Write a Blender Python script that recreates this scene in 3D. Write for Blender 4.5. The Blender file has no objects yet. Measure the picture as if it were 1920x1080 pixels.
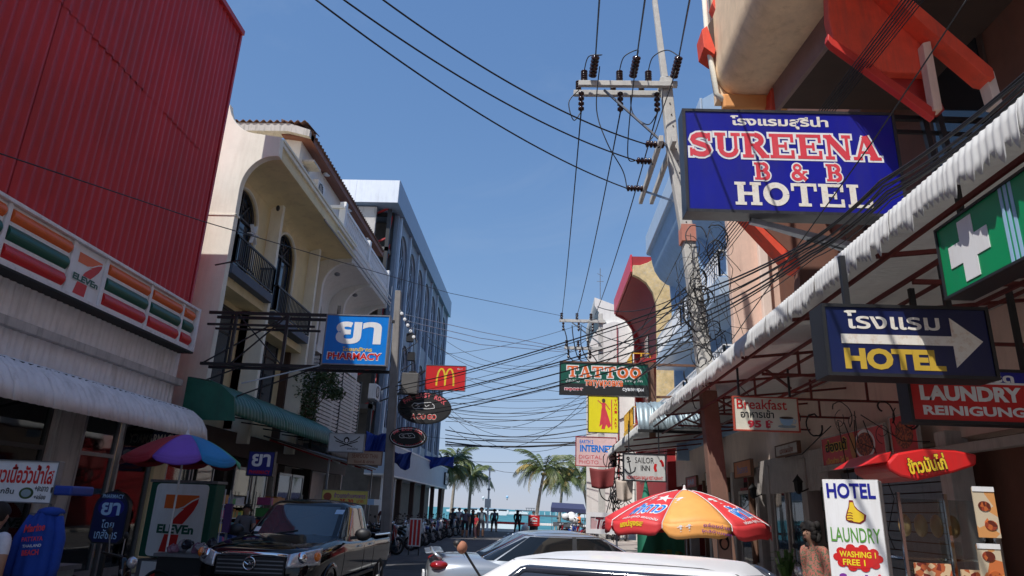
import bpy, bmesh, math, random
from mathutils import Vector, Matrix
random.seed(7)
R = math.radians
SC = bpy.context.scene
COL = SC.collection
# ------------------------------------------------------------------ camera, sky, sun, exposure
FOC = 1280.0
EYE = 1.68
dY = Vector((50, -417.5, -FOC)).normalized()
dZ = Vector((154, 3945, -FOC)); dZ = (dZ - dZ.dot(dY) * dY).normalized()
dX = dY.cross(dZ)
ROT = Matrix((dX, dY, dZ))
cam = bpy.data.cameras.new('camera')
cam.lens = 24.0; cam.sensor_width = 36.0
cam.clip_start = 0.05; cam.clip_end = 60000
cob = bpy.data.objects.new('camera', cam); COL.objects.link(cob)
cob.matrix_world = Matrix.Translation((0, 0, EYE)) @ ROT.to_4x4()
SC.camera = cob
SUN_EL, SUN_AZ = 55.0, 38.0        # azimuth measured from straight behind the camera towards the left
w = bpy.data.worlds.new('World'); SC.world = w; w.use_nodes = True
nt = w.node_tree; nt.nodes.clear()
sky = nt.nodes.new('ShaderNodeTexSky'); sky.sky_type = 'NISHITA'; sky.sun_disc = False
sky.sun_elevation = R(SUN_EL); sky.sun_rotation = R(180 + SUN_AZ)
sky.air_density = 1.1; sky.dust_density = 0.1; sky.ozone_density = 2.5; sky.altitude = 0
bg = nt.nodes.new('ShaderNodeBackground'); bg.inputs[1].default_value = 0.127
wo = nt.nodes.new('ShaderNodeOutputWorld')
def vmath(op, a, b):
    n_ = nt.nodes.new('ShaderNodeVectorMath'); n_.operation = op
    for q, v in ((0, a), (1, b)):
        if isinstance(v, tuple): n_.inputs[q].default_value = v
        else: nt.links.new(v, n_.inputs[q])
    return n_.outputs[0]
# one tone and white balance for the whole sky: cool, with the bright horizon held back by a soft shoulder
s1 = vmath('MULTIPLY', sky.outputs[0], (1.15, 1.63, 2.51)); s2 = vmath('ADD', vmath('MULTIPLY', s1, (1 / 6.2, 1 / 6.2, 1 / 7.7)), (1.0, 1.0, 1.0))
skyc = vmath('DIVIDE', s1, s2)
tc = nt.nodes.new('ShaderNodeTexCoord'); mpw = nt.nodes.new('ShaderNodeMapping'); mpw.inputs['Scale'].default_value = (1.4, 1.0, 2.6); mpw.inputs['Rotation'].default_value = (0.2, 0.5, 0.3)
nt.links.new(tc.outputs['Generated'], mpw.inputs[0]); nw = nt.nodes.new('ShaderNodeTexNoise'); nw.inputs['Scale'].default_value = 1.7; nw.inputs['Detail'].default_value = 9; nw.inputs['Roughness'].default_value = 0.62; nw.inputs['Distortion'].default_value = 0.6
nt.links.new(mpw.outputs[0], nw.inputs['Vector']); mrw = nt.nodes.new('ShaderNodeMapRange'); mrw.inputs[1].default_value = 0.5; mrw.inputs[2].default_value = 0.85; mrw.inputs[3].default_value = 0.0; mrw.inputs[4].default_value = 0.16
nt.links.new(nw.outputs['Fac'], mrw.inputs[0]); mc = nt.nodes.new('ShaderNodeMix'); mc.data_type = 'RGBA'; mc.inputs[7].default_value = (4.4, 4.9, 5.6, 1)   # faint high cirrus all over the sky
nt.links.new(mrw.outputs[0], mc.inputs[0]); nt.links.new(skyc, mc.inputs[6]); nt.links.new(mc.outputs[2], bg.inputs[0]); nt.links.new(bg.outputs[0], wo.inputs[0])
sl = bpy.data.lights.new('sun', 'SUN'); sl.energy = 4.4; sl.angle = R(0.53); sl.color = (1.0, 0.965, 0.92)
so = bpy.data.objects.new('sun', sl); COL.objects.link(so)
sd = Vector((-math.sin(R(SUN_AZ)) * math.cos(R(SUN_EL)), -math.cos(R(SUN_AZ)) * math.cos(R(SUN_EL)), math.sin(R(SUN_EL))))
so.rotation_euler = sd.to_track_quat('Z', 'Y').to_euler(); so.location = (0, 0, 60)
SC.view_settings.view_transform = 'Standard'; SC.view_settings.look = 'None'
SC.view_settings.exposure = 0.1; SC.view_settings.gamma = 1.0; SC.view_settings.use_curve_mapping = False
SC.render.engine = 'CYCLES'
SC.cycles.max_bounces = 8; SC.cycles.diffuse_bounces = 5; SC.cycles.glossy_bounces = 3; SC.cycles.transparent_max_bounces = 8
SC.cycles.use_denoising = True

def at(px, py, X=None, Y=None, Z=None):
    """the point of the plane X=, Y= or Z= that the photograph shows at a pixel"""
    v = ROT @ Vector((px - 960, 540 - py, -FOC))
    t = X / v.x if X is not None else Y / v.y if Y is not None else (Z - EYE) / v.z
    return Vector((0, 0, EYE)) + v * t

# ------------------------------------------------------------------ materials
MATS = {}
def mat(name, col, rough=0.7, metal=0.0, var=0.12, scale=2.5, bump=0.0, bscale=40, dirt=0.0, dirtcol=(0.08, 0.07, 0.06), streak=True, coat=0.0, spec=0.5, speck=None):
    if name in MATS: return MATS[name]
    m = bpy.data.materials.new(name); m.use_nodes = True
    n = m.node_tree; b = n.nodes['Principled BSDF']; L = n.links.new
    b.inputs['Roughness'].default_value = rough; b.inputs['Metallic'].default_value = metal
    b.inputs['Specular IOR Level'].default_value = spec
    if coat: b.inputs['Coat Weight'].default_value = coat; b.inputs['Coat Roughness'].default_value = 0.04
    g = n.nodes.new('ShaderNodeNewGeometry')
    c = col
    last = None
    if var or dirt or speck:
        no = n.nodes.new('ShaderNodeTexNoise'); no.inputs['Scale'].default_value = scale; no.inputs['Detail'].default_value = 6; no.inputs['Roughness'].default_value = 0.65
        L(g.outputs['Position'], no.inputs['Vector'])
        r = n.nodes.new('ShaderNodeValToRGB'); r.color_ramp.elements[0].position = 0.3; r.color_ramp.elements[1].position = 0.7
        r.color_ramp.elements[0].color = (*[max(0, x * (1 - var)) for x in c], 1); r.color_ramp.elements[1].color = (*[min(1, x * (1 + var)) for x in c], 1)
        L(no.outputs['Fac'], r.inputs['Fac']); last = r.outputs['Color']
    if dirt:
        mp = n.nodes.new('ShaderNodeMapping'); mp.inputs['Scale'].default_value = (1, 1, 0.12 if streak else 1)
        L(g.outputs['Position'], mp.inputs['Vector'])
        n2 = n.nodes.new('ShaderNodeTexNoise'); n2.inputs['Scale'].default_value = scale * 2.3; n2.inputs['Detail'].default_value = 8; n2.inputs['Roughness'].default_value = 0.7
        L(mp.outputs['Vector'], n2.inputs['Vector'])
        r2 = n.nodes.new('ShaderNodeMapRange'); r2.inputs[1].default_value = 0.5; r2.inputs[2].default_value = 0.75; r2.inputs[3].default_value = 0; r2.inputs[4].default_value = dirt
        L(n2.outputs['Fac'], r2.inputs[0])
        mx = n.nodes.new('ShaderNodeMix'); mx.data_type = 'RGBA'
        L(r2.outputs[0], mx.inputs[0]); L(last, mx.inputs[6]); mx.inputs[7].default_value = (*dirtcol, 1); last = mx.outputs[2]
    if speck:
        v = n.nodes.new('ShaderNodeTexVoronoi'); v.inputs['Scale'].default_value = speck[0]
        L(g.outputs['Position'], v.inputs['Vector'])
        r3 = n.nodes.new('ShaderNodeValToRGB'); r3.color_ramp.interpolation = 'CONSTANT'
        r3.color_ramp.elements[0].color = (*speck[1], 1); r3.color_ramp.elements[0].position = 0
        e = r3.color_ramp.elements.new(0.35); e.color = (*c, 1)
        r3.color_ramp.elements[-1].position = 0.65; r3.color_ramp.elements[-1].color = (*speck[2], 1)
        sp = n.nodes.new('ShaderNodeSeparateColor'); L(v.outputs['Color'], sp.inputs[0]); L(sp.outputs[0], r3.inputs['Fac']); last = r3.outputs['Color']
    if last is not None: L(last, b.inputs['Base Color'])
    else: b.inputs['Base Color'].default_value = (*c, 1)
    if bump:
        n3 = n.nodes.new('ShaderNodeTexNoise'); n3.inputs['Scale'].default_value = bscale; n3.inputs['Detail'].default_value = 4
        L(g.outputs['Position'], n3.inputs['Vector'])
        bp = n.nodes.new('ShaderNodeBump'); bp.inputs['Strength'].default_value = bump; bp.inputs['Distance'].default_value = 0.02
        L(n3.outputs['Fac'], bp.inputs['Height']); L(bp.outputs[0], b.inputs['Normal'])
    MATS[name] = m; return m
def glass(name, tint, alpha=0.5, rough=0.03):
    if name in MATS: return MATS[name]
    m = bpy.data.materials.new(name); m.use_nodes = True; n = m.node_tree; n.nodes.clear(); L = n.links.new
    o = n.nodes.new('ShaderNodeOutputMaterial'); t = n.nodes.new('ShaderNodeBsdfTransparent'); t.inputs[0].default_value = (*tint, 1)
    gl = n.nodes.new('ShaderNodeBsdfGlossy'); gl.inputs['Roughness'].default_value = rough
    fr = n.nodes.new('ShaderNodeFresnel'); fr.inputs[0].default_value = 1.5
    nz = n.nodes.new('ShaderNodeTexNoise'); nz.inputs['Scale'].default_value = 1.2
    bp = n.nodes.new('ShaderNodeBump'); bp.inputs['Strength'].default_value = 0.03; bp.inputs['Distance'].default_value = 0.05
    L(nz.outputs['Fac'], bp.inputs['Height']); L(bp.outputs[0], gl.inputs['Normal'])
    mr = n.nodes.new('ShaderNodeMath'); mr.operation = 'MULTIPLY_ADD'; mr.inputs[1].default_value = 1.0; mr.inputs[2].default_value = alpha * 0.1
    L(fr.outputs[0], mr.inputs[0])
    mx = n.nodes.new('ShaderNodeMixShader'); L(mr.outputs[0], mx.inputs[0]); L(t.outputs[0], mx.inputs[1]); L(gl.outputs[0], mx.inputs[2]); L(mx.outputs[0], o.inputs[0])
    MATS[name] = m; return m
def lamp(name, col, s):
    m = bpy.data.materials.new(name); m.use_nodes = True; b = m.node_tree.nodes['Principled BSDF']
    b.inputs['Base Color'].default_value = (*col, 1); b.inputs['Emission Color'].default_value = (*col, 1); b.inputs['Emission Strength'].default_value = s
    return m

asphalt = mat('asphalt', (0.075, 0.073, 0.075), 0.85, var=0.3, scale=1.5, bump=0.5, bscale=60, dirt=0.5, dirtcol=(0.11, 0.1, 0.09), streak=False)
pave = mat('concrete paving', (0.4, 0.37, 0.33), 0.85, var=0.2, scale=2, bump=0.3, dirt=0.5, dirtcol=(0.2, 0.18, 0.15), streak=False)
kerbm = mat('kerb concrete', (0.38, 0.36, 0.33), 0.85, dirt=0.6)
redclad = mat('red painted steel sheet', (0.5, 0.024, 0.032), 0.5, var=0.16, scale=0.45, dirt=0.5, dirtcol=(0.3, 0.05, 0.05))
redtrim = mat('red trim', (0.46, 0.03, 0.045), 0.4)
whsheet = mat('white corrugated sheet', (0.8, 0.79, 0.8), 0.55, var=0.1, dirt=0.5, dirtcol=(0.3, 0.27, 0.24))
awnw = mat('white awning sheet', (0.78, 0.78, 0.76), 0.5, var=0.06, dirt=0.35, dirtcol=(0.5, 0.47, 0.42))
def translucent(m, k):   # thin plastic sheeting lets a little light through
    n = m.node_tree; b = n.nodes['Principled BSDF']; o = n.nodes['Material Output']; t = n.nodes.new('ShaderNodeBsdfTranslucent'); mx = n.nodes.new('ShaderNodeMixShader')
    mx.inputs[0].default_value = k; t.inputs[0].default_value = (.7, .71, .7, 1); n.links.new(b.outputs[0], mx.inputs[1]); n.links.new(t.outputs[0], mx.inputs[2]); n.links.new(mx.outputs[0], o.inputs[0])
translucent(awnw, .22)
creamw = mat('cream render', (0.84, 0.81, 0.69), 0.85, var=0.07, scale=1.2, bump=0.15, bscale=25, dirt=0.3, dirtcol=(0.45, 0.38, 0.26))
creamshade = mat('shaded cream render', (0.76, 0.63, 0.37), 0.85, var=0.1, scale=1.2, bump=0.1, bscale=25, dirt=0.35, dirtcol=(0.35, 0.26, 0.15))  # shaded copy of the cream render, its shade put into a yellower colour
paintw = mat('white render', (0.76, 0.74, 0.7), 0.8, var=0.05, bump=0.1, dirt=0.3, dirtcol=(0.42, 0.38, 0.34))
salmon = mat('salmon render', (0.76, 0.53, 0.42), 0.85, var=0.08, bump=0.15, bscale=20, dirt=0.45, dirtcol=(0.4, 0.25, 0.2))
palepink = mat('pale pink render', (0.8, 0.64, 0.54), 0.85, var=0.06, dirt=0.35, dirtcol=(0.45, 0.33, 0.28))
creambounce = mat('bounce warmed cream render', (0.86, 0.64, 0.42), 0.8, var=0.12, dirt=0.55, dirtcol=(0.55, 0.36, 0.2), bump=.15, bscale=12)  # cream hood's peach base colour holds the warm bounced light
hotelred = mat('orange red paint', (0.8, 0.08, 0.035), 0.65, var=0.14, dirt=0.75, dirtcol=(0.42, 0.07, 0.05), bump=.2, bscale=9)
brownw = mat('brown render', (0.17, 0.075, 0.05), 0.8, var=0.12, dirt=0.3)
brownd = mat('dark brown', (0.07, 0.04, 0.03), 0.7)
tilebr = mat('brown soffit board', (0.18, 0.07, 0.045), 0.6)
tilem = mat('clay roof tile', (0.14, 0.07, 0.05), 0.7, var=0.3, dirt=0.4)
grimew = mat('weathered white', (0.5, 0.47, 0.44), 0.8, dirt=0.7)
bluew = mat('light blue render', (0.34, 0.49, 0.68), 0.8, var=0.07, bump=0.1, dirt=0.35, dirtcol=(0.25, 0.33, 0.42))
facadeb = mat('slate blue facade', (0.2, 0.25, 0.32), 0.5, var=0.1, dirt=0.4, dirtcol=(0.06, 0.07, 0.09))
bluegr = mat('blue grey cladding', (0.2, 0.28, 0.4), 0.4, var=0.06, dirt=0.3, dirtcol=(0.18, 0.22, 0.26))
palepanel = mat('sunlit side cladding', (0.74, 0.78, 0.84), 0.4, var=0.04, dirt=0.2)
bluepale = mat('pale blue cladding', (0.42, 0.52, 0.64), 0.4, var=0.05, dirt=0.25, dirtcol=(0.35, 0.4, 0.45))
yellowold = mat('flaking yellow render', (0.68, 0.5, 0.25), 0.9, var=0.25, scale=3.5, bump=0.4, bscale=15, dirt=0.8, dirtcol=(0.58, 0.52, 0.44), streak=False)
maroon = mat('dark red paint', (0.34, 0.018, 0.022), 0.6, var=0.1)
yellowp = mat('yellow paint', (0.75, 0.45, 0.04), 0.6)
greenaw = mat('green corrugated sheet', (0.012, 0.11, 0.075), 0.45, var=0.2, dirt=0.4, dirtcol=(0.02, 0.04, 0.03))
greyaw = mat('grey weathered sheet', (0.1, 0.095, 0.09), 0.6, var=0.25, dirt=0.5)
tinblue = mat('galvanised tin', (0.33, 0.42, 0.46), 0.45, metal=0.3, var=0.15, dirt=0.5)
steelred = mat('red oxide steel', (0.14, 0.022, 0.018), 0.6, var=0.2)
steelbk = mat('black steel', (0.018, 0.018, 0.02), 0.45)
steelgr = mat('grey steel', (0.26, 0.27, 0.29), 0.4, metal=0.7, dirt=0.4)
chrome = mat('chrome', (0.75, 0.76, 0.78), 0.08, metal=1.0, var=0)
wood = mat('weathered wood', (0.16, 0.08, 0.05), 0.8, var=0.25, scale=4, dirt=0.3)
concpole = mat('pole concrete', (0.56, 0.54, 0.5), 0.9, var=0.1, scale=6, bump=0.3, dirt=0.45, dirtcol=(0.3, 0.27, 0.24))
poledark = mat('grimy pole concrete', (0.27, 0.25, 0.235), 0.9, var=0.15, dirt=0.5)
polebrown = mat('brown painted pole', (0.2, 0.11, 0.08), 0.85, var=0.2, dirt=0.4)
insul = mat('brown glazed porcelain', (0.035, 0.014, 0.012), 0.15, var=0.2)
cablem = mat('black cable', (0.012, 0.012, 0.014), 0.5, var=0)
wirem = mat('bare aluminium wire', (0.5, 0.5, 0.52), 0.35, metal=0.8, var=0)
darkgl = mat('dark window glass', (0.015, 0.018, 0.024), 0.05, var=0, spec=0.8)
cargl = mat('car window glass', (0.008, 0.01, 0.012), 0.03, var=0, spec=0.7)
bluegl = mat('blue window glass', (0.03, 0.045, 0.07), 0.06, var=0.3, spec=0.8)
shopgl = glass('shop glass', (0.75, 0.8, 0.8))
interior = mat('dim interior', (0.05, 0.042, 0.036), 0.9, var=0.3)  # near-black wall colour stands for the dim depth of the shops
black = mat('matt black', (0.012, 0.012, 0.013), 0.7, var=0)
rubber = mat('rubber', (0.015, 0.015, 0.016), 0.8, var=0)
white = mat('white paint', (0.78, 0.78, 0.78), 0.5, var=0.03, dirt=0.15, dirtcol=(0.5, 0.48, 0.45))
cleanw = mat('white vinyl', (0.8, 0.8, 0.8), 0.4, var=0.03, dirt=0.4, dirtcol=(.5,.47,.42))
oldw = mat('rust stained white vinyl', (0.78, 0.74, 0.66), 0.5, var=0.06, scale=8, dirt=0.6, dirtcol=(0.5, 0.28, 0.12), streak=False)
sgreen = mat('sign green', (0.01, 0.1, 0.065), 0.35, var=0.08, dirt=0.4, dirtcol=(.03,.08,.07))
sred = mat('sign red', (0.62, 0.02, 0.02), 0.35, var=0.06, dirt=0.4, dirtcol=(.3,.05,.04))
spink = mat('sign faded red', (0.68, 0.05, 0.075), 0.45, var=0.12, scale=4, dirt=.3, dirtcol=(.6, .2, .18))
sorange = mat('sign orange', (0.8, 0.15, 0.03), 0.35, var=0.06, dirt=0.4, dirtcol=(.5,.18,.08))
sblue = mat('sign blue', (0.0, 0.2, 0.68), 0.3, var=0.08, dirt=0.4, dirtcol=(.05,.15,.35))
snavy = mat('sign navy', (0.016, 0.018, 0.2), 0.35, var=0.12, scale=1.5)
snavyb = mat('sign royal blue', (0.008, 0.012, 0.27), 0.3, var=0.15, scale=1.0, dirt=0.4, dirtcol=(.04,.04,.16))
sdnavy = mat('sign dark navy', (0.006, 0.012, 0.07), 0.35, var=0.1, dirt=0.4, dirtcol=(.03,.035,.06))
syellow = mat('sign yellow', (0.8, 0.55, 0.03), 0.4, var=0.05, dirt=0.4, dirtcol=(.45,.33,.08))
sbyellow = mat('sign bright yellow', (0.85, 0.72, 0.02), 0.4, var=0.04, dirt=0.4, dirtcol=(.55,.45,.1))
spurple = mat('sign purple', (0.2, 0.03, 0.3), 0.5, var=0.05)
sgr2 = mat('sign mid green', (0.0, 0.28, 0.1), 0.35, var=0.06, dirt=0.4, dirtcol=(.03,.17,.08))
sbr = mat('sign brown', (0.25, 0.06, 0.03), 0.6, var=0.05)
sltblue = mat('sign light blue', (0.35, 0.55, 0.75), 0.4, var=0.05)
tarp = mat('blue tarpaulin', (0.015, 0.05, 0.3), 0.5, var=0.25)
leafm = mat('bush leaf', (0.05, 0.09, 0.03), 0.6, var=0.4, scale=8)
palmm = mat('palm leaf', (0.09, 0.12, 0.03), 0.5, var=0.4, scale=3)
palmy = mat('dry palm leaf', (0.3, 0.22, 0.06), 0.6, var=0.3, scale=3)
trunkm = mat('palm trunk', (0.34, 0.29, 0.24), 0.9, var=0.25, scale=5)

# ------------------------------------------------------------------ mesh helpers
def top_of(o):
    while o.parent: o = o.parent
    return o
def _link(o): COL.objects.link(o); return o
def thing(name, label, cat, loc=(0, 0, 0), rotz=0.0, group=None):
    o = _link(bpy.data.objects.new(name, None)); o.location = loc; o.rotation_euler = (0, 0, rotz); o.empty_display_size = 0.2
    o['label'] = label; o['category'] = cat
    if group: o['group'] = group
    return o
def tag(o, label, cat, group=None, kind=None):
    o['label'] = label; o['category'] = cat
    if group: o['group'] = group
    if kind: o['kind'] = kind
    return o
class MB:
    def __init__(s, local=False): s.v = []; s.f = []; s.local = local
    def add(s, vs, fs):
        b = len(s.v); s.v += [Vector(p) for p in vs]; s.f += [tuple(i + b for i in f) for f in fs]; return s
    def box(s, x0, x1, y0, y1, z0, z1):
        return s.add([(x0, y0, z0), (x1, y0, z0), (x1, y1, z0), (x0, y1, z0), (x0, y0, z1), (x1, y0, z1), (x1, y1, z1), (x0, y1, z1)],
                     [(0, 3, 2, 1), (4, 5, 6, 7), (0, 1, 5, 4), (1, 2, 6, 5), (2, 3, 7, 6), (3, 0, 4, 7)])
    def prism(s, pts, d):
        n = len(pts); pts = [Vector(p) for p in pts]; d = Vector(d)
        return s.add(pts + [p + d for p in pts], [tuple(range(n))[::-1], tuple(range(n, 2 * n))] + [(i, (i + 1) % n, (i + 1) % n + n, i + n) for i in range(n)])
    def bar(s, a, b, w=0.05, h=None, up=(0, 0, 1)):
        a = Vector(a); b = Vector(b); h = h or w; d = (b - a)
        if d.length < 1e-5: return s
        d.normalize(); u = Vector(up)
        if abs(d.dot(u)) > 0.97: u = Vector((0, 1, 0))
        sx = d.cross(u).normalized() * w / 2; sz = sx.cross(d).normalized() * h / 2
        return s.add([a - sx - sz, a + sx - sz, a + sx + sz, a - sx + sz, b - sx - sz, b + sx - sz, b + sx + sz, b - sx + sz],
                     [(0, 1, 2, 3), (7, 6, 5, 4), (0, 4, 5, 1), (1, 5, 6, 2), (2, 6, 7, 3), (3, 7, 4, 0)])
    def tube(s, pts, r, n=6, cap=True):
        pts = [Vector(p) for p in pts]; rr = r if isinstance(r, (list, tuple)) else [r] * len(pts); b = len(s.v); fs = []; vs = []
        ref = None
        for i, p in enumerate(pts):
            d = (pts[min(i + 1, len(pts) - 1)] - pts[max(i - 1, 0)]).normalized()
            if ref is None: ref = Vector((0, 0, 1)) if abs(d.z) < 0.9 else Vector((1, 0, 0))
            u = d.cross(ref).normalized(); v = u.cross(d).normalized(); ref = v
            for k in range(n):
                a = 2 * math.pi * k / n; vs.append(p + (u * math.cos(a) + v * math.sin(a)) * rr[i])
        for i in range(len(pts) - 1):
            for k in range(n):
                fs.append((i * n + k, i * n + (k + 1) % n, (i + 1) * n + (k + 1) % n, (i + 1) * n + k))
        if cap: fs += [tuple(range(n))[::-1], tuple(range((len(pts) - 1) * n, len(pts) * n))]
        return s.add(vs, fs)
    def lathe(s, prof, n=16, c=(0, 0, 0), axis='z', cap=False):
        vs = []; fs = []; c = Vector(c)
        for (r, h) in prof:
            for k in range(n):
                a = 2 * math.pi * k / n; x, y = r * math.cos(a), r * math.sin(a)
                vs.append(c + (Vector((x, y, h)) if axis == 'z' else Vector((h, x, y)) if axis == 'x' else Vector((x, h, y))))
        for i in range(len(prof) - 1):
            for k in range(n): fs.append((i * n + k, i * n + (k + 1) % n, (i + 1) * n + (k + 1) % n, (i + 1) * n + k))
        if cap: fs += [tuple(range(n))[::-1], tuple(range((len(prof) - 1) * n, len(prof) * n))]
        return s.add(vs, fs)
    def ball(s, c, r, n=10, m=6):
        r = r if isinstance(r, (list, tuple)) else (r, r, r); c = Vector(c); vs = []; fs = []
        for i in range(m + 1):
            t = math.pi * i / m
            for k in range(n):
                a = 2 * math.pi * k / n; vs.append(c + Vector((r[0] * math.sin(t) * math.cos(a), r[1] * math.sin(t) * math.sin(a), r[2] * math.cos(t))))
        for i in range(m):
            for k in range(n): fs.append((i * n + k, (i + 1) * n + k, (i + 1) * n + (k + 1) % n, i * n + (k + 1) % n))
        return s.add(vs, fs)
    def torus(s, c, R0, r, axis='y', n=20, m=8):
        c = Vector(c); vs = []; fs = []
        for i in range(n):
            a = 2 * math.pi * i / n
            for k in range(m):
                b = 2 * math.pi * k / m; q = R0 + r * math.cos(b); x, y, h = q * math.cos(a), q * math.sin(a), r * math.sin(b)
                vs.append(c + (Vector((x, h, y)) if axis == 'y' else Vector((h, x, y)) if axis == 'x' else Vector((x, y, h))))
        for i in range(n):
            for k in range(m): fs.append((i * m + k, ((i + 1) % n) * m + k, ((i + 1) % n) * m + (k + 1) % m, i * m + (k + 1) % m))
        return s.add(vs, fs)
    def grid(s, fn, nu, nv):
        vs = [fn(i / nu, j / nv) for j in range(nv + 1) for i in range(nu + 1)]
        return s.add(vs, [(j * (nu + 1) + i, j * (nu + 1) + i + 1, (j + 1) * (nu + 1) + i + 1, (j + 1) * (nu + 1) + i) for j in range(nv) for i in range(nu)])
    def build(s, name, m, parent=None, smooth=False, bevel=0.0, thick=0.0, label=None, fixn=True):
        me = bpy.data.meshes.new(name); o = bpy.data.objects.new(name, me)
        off = Vector((0, 0, 0))
        if not s.local:
            if parent: off = top_of(parent).location.copy()
            elif s.v:
                xs = [p.x for p in s.v]; ys = [p.y for p in s.v]; zs = [p.z for p in s.v]
                off = Vector(((min(xs) + max(xs)) / 2, (min(ys) + max(ys)) / 2, min(zs))); o.location = off
        me.from_pydata([p - off for p in s.v], [], s.f)
        for q in (m if isinstance(m, (list, tuple)) else [m]): me.materials.append(q)
        if fixn:
            bm = bmesh.new(); bm.from_mesh(me); bmesh.ops.recalc_face_normals(bm, faces=bm.faces); bm.to_mesh(me); bm.free()
        if smooth:
            me.polygons.foreach_set('use_smooth', [True] * len(me.polygons))
            if smooth == 'auto':
                md = o.modifiers.new('n', 'EDGE_SPLIT'); md.split_angle = R(40)
        if thick: md = o.modifiers.new('t', 'SOLIDIFY'); md.thickness = thick; md.offset = 0
        if bevel: md = o.modifiers.new('b', 'BEVEL'); md.width = bevel; md.segments = 2; md.limit_method = 'ANGLE'
        if parent: o.parent = parent
        if label: o['label'] = label
        return _link(o)
def struct(name, mb, m, **k):
    o = mb.build(name, m, **k); o['kind'] = 'structure'; return o
def copy_tree(o, parent=None):
    c = _link(o.copy()); c.parent = parent
    for ch in [x for x in COL.objects if x.parent == o]: copy_tree(ch, c)
    return c
CH = {}
def dup(o, loc, rotz=None, label=None, parent=None, scale=None):
    c = o.copy(); _link(c); c.location = loc
    if rotz is not None: c.rotation_euler = (0, 0, rotz)
    if label: c['label'] = label
    if scale: c.scale = scale
    for ch in list(o.children):
        d = ch.copy(); _link(d); d.parent = c
        for g in list(ch.children): e = g.copy(); _link(e); e.parent = d
    return c

# ------------------------------------------------------------------ flat frames: signs and lettering
class Fr:
    def __init__(s, o, u=(1, 0, 0), v=(0, 0, 1)):
        s.o = Vector(o); s.u = Vector(u).normalized(); s.v = Vector(v).normalized(); s.n = s.u.cross(s.v)
    def p(s, a, b, d=0.0): return s.o + s.u * a + s.v * b + s.n * d
def fshape(fr, pts, d0, d1): return MB().prism([fr.p(a, b, d0) for a, b in pts], fr.n * (d1 - d0))
def rect(x0, x1, y0, y1): return [(x0, y0), (x1, y0), (x1, y1), (x0, y1)]
def ell(cx, cy, rx, ry, n=32, a0=0, a1=360): return [(cx + rx * math.cos(R(a0 + (a1 - a0) * k / n)), cy + ry * math.sin(R(a0 + (a1 - a0) * k / n))) for k in range(n + (a1 - a0 < 360))]
TX = {}
DISP = 0
def text_mesh(body, bold):
    key = (body, bold)
    if key not in TX:
        c = bpy.data.curves.new('t', 'FONT'); c.body = body; c.offset = bold; c.resolution_u = 3; c.fill_mode = 'FRONT'
        o = bpy.data.objects.new('t', c); COL.objects.link(o)
        dg = bpy.context.evaluated_depsgraph_get(); dg.update()
        me = bpy.data.meshes.new_from_object(o.evaluated_get(dg))
        TX[key] = ([v.co.copy() for v in me.vertices], [tuple(p.vertices) for p in me.polygons])
        bpy.data.objects.remove(o); bpy.data.curves.remove(c); bpy.data.meshes.remove(me)
    return TX[key]
def txt(parent, fr, body, cx, cy, w, h, m, d=0.004, bold=0.02, slant=0.0, rot=0.0, name='lettering'):
    vs, fs = text_mesh(body, bold)
    if not vs: return
    x0 = min(v.x for v in vs); x1 = max(v.x for v in vs); y0 = min(v.y for v in vs); y1 = max(v.y for v in vs)
    sx = w / (x1 - x0); sy = h / (y1 - y0); mb = MB(); out = []
    for v in vs:
        a = (v.x - (x0 + x1) / 2) * sx; b = (v.y - (y0 + y1) / 2) * sy; a += slant * b
        a, b = a * math.cos(rot) - b * math.sin(rot), a * math.sin(rot) + b * math.cos(rot)
        out.append(fr.p(cx + a, cy + b, d))
    mb.add(out, fs)
    return mb.build(name, m, parent, fixn=False)
def ribbon(pts, w):
    out = []
    P = [Vector(p).to_2d() if len(p) > 2 else Vector(p) for p in pts]; L = []; Rr = []
    for i, p in enumerate(P):
        d = (P[min(i + 1, len(P) - 1)] - P[max(i - 1, 0)]).normalized(); n = Vector((-d.y, d.x)) * w / 2
        L.append(p + n); Rr.append(p - n)
    return [((L[i].x, L[i].y), (L[i + 1].x, L[i + 1].y), (Rr[i + 1].x, Rr[i + 1].y), (Rr[i].x, Rr[i].y)) for i in range(len(P) - 1)]
def strokes(parent, fr, polys, m, d=0.004, w=0.03, name='drawing'):
    mb = MB()
    for k, pl in enumerate(polys):
        for q in ribbon(pl, w): mb.add([fr.p(a, b, d + k * 0.0003) for a, b in q], [(0, 3, 2, 1)])
    return mb.build(name, m, parent, fixn=False)
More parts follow.
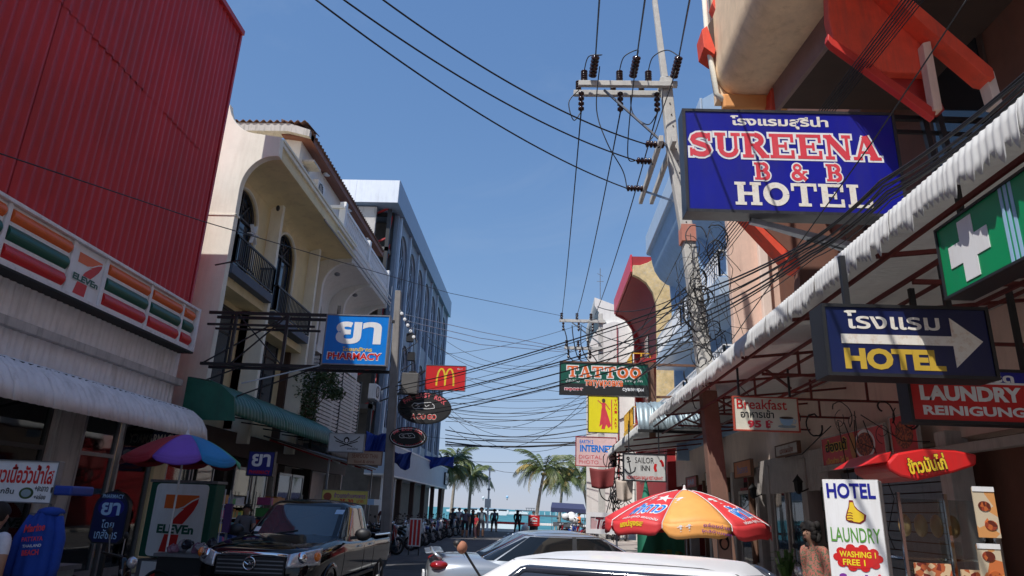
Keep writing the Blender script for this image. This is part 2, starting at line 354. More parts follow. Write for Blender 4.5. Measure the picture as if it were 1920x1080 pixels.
# slab serif capitals on a 1 high cell: lists of rectangles / rings
def slab(ch, t=0.24, e=0.0):
    """polygons (already quads) of a fat slab-serif capital, grown by e"""
    q = []; s = 0.13
    def r(x0, x1, y0, y1): q.append(rect(x0 - e, x1 + e, y0 - e, y1 + e))
    def rib(pts, w):
        for z in ribbon(pts, w + 2 * e): q.append(list(z))
    def arc(cx, cy, rx, ry, a0, a1, w, n=14): rib([(cx + rx * math.cos(R(a0 + (a1 - a0) * k / n)), cy + ry * math.sin(R(a0 + (a1 - a0) * k / n))) for k in range(n + 1)], w)
    W = 1.0
    if ch == 'H': r(.1, .1 + t, 0, 1); r(.66, .66 + t, 0, 1); r(.1, .9, .43, .57); r(0, .42, 0, s); r(0, .42, 1 - s, 1); r(.58, 1, 0, s); r(.58, 1, 1 - s, 1)
    elif ch == 'O': arc(.5, .5, .37, .39, 0, 360, .24, 28)
    elif ch == 'T': r(.38, .62, 0, 1); r(.02, .98, 1 - s, 1); r(.26, .74, 0, s); r(.02, .13, .66, 1); r(.87, .98, .66, 1)
    elif ch == 'E': r(.1, .1 + t, 0, 1); r(0, .9, 0, s); r(0, .9, 1 - s, 1); r(.3, .62, .44, .56); r(.8, .92, 0, .34); r(.8, .92, .66, 1); r(.56, .66, .34, .66)
    elif ch == 'L': r(.1, .1 + t, 0, 1); r(0, .9, 0, s); r(0, .44, 1 - s, 1); r(.8, .92, 0, .38)
    elif ch == 'A':
        rib([(.16, .02), (.48, .98)], .1); rib([(.5, .98), (.82, .02)], .26); r(.28, .68, .26, .37); r(0, .34, 0, s); r(.6, 1.04, 0, s)
    elif ch == 'N': r(.1, .22, 0, 1); r(.78, .9, 0, 1); rib([(.14, .95), (.84, .05)], .25); r(0, .34, 0, s); r(-.02, .3, 1 - s, 1); r(.66, 1.0, 1 - s, 1)
    elif ch == 'U': r(.1, .1 + t, .32, 1); r(.74, .86, .32, 1); arc(.51, .34, .29, .26, 180, 360, .18); r(0, .42, 1 - s, 1); r(.62, .98, 1 - s, 1)
    elif ch == 'R': r(.1, .1 + t, 0, 1); arc(.5, .73, .24, .2, -90, 90, .2); r(.1, .5, .87, 1); r(.1, .52, .46, .58); rib([(.5, .5), (.84, .04)], .24); r(0, .42, 0, s); r(.68, 1.0, 0, s); r(0, .3, .87, 1)
    elif ch == 'B': r(.1, .1 + t, 0, 1); arc(.5, .74, .22, .19, -90, 90, .2); arc(.54, .27, .24, .2, -90, 90, .21); r(0, .52, .87, 1); r(0, .54, 0, s); r(.1, .54, .45, .57)
    elif ch == 'S': rib([(.8, .78), (.72, .86), (.55, .9), (.38, .88), (.24, .8), (.2, .7), (.26, .6), (.42, .54), (.6, .48), (.76, .4), (.8, .28), (.74, .17), (.6, .1), (.42, .1), (.26, .15), (.16, .26)], .21); r(.78, .88, .64, .98); r(.08, .18, .02, .36)
    elif ch == '&': arc(.42, .74, .18, .17, 0, 360, .14, 16); arc(.4, .27, .26, .2, 60, 330, .18, 18); rib([(.3, .62), (.88, .04)], .2); rib([(.62, .3), (.84, .5)], .1); r(.7, .98, .46, .56)
    elif ch == 'I': r(.3, .3 + t, 0, 1); r(.16, .7, 0, s); r(.16, .7, 1 - s, 1)
    elif ch == 'G': arc(.5, .5, .37, .39, 40, 345, .22, 24); r(.6, .98, .36, .48); r(.74, .9, .06, .4)
    return q
def slabtext(parent, fr, body, x0, x1, y0, y1, m, outline=None, oe=0.05, d=0.006, gap=0.06, name='lettering'):
    n = len(body); cw = (x1 - x0) / (n * (1 + gap)); h = y1 - y0
    for mm, e, dd in ([(outline, oe, d)] if outline else []) + [(m, 0.0, d + 0.003)]:
        mb = MB()
        for i, ch in enumerate(body):
            if ch == ' ': continue
            for j, pl in enumerate(slab(ch, e=e)):
                mb.add([fr.p(x0 + cw * (1 + gap) * i + a * cw, y0 + b * h, dd + j * 0.00004) for a, b in pl], [tuple(range(len(pl)))])
        mb.build(name if mm is m else 'lettering_outline', mm, parent, fixn=False)
def board(name, label, fr, w, h, depth, face, frame=steelbk, rim=0.03, cat='sign', group=None, two=True, facename='sign_face'):
    """light box: housing, rim standing proud, face plate"""
    c = fr.p(0, -h / 2, -depth / 2); t = thing(name, label, cat, c, 0, group)
    fshape(fr, rect(-w / 2, w / 2, -h / 2, h / 2), -depth, -0.006).build('housing', frame, t, bevel=0.004)
    mb = MB()
    for r_ in (rect(-w / 2, w / 2, -h / 2, -h / 2 + rim), rect(-w / 2, w / 2, h / 2 - rim, h / 2), rect(-w / 2, -w / 2 + rim, -h / 2 + rim, h / 2 - rim), rect(w / 2 - rim, w / 2, -h / 2 + rim, h / 2 - rim)):
        mb.prism([fr.p(a, b, -0.0055) for a, b in r_], fr.n * 0.02)
    mb.build('rim', frame, t)
    if face: fshape(fr, rect(-w / 2 + rim, w / 2 - rim, -h / 2 + rim, h / 2 - rim), -0.005, 0.0).build(facename, face, t)
    return t
def fbox(x0, y0, x1, y1, Y=None, X=None):
    """frame whose centre and size come from a pixel rectangle on the plane Y= (facing the viewer)"""
    xm, ym = (x0 + x1) / 2, (y0 + y1) / 2
    a = at(x0, ym, Y=Y); b = at(x1, ym, Y=Y); c = at(xm, y0, Y=Y); d = at(xm, y1, Y=Y)
    return Fr(((a.x + b.x) / 2, Y, (c.z + d.z) / 2)), b.x - a.x, c.z - d.z
def cable(name, label, pts, r=0.012, m=None, sag=0.0, n=14, group=None, parent=None):
    pts = [Vector(p) for p in pts]; out = []
    for i in range(len(pts) - 1):
        a, b = pts[i], pts[i + 1]
        for k in range(n + (i == len(pts) - 2)):
            t = k / n; p = a.lerp(b, t); p.z -= sag * 4 * t * (1 - t); out.append(p)
    o = MB().tube(out, r, 5).build(name, m or cablem, parent, smooth=True)
    if not parent: tag(o, label, 'cable', group)
    return o
def corr_sheet(path, width, pitch, depth, axis, nrm_flip=1, per=6):
    """local corrugated sheet: 2D path (a,z) swept along `axis` over `width`; ribs run along the path"""
    mb = MB(local=True); nu = max(2, int(width / pitch) * per)
    path = [Vector(p) for p in path]; N = []
    for i in range(len(path)):
        d = (path[min(i + 1, len(path) - 1)] - path[max(i - 1, 0)]).normalized(); N.append(Vector((-d.y, d.x)))
    def fn(u, v):
        j = int(round(v * (len(path) - 1))); s = width * u; ph = (s / pitch) % 1.0
        hgt = depth * (0.5 - 0.5 * math.cos(2 * math.pi * ph)) * nrm_flip
        q = path[j] + N[j] * hgt
        return Vector((q.x, s, q.y)) if axis == 'y' else Vector((s, q.x, q.y))
    return mb.grid(fn, nu, len(path) - 1)
# ================================================================== the setting
struct('ground', MB().box(-400, 400, -60, 58.0, -1.2, -0.02), pave)
def sheet(name, x0, x1, y0, y1, z, m): return struct(name, MB().add([(x0, y0, z), (x1, y0, z), (x1, y1, z), (x0, y1, z)], [(0, 1, 2, 3)]), m, fixn=False)
sheet('road', -6.8, 4.0, -30, 57.6, 0.0, asphalt)
struct('beach_road', MB().box(-80, 80, 58, 66, -1.2, -0.008), pave)
for x0, x1, nm in ((-9.6, -6.8, 'pavement'), (4.0, 6.6, 'pavement')):
    o = struct(nm, MB().box(x0, x1, -30, 57.0, -0.05, 0.12), pave)
    kx = -6.8 if x0 < 0 else 3.86
    for k in range(20):
        MB().box(kx, kx + 0.14, 6 + k * 2.0, 7.985 + k * 2.0, -0.02, 0.125 + random.uniform(-.004, .004)).build('kerb_stone', kerbm, o, bevel=0.01)
linem = mat('worn road paint', (0.55, 0.55, 0.53), 0.8, dirt=0.9, dirtcol=(0.07, 0.07, 0.07), streak=False, scale=6)
for k in range(7):
    sheet('lane_marking', -2.25, -2.12, 16 + k * 6, 18.5 + k * 6, 0.004, linem)
sheet('road_patch', -4.2, -2.9, 20, 23.4, 0.004, mat('new asphalt', (0.03, 0.03, 0.032), 0.8, bump=0.4))
# sea
def seamat():
    m = bpy.data.materials.new('sea water'); m.use_nodes = True; n = m.node_tree; b = n.nodes['Principled BSDF']; L = n.links.new
    g = n.nodes.new('ShaderNodeNewGeometry'); mp = n.nodes.new('ShaderNodeMapping'); mp.inputs['Scale'].default_value = (0.25, 0.06, 1); L(g.outputs['Position'], mp.inputs[0])
    no = n.nodes.new('ShaderNodeTexNoise'); no.inputs['Scale'].default_value = 1; no.inputs['Detail'].default_value = 5; L(mp.outputs[0], no.inputs['Vector'])
    r = n.nodes.new('ShaderNodeValToRGB'); r.color_ramp.elements[0].position = .35; r.color_ramp.elements[1].position = .7
    r.color_ramp.elements[0].color = (0.035, 0.17, 0.2, 1); r.color_ramp.elements[1].color = (0.08, 0.27, 0.29, 1); L(no.outputs[0], r.inputs[0]); L(r.outputs[0], b.inputs['Base Color'])
    b.inputs['Roughness'].default_value = 0.55; b.inputs['Specular IOR Level'].default_value = 0.25
    bp = n.nodes.new('ShaderNodeBump'); bp.inputs['Strength'].default_value = 0.4; bp.inputs['Distance'].default_value = 0.3; L(no.outputs[0], bp.inputs['Height']); L(bp.outputs[0], b.inputs['Normal'])
    return m
struct('sea', MB().add([(-9000, 66, -1.3), (9000, 66, -1.3), (9000, 16000, -1.3), (-9000, 16000, -1.3)], [(0, 1, 2, 3)]), seamat(), fixn=False)

# ================================================================== left: shop with the red cladding
B1 = thing('convenience_store_building', 'shop building clad in tall red corrugated steel above a striped fascia', 'building', (-8.5, 4, 0))
MB().box(-18, -8.62, -14, 15.45, 3.2, 9.9).build('wall', redtrim, B1)
MB().box(-8.8, -8.62, -14, 15.45, 9.9, 13.8).build('parapet_wall', redtrim, B1)  # thin screen above a low unseen roof, shaped to let sun reach the fin
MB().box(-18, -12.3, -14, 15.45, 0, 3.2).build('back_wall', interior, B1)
MB().box(-12.3, -8.6, 15.25, 15.45, 0, 3.2).build('end_wall', creamshade, B1)
MB().box(-12.3, -8.6, -14, 15.25, 0.0, 0.14).build('shop_floor', kerbm, B1)
cs = corr_sheet([(0, 5.85), (0, 9.9)], 0.86, 0.215, 0.042, 'y', -1, per=8); cs_up = corr_sheet([(0.012, 9.8), (0.012, 13.86)], 0.86, 0.215, 0.042, 'y', -1, per=8)
first = None; rj = random.Random(2)
for k in range(35):
    y = 15.45 - 0.84 * (k + 1)
    if first is None: first = (cs.build('cladding_sheet', redclad, B1, smooth='auto'), cs_up.build('cladding_sheet', redclad, B1, smooth='auto')); pr_ = first
    else:
        pr_ = [q.copy() for q in first]
        for c in pr_: _link(c); c.parent = B1
    for c in pr_: c.location = Vector((-8.57 + rj.uniform(-.006, .006), y, 0)) - B1.location; c.rotation_euler = (rj.uniform(-.0012, .0012), 0, rj.uniform(-.008, .008))
MB().box(-8.6, -8.55, -14, 15.4, 9.3, 9.34).build('screw_row', redtrim, B1) if 0 else None
MB().box(-8.72, -8.44, -14, 15.5, 13.86, 14.0).box(-8.66, -8.5, 15.44, 15.52, 5.9, 13.86).build('edge_flashing', redtrim, B1)
ws = corr_sheet([(0, 4.28), (0, 4.98)], 0.8, 0.16, 0.03, 'y', -1, per=6); ws2 = corr_sheet([(0, 3.62), (0, 4.12)], 0.8, 0.16, 0.03, 'y', -1, per=6)
f1 = f2 = None
for k in range(22):
    y = 15.45 - 0.8 * (k + 1)
    if f1 is None:
        f1 = ws.build('fascia_sheet', whsheet, B1, smooth=True); f2 = ws2.build('fascia_sheet', whsheet, B1, smooth=True)
        f1.location = Vector((-8.5, y, 0)) - B1.location; f2.location = Vector((-8.5, y, 0)) - B1.location
    else:
        for q in (f1, f2): c = q.copy(); _link(c); c.location = Vector((-8.5, y, 0)) - B1.location; c.parent = B1
MB().box(-8.6, -8.34, -3, 15.5, 4.12, 4.27).build('ledge', grimew, B1, bevel=0.01)
MB().box(-8.6, -8.2, -3, 15.5, 3.3, 3.6).build('shutter_box', grimew, B1)
# curved white shop awning: copies of one ribbed sheet
pth = [(0.0, 3.62), (0.22, 3.6), (0.45, 3.52), (0.66, 3.36), (0.8, 3.14), (0.85, 2.9)]
AW1 = thing('shop_awning', 'white ribbed awning rounded at its edge over the convenience store front', 'awning', (-8.32, 4, 2.9))
mbs = corr_sheet(pth, 0.85, 0.17, 0.02, 'y', 1, per=6); f1 = None
for k in range(20):
    y = 15.4 - 0.85 * (k + 1); loc = Vector((-8.35, y, 0)) - AW1.location
    if f1 is None: f1 = mbs.build('awning_sheet', whsheet, AW1, smooth=True, thick=0.004); f1.location = loc
    else: c = f1.copy(); _link(c); c.location = loc; c.parent = AW1
MB().prism([(-8.35, 15.41, 2.9)] + [(-8.35 + a, 15.41, z) for a, z in pth[::-1]], (0, 0.03, 0)).build('end_cap', whsheet, AW1)
dash = MB()
for k in range(70):
    y = 1.5 + k * 0.2; dash.box(-7.93, -7.915, y, y + 0.11, 3.535, 3.55)
dash.build('fixing_strip', black, AW1)['kind'] = 'stuff'
for k in range(9): MB().bar((-8.3, 0.6 + 1.8 * k, 3.2), (-7.56, 0.6 + 1.8 * k, 3.0), 0.04).build('bracket', steelgr, AW1)
# striped fascia sign
SG = thing('store_fascia_sign', 'long light box with orange, green and red stripes and a seven logo', 'sign', (-8.2, 9, 4.95))
MB().box(-8.5, -8.26, -2, 15.35, 4.93, 5.9).build('housing', steelgr, SG)
MB().box(-8.5, -8.16, -2, 15.36, 5.88, 5.94).box(-8.5, -8.16, -2, 15.36, 4.9, 4.96).box(-8.5, -8.14, 15.3, 15.36, 4.9, 5.94).build('frame', whsheet, SG, bevel=0.008)
MB().box(-8.5, -8.15, -2, 15.34, 4.86, 4.9).build('drip_edge', black, SG)
divs = [-1.9, 0.9, 3.7, 6.5, 9.3, 10.85, 11.8, 13.35, 14.7, 15.3]
fr = Fr((-8.24, 0, 0), (0, 1, 0))
for i in range(len(divs) - 1):
    y0, y1 = divs[i] + 0.05, divs[i + 1] - 0.05
    MB().box(-8.26, -8.2, divs[i] - 0.04, divs[i] + 0.04, 4.96, 5.88).build('divider', whsheet, SG, bevel=0.01)
    MB().box(-8.26, -8.235, y0, y1, 4.98, 5.87).build('backing_panel', cleanw, SG)
    if i == 5:
        lf = Fr((-8.235, (y0 + y1) / 2, 5.42), (0, 1, 0)); break_i = i; logo_fr = lf
        continue
    for z0, z1, m in ((5.62, 5.83, sorange), (5.32, 5.56, sgreen), (5.03, 5.26, sred)):
        mb = MB(); n = 8
        pr = [(-8.236 + 0.06 * math.sin(math.pi * k / n), z0 + (z1 - z0) * k / n) for k in range(n + 1)]
        mb.prism([(a, y0 + 0.03, z) for a, z in pr], (0, y1 - y0 - 0.06, 0)).build('stripe', m, SG)
def seven(parent, fr, w, h, whitebg=True):
    """numeral with a coloured top bar, curved stroke, stem and the word across it"""
    def P(pts): return [(a * w, b * h) for a, b in pts]
    fshape(fr, P([(-.3, .17), (-.3, .38), (.36, .38), (.36, .3), (.14, .17)]), 0.002, 0.006).build('numeral', sorange, parent)
    c = [(.365, .37), (.36, .27), (.3, .15), (.2, .03), (.12, -.06), (-.1, -.06), (-.06, .02), (.02, .1), (.14, .2), (.26, .29)]
    fshape(fr, P(c), 0.007, 0.010).build('numeral', sred, parent)
    fshape(fr, P([(-.26, -.48), (.06, -.48), (.08, -.22), (-.2, -.22)]), 0.002, 0.006).build('numeral', sred, parent)
    strokes(parent, fr, [P([(-.02, .16), (.1, .2), (.24, .29), (.36, .34)])], cleanw, 0.012, 0.02 * h)
    txt(parent, fr, 'ELEVEn', 0, -.14 * h, .74 * w, .15 * h, cleanw, 0.0115, 0.075)
    txt(parent, fr, 'ELEVEn', 0, -.14 * h, .72 * w, .135 * h, sgreen, 0.013, 0.045)
seven(SG, logo_fr, 0.98, 0.86)
# shop front
front = [(-2, 1.2), (1.4, 4.6), (4.8, 8.0), (8.2, 9.9), (10.1, 11.6), (12.5, 13.6), (13.75, 15.0)]
for i, (y0, y1) in enumerate(front):
    wf = MB().box(-8.5, -8.42, y0, y0 + .06, .14, 3.2).box(-8.5, -8.42, y1 - .06, y1, .14, 3.2).box(-8.5, -8.42, y0 + .06, y1 - .06, 2.35, 2.42).box(-8.5, -8.42, y0 + .06, y1 - .06, .14, .3).build('window_frame', steelgr if i > 4 else steelbk, B1)
    MB().box(-8.47, -8.46, y0 + .06, y1 - .06, .3, 2.35).build('pane', shopgl, wf); MB().box(-8.47, -8.46, y0 + .06, y1 - .06, 2.42, 3.2).build('pane', shopgl, wf)
MB().box(-8.6, -8.36, 11.7, 12.4, .14, 3.2).build('pillar', grimew, B1); MB().box(-8.6, -8.36, 15.02, 15.5, .14, 3.3).build('pillar', creamshade, B1)
gm = [mat('goods %d' % i, c, 0.5, var=0.2) for i, c in enumerate([(.6, .05, .04), (.05, .15, .5), (.7, .6, .1), (.6, .6, .6), (.1, .4, .12), (.6, .25, .05), (.5, .1, .3), (.2, .5, .6)])]
def goods(name, parent, x0, x1, y0, y1, z0, rows, dz, seed, along='y', s=0.09):
    rnd = random.Random(seed); mbs = [MB() for _ in gm]
    for r_ in range(rows):
        a = y0
        while a < y1:
            wd = rnd.uniform(.6, 1.3) * s; hh = rnd.uniform(.4, .75) * dz; k = rnd.randrange(len(gm)); n = rnd.randint(1, 4)
            for _ in range(n):
                if a + wd > y1: break
                z = z0 + r_ * dz
                if along == 'y': mbs[k].box(x0, x1, a, a + wd * .92, z, z + hh)
                else: mbs[k].box(a, a + wd * .92, x0, x1, z, z + hh)
                a += wd
            if n and a + wd > y1: break
    vs = []; mb = MB(); mi = []
    for k, q in enumerate(mbs): mb.add(q.v, q.f); mi += [k] * len(q.f)
    o = mb.build(name, gm, parent, fixn=False); o.data.polygons.foreach_set('material_index', mi); o['kind'] = 'stuff'; return o
for k, x in enumerate((-9.3, -10.6)):
    for (a, b) in ((0.5, 4.2), (5, 8), (9, 11.4), (12.8, 14.8)):
        sh = thing('display_shelf', ['shelf of packets just inside the shop window', 'shelf of packets deeper in the convenience store'][k] + ' %s' % ('near the street camera' if a < 1 else 'before the far end' if a < 6 else 'beside the pillar' if a < 10 else 'by the glass door'), 'shelf', (x, a, .14))
        mb = MB()
        for r_ in range(5): mb.box(x - .2, x + .25, a, b, .2 + r_ * .36, .23 + r_ * .36)
        mb.box(x - .22, x - .2, a, b, .14, 1.95); mb.build('rack', steelgr, sh); goods('goods', sh, x - .1, x + .22, a + .03, b - .03, .232, 5, .36, k * 10 + int(a))
tubem = lamp('fluorescent tube', (0.9, 0.95, 1.0), 6.0)
for k, (x, y) in enumerate(((-10, 3), (-10, 7), (-10, 10.5), (-10, 13.6))):
    o = MB().box(x - .04, x + .04, y, y + 1.2, 3.0, 3.06).build('ceiling_tube', tubem); tag(o, 'lit fluorescent tube on the shop ceiling, %s from the street end' % ['first', 'second', 'third', 'fourth'][k], 'lamp')

# ================================================================== left: cream building with arched windows
B2 = thing('cream_building', 'cream building with a curved hood, arched windows and iron balconies beside the red wall', 'building', (-8.5, 20, 0))
def fin(y, thick, pts, m, parent, name='fin_wall', sgn=1):
    return MB().prism([(x, y, z) for x, z in pts], (0, thick, 0)).build(name, m, parent, bevel=0.02)
arc = lambda cx, cz, rx, rz, a0, a1, n=10: [(cx + rx * math.cos(R(a0 + (a1 - a0) * k / n)), cz + rz * math.sin(R(a0 + (a1 - a0) * k / n))) for k in range(n + 1)]
near = [(-10.6, 3.2), (-10.6, 12.6), (-9.3, 12.6), (-9.1, 12.3)] + arc(-8.1, 12.6, 1.0, 1.15, 190, 262, 8) + [(-7.45, 11.35), (-7.42, 10.75)] + arc(-7.55, 9.75, .82, 1.0, 90, 180, 10) + [(-8.36, 3.2)]
fin(16.6, .22, near, creamw, B2)
MB().box(-8.37, -8.33, 16.58, 16.82, 8.95, 9.0).box(-10.0, -8.33, 16.58, 16.6, 8.94, 8.98).build('moulding', creamw, B2)
# hood: barrel soffit from wall to the fascia, y 16.8..30.9
prof = [(-8.85, 10.5), (-8.75, 10.62), (-8.5, 10.7), (-8.1, 10.74), (-7.6, 10.76), (-7.46, 10.78), (-7.46, 10.95), (-7.5, 11.0), (-7.5, 11.2), (-7.54, 11.28), (-7.54, 11.36), (-9.4, 11.36)]
MB().prism([(x, 16.82, z) for x, z in prof], (0, 8.1, 0)).build('hood', creamshade, B2, smooth='auto')
MB().box(-7.57, -7.44, 16.8, 24.9, 11.18, 11.3).box(-7.6, -7.41, 16.8, 24.9, 11.32, 11.4).build('cornice', creamw, B2, bevel=0.01)
# recessed wall with arched openings
def arched_wall(name, X, ys, z0, z1, openings, m, parent, thick=0.25, nx=1):
    """wall in the plane X= with arched holes, made of strips"""
    mb = MB(); ys = list(ys); y = ys[0]
    for (c, hw, zb, zs, rz) in openings:
        mb.box(X - thick, X, y, c - hw, z0, z1)
        if zb > z0: mb.box(X - thick, X, c - hw, c + hw, z0, zb)
        pts = [(X, c - hw, z1), (X, c - hw, zs)] + [(X, c - hw * math.cos(math.pi * k / 14), zs + rz * math.sin(math.pi * k / 14)) for k in range(1, 14)] + [(X, c + hw, zs), (X, c + hw, z1)]
        for i in range(1, len(pts) - 2):
            a, b = pts[i], pts[i + 1]; mb.prism([(X, a[1], a[2]), (X, b[1], b[2]), (X, b[1], z1), (X, a[1], z1)], (-thick, 0, 0))
        y = c + hw
    mb.box(X - thick, X, y, ys[1], z0, z1); return mb.build(name, m, parent)
arched_wall('wall', -8.8, (16.82, 24.6), 7.4, 10.7, [(18.0, .85, 7.6, 9.5, .8), (21.4, .85, 7.6, 9.5, .8)], creamshade, B2)
def arch_window(parent, X, c, hw, zb, zs, rz, gl, fm, lattice=True, off=0.12):
    f = MB()
    ring = [(c - hw, zb)] + [(c - hw * math.cos(math.pi * k / 14), zs + rz * math.sin(math.pi * k / 14)) for k in range(15)] + [(c + hw, zb)]
    w_ = MB().tube([(X - off + .03, a, z) for a, z in ring], .045, 6).build('window', fm, parent)
    MB().prism([(X - off - .05, a, z) for a, z in ring], (.02, 0, 0)).build('pane', gl, w_)
    m = MB()
    if lattice:
        m.bar((X - off, c, zb), (X - off, c, zs), .05); m.bar((X - off, c - hw, zs), (X - off, c + hw, zs), .06)
        for a in (50, 90, 130): m.bar((X - off, c, zs), (X - off, c + hw * math.cos(R(a)), zs + rz * math.sin(R(a))), .04)
        for a in (.45, .7): m.tube([(X - off, c - hw * a * math.cos(math.pi * k / 10), zs + rz * a * math.sin(math.pi * k / 10)) for k in range(11)], .02, 4)
        m.build('lattice', fm, w_)
    return w_
for c in (18.0, 21.4):
    arch_window(B2, -8.8, c, .83, 7.62, 9.5, .78, bluegl, steelbk)
    MB().tube([(-8.78, c - .9, 7.6)] + [(-8.78, c - .9 * math.cos(math.pi * k / 14), 9.5 + .85 * math.sin(math.pi * k / 14)) for k in range(15)] + [(-8.78, c + .9, 7.6)], .05, 6).build('arch_moulding', creamw, B2)
for y in (19.75, 23.6):
    MB().box(-9.2, -8.42, y, y + .18, 3.2, 10.75).build('pier', creamw, B2, bevel=.01)
MB().box(-9.2, -8.62, 19.95, 23.6, 6.7, 6.95).box(-9.2, -8.55, 16.82, 20.2, 7.15, 7.45).build('floor_slab', creamshade, B2)
MB().box(-9.6, -9.2, 16.82, 24.6, 3.0, 7.5).build('lower_wall', creamshade, B2)
def railing(parent, pts, z0, z1, m, step=.12, r=.012, name='railing'):
    t = MB()
    for a, b in zip(pts[:-1], pts[1:]):
        a = Vector(a); b = Vector(b); n = max(1, int((b - a).length / step))
        t.bar((a.x, a.y, z1), (b.x, b.y, z1), .05); t.bar((a.x, a.y, z0 + .08), (b.x, b.y, z0 + .08), .035)
        for k in range(n + 1):
            p = a.lerp(b, k / n); t.bar((p.x, p.y, z0 + .05), (p.x, p.y, z1), .05 if k in (0, n) else r * 2)
    return t.build(name, m, parent)
balcm = mat('blue grey balcony slab', (0.09, 0.115, 0.16), 0.7, dirt=.4)
for y0, y1 in ((16.85, 19.7), (20.0, 23.3)):
    dz = 0 if y0 < 18 else -.42; bl = MB().prism([(-9.2, y0, 7.4 + dz), (-8.3, y0, 7.4 + dz), (-8.3, y1, 7.4 + dz), (-9.2, y1, 7.4 + dz)], (0, 0, .26)).build('balcony', balcm, B2, bevel=.01)
    railing(bl, [(-9.15, y0 + .04, 0), (-8.33, y0 + .04, 0), (-8.33, y1 - .04, 0), (-9.15, y1 - .04, 0)], 7.66 + dz, 8.5 + dz, steelbk)
for y0, y1 in ((17.3, 19.2), (21.0, 22.9)):
    w_ = MB().box(-9.22, -9.16, y0, y0 + .07, 4.7, 6.9).box(-9.22, -9.16, y1 - .07, y1, 4.7, 6.9).box(-9.22, -9.16, y0, y1, 6.9, 6.98).box(-9.22, -9.16, y0, y1, 4.62, 4.7).box(-9.22, -9.16, (y0 + y1) / 2 - .03, (y0 + y1) / 2 + .03, 4.7, 6.9).box(-9.22, -9.16, y0 + .07, y1 - .07, 6.2, 6.25).build('window', steelbk, B2)
    MB().box(-9.195, -9.185, y0 + .07, y1 - .07, 4.7, 6.9).build('pane', bluegl, w_)
    MB().box(-9.2, -9.05, y0 - .1, y1 + .1, 4.5, 4.62).build('sill', creamw, w_)
for y in (19.75, 23.45): MB().box(-9.2, -8.95, y, y + .38, 3.6, 7.2).build('dark_column', brownd, B2)
MB().box(-18, -9.45, 16.8, 24.6, 3, 11.3).build('body', creamshade, B2); MB().box(-18, -9.0, 15.6, 24.6, 0, 3.3).build('ground_floor_body', interior, B2)
MB().ball((-8.35, 19.2, 10.35), (.06, .06, .1)).build('ceiling_light', steelbk, B2)
# whirligig of white blades on the first balcony
o = thing('wall_fan', 'small white bladed fan fixed above the near balcony rail', 'fan', (-8.3, 17.6, 8.75))
MB().lathe([(.02, 0), (.07, .01), (.07, .06), (.02, .08)], 12, (-8.3, 17.6, 8.8), 'x', True).build('hub', steelgr, o)
for k in range(6):
    a = k * math.pi / 3 + .2; MB().bar((-8.24, 17.6 + .05 * math.cos(a), 8.8 + .05 * math.sin(a)), (-8.24, 17.6 + .3 * math.cos(a), 8.8 + .3 * math.sin(a)), .1, .015).build('blade', white, o)
MB().bar((-8.3, 17.6, 8.78), (-8.33, 17.6, 8.45), .03).build('bracket', steelgr, o)

# ================================================================== left: white building continuing the hood
B3 = thing('white_building', 'white building with vaulted balcony bays and a brown eaved roof terrace', 'building', (-8.5, 28, 0))
prof = [(-9.2, 9.6)] + arc(-7.7, 9.7, 1.5, 1.0, 175, 95, 10) + [(-7.55, 10.72), (-7.5, 11.45), (-9.4, 11.45)]
for y0, y1 in ((24.9, 27.8), (28.0, 30.9)):
    MB().prism([(x, y0, z) for x, z in prof], (0, y1 - y0, 0)).build('vault', paintw, B3, smooth='auto')
for y in (24.72, 27.8, 30.9): fin(y, .2, [(-9.5, 3.5), (-9.5, 11.5), (-7.46, 11.5), (-7.5, 10.6)] + arc(-7.6, 9.6, .95, 1.0, 95, 180, 8) + [(-8.55, 3.5)], paintw, B3)
arched_wall('wall', -9.2, (24.9, 30.9), 3.5, 9.9, [(26.3, .7, 7.6, 9.0, .6), (29.4, .7, 7.6, 9.0, .6)], paintw, B3)
for c in (26.3, 29.4): arch_window(B3, -9.2, c, .68, 7.62, 9.0, .58, darkgl, steelbk, False)
for c in (25.6, 28.4): MB().ball((-8.3, c, 10.4), (.12, .12, .08)).build('dome_light', steelgr, B3)
MB().box(-9.2, -8.5, 24.92, 27.8, 7.1, 7.35).box(-9.2, -8.5, 28.0, 30.9, 7.1, 7.35).build('floor_slab', paintw, B3)
MB().box(-18, -9.45, 24.6, 31, 0, 11.4).build('body', paintw, B3)
# penthouse
MB().box(-16, -8.95, 21.7, 33.2, 11.36, 14.22).build('penthouse_wall', paintw, B3)
for k in range(3): MB().lathe([(.0, -.06), (.13, -.05), (.15, 0)], 12, (-8.76, 24.2 + 3.4 * k, 14.13)).build('eave_light', chrome, B3)
MB().prism([(-8.55, 21.4, 14.1), (-9.6, 21.4, 14.24), (-9.6, 33.4, 14.24), (-8.55, 33.4, 14.1)], (0, 0, .06)).build('soffit', tilebr, B3)
MB().box(-8.62, -8.5, 21.4, 33.4, 14.08, 14.34).build('fascia_board', tilebr, B3)
MB().prism([(-8.5, 21.2, 14.08), (-8.5, 21.2, 14.34), (-9.3, 21.2, 14.6), (-14.5, 21.2, 14.6), (-14.5, 21.2, 14.28), (-9.3, 21.2, 14.28)], (0, .5, 0)).build('barge_board', grimew, B3)
rt = corr_sheet([(0, 0), (-1.25, .5)], 1.0, .25, .09, 'y', 1, per=8)
f1 = None
for k in range(12):
    loc = Vector((-8.42, 21.35 + k, 14.36)) - B3.location
    if f1 is None: f1 = rt.build('roof_sheet', tilem, B3, smooth=True, thick=.02); f1.location = loc
    else: c = f1.copy(); _link(c); c.location = loc; c.parent = B3
rt2 = corr_sheet([(0, 0), (1.3, .2)], 1.0, .25, .09, 'x', 1, per=8); f1 = None
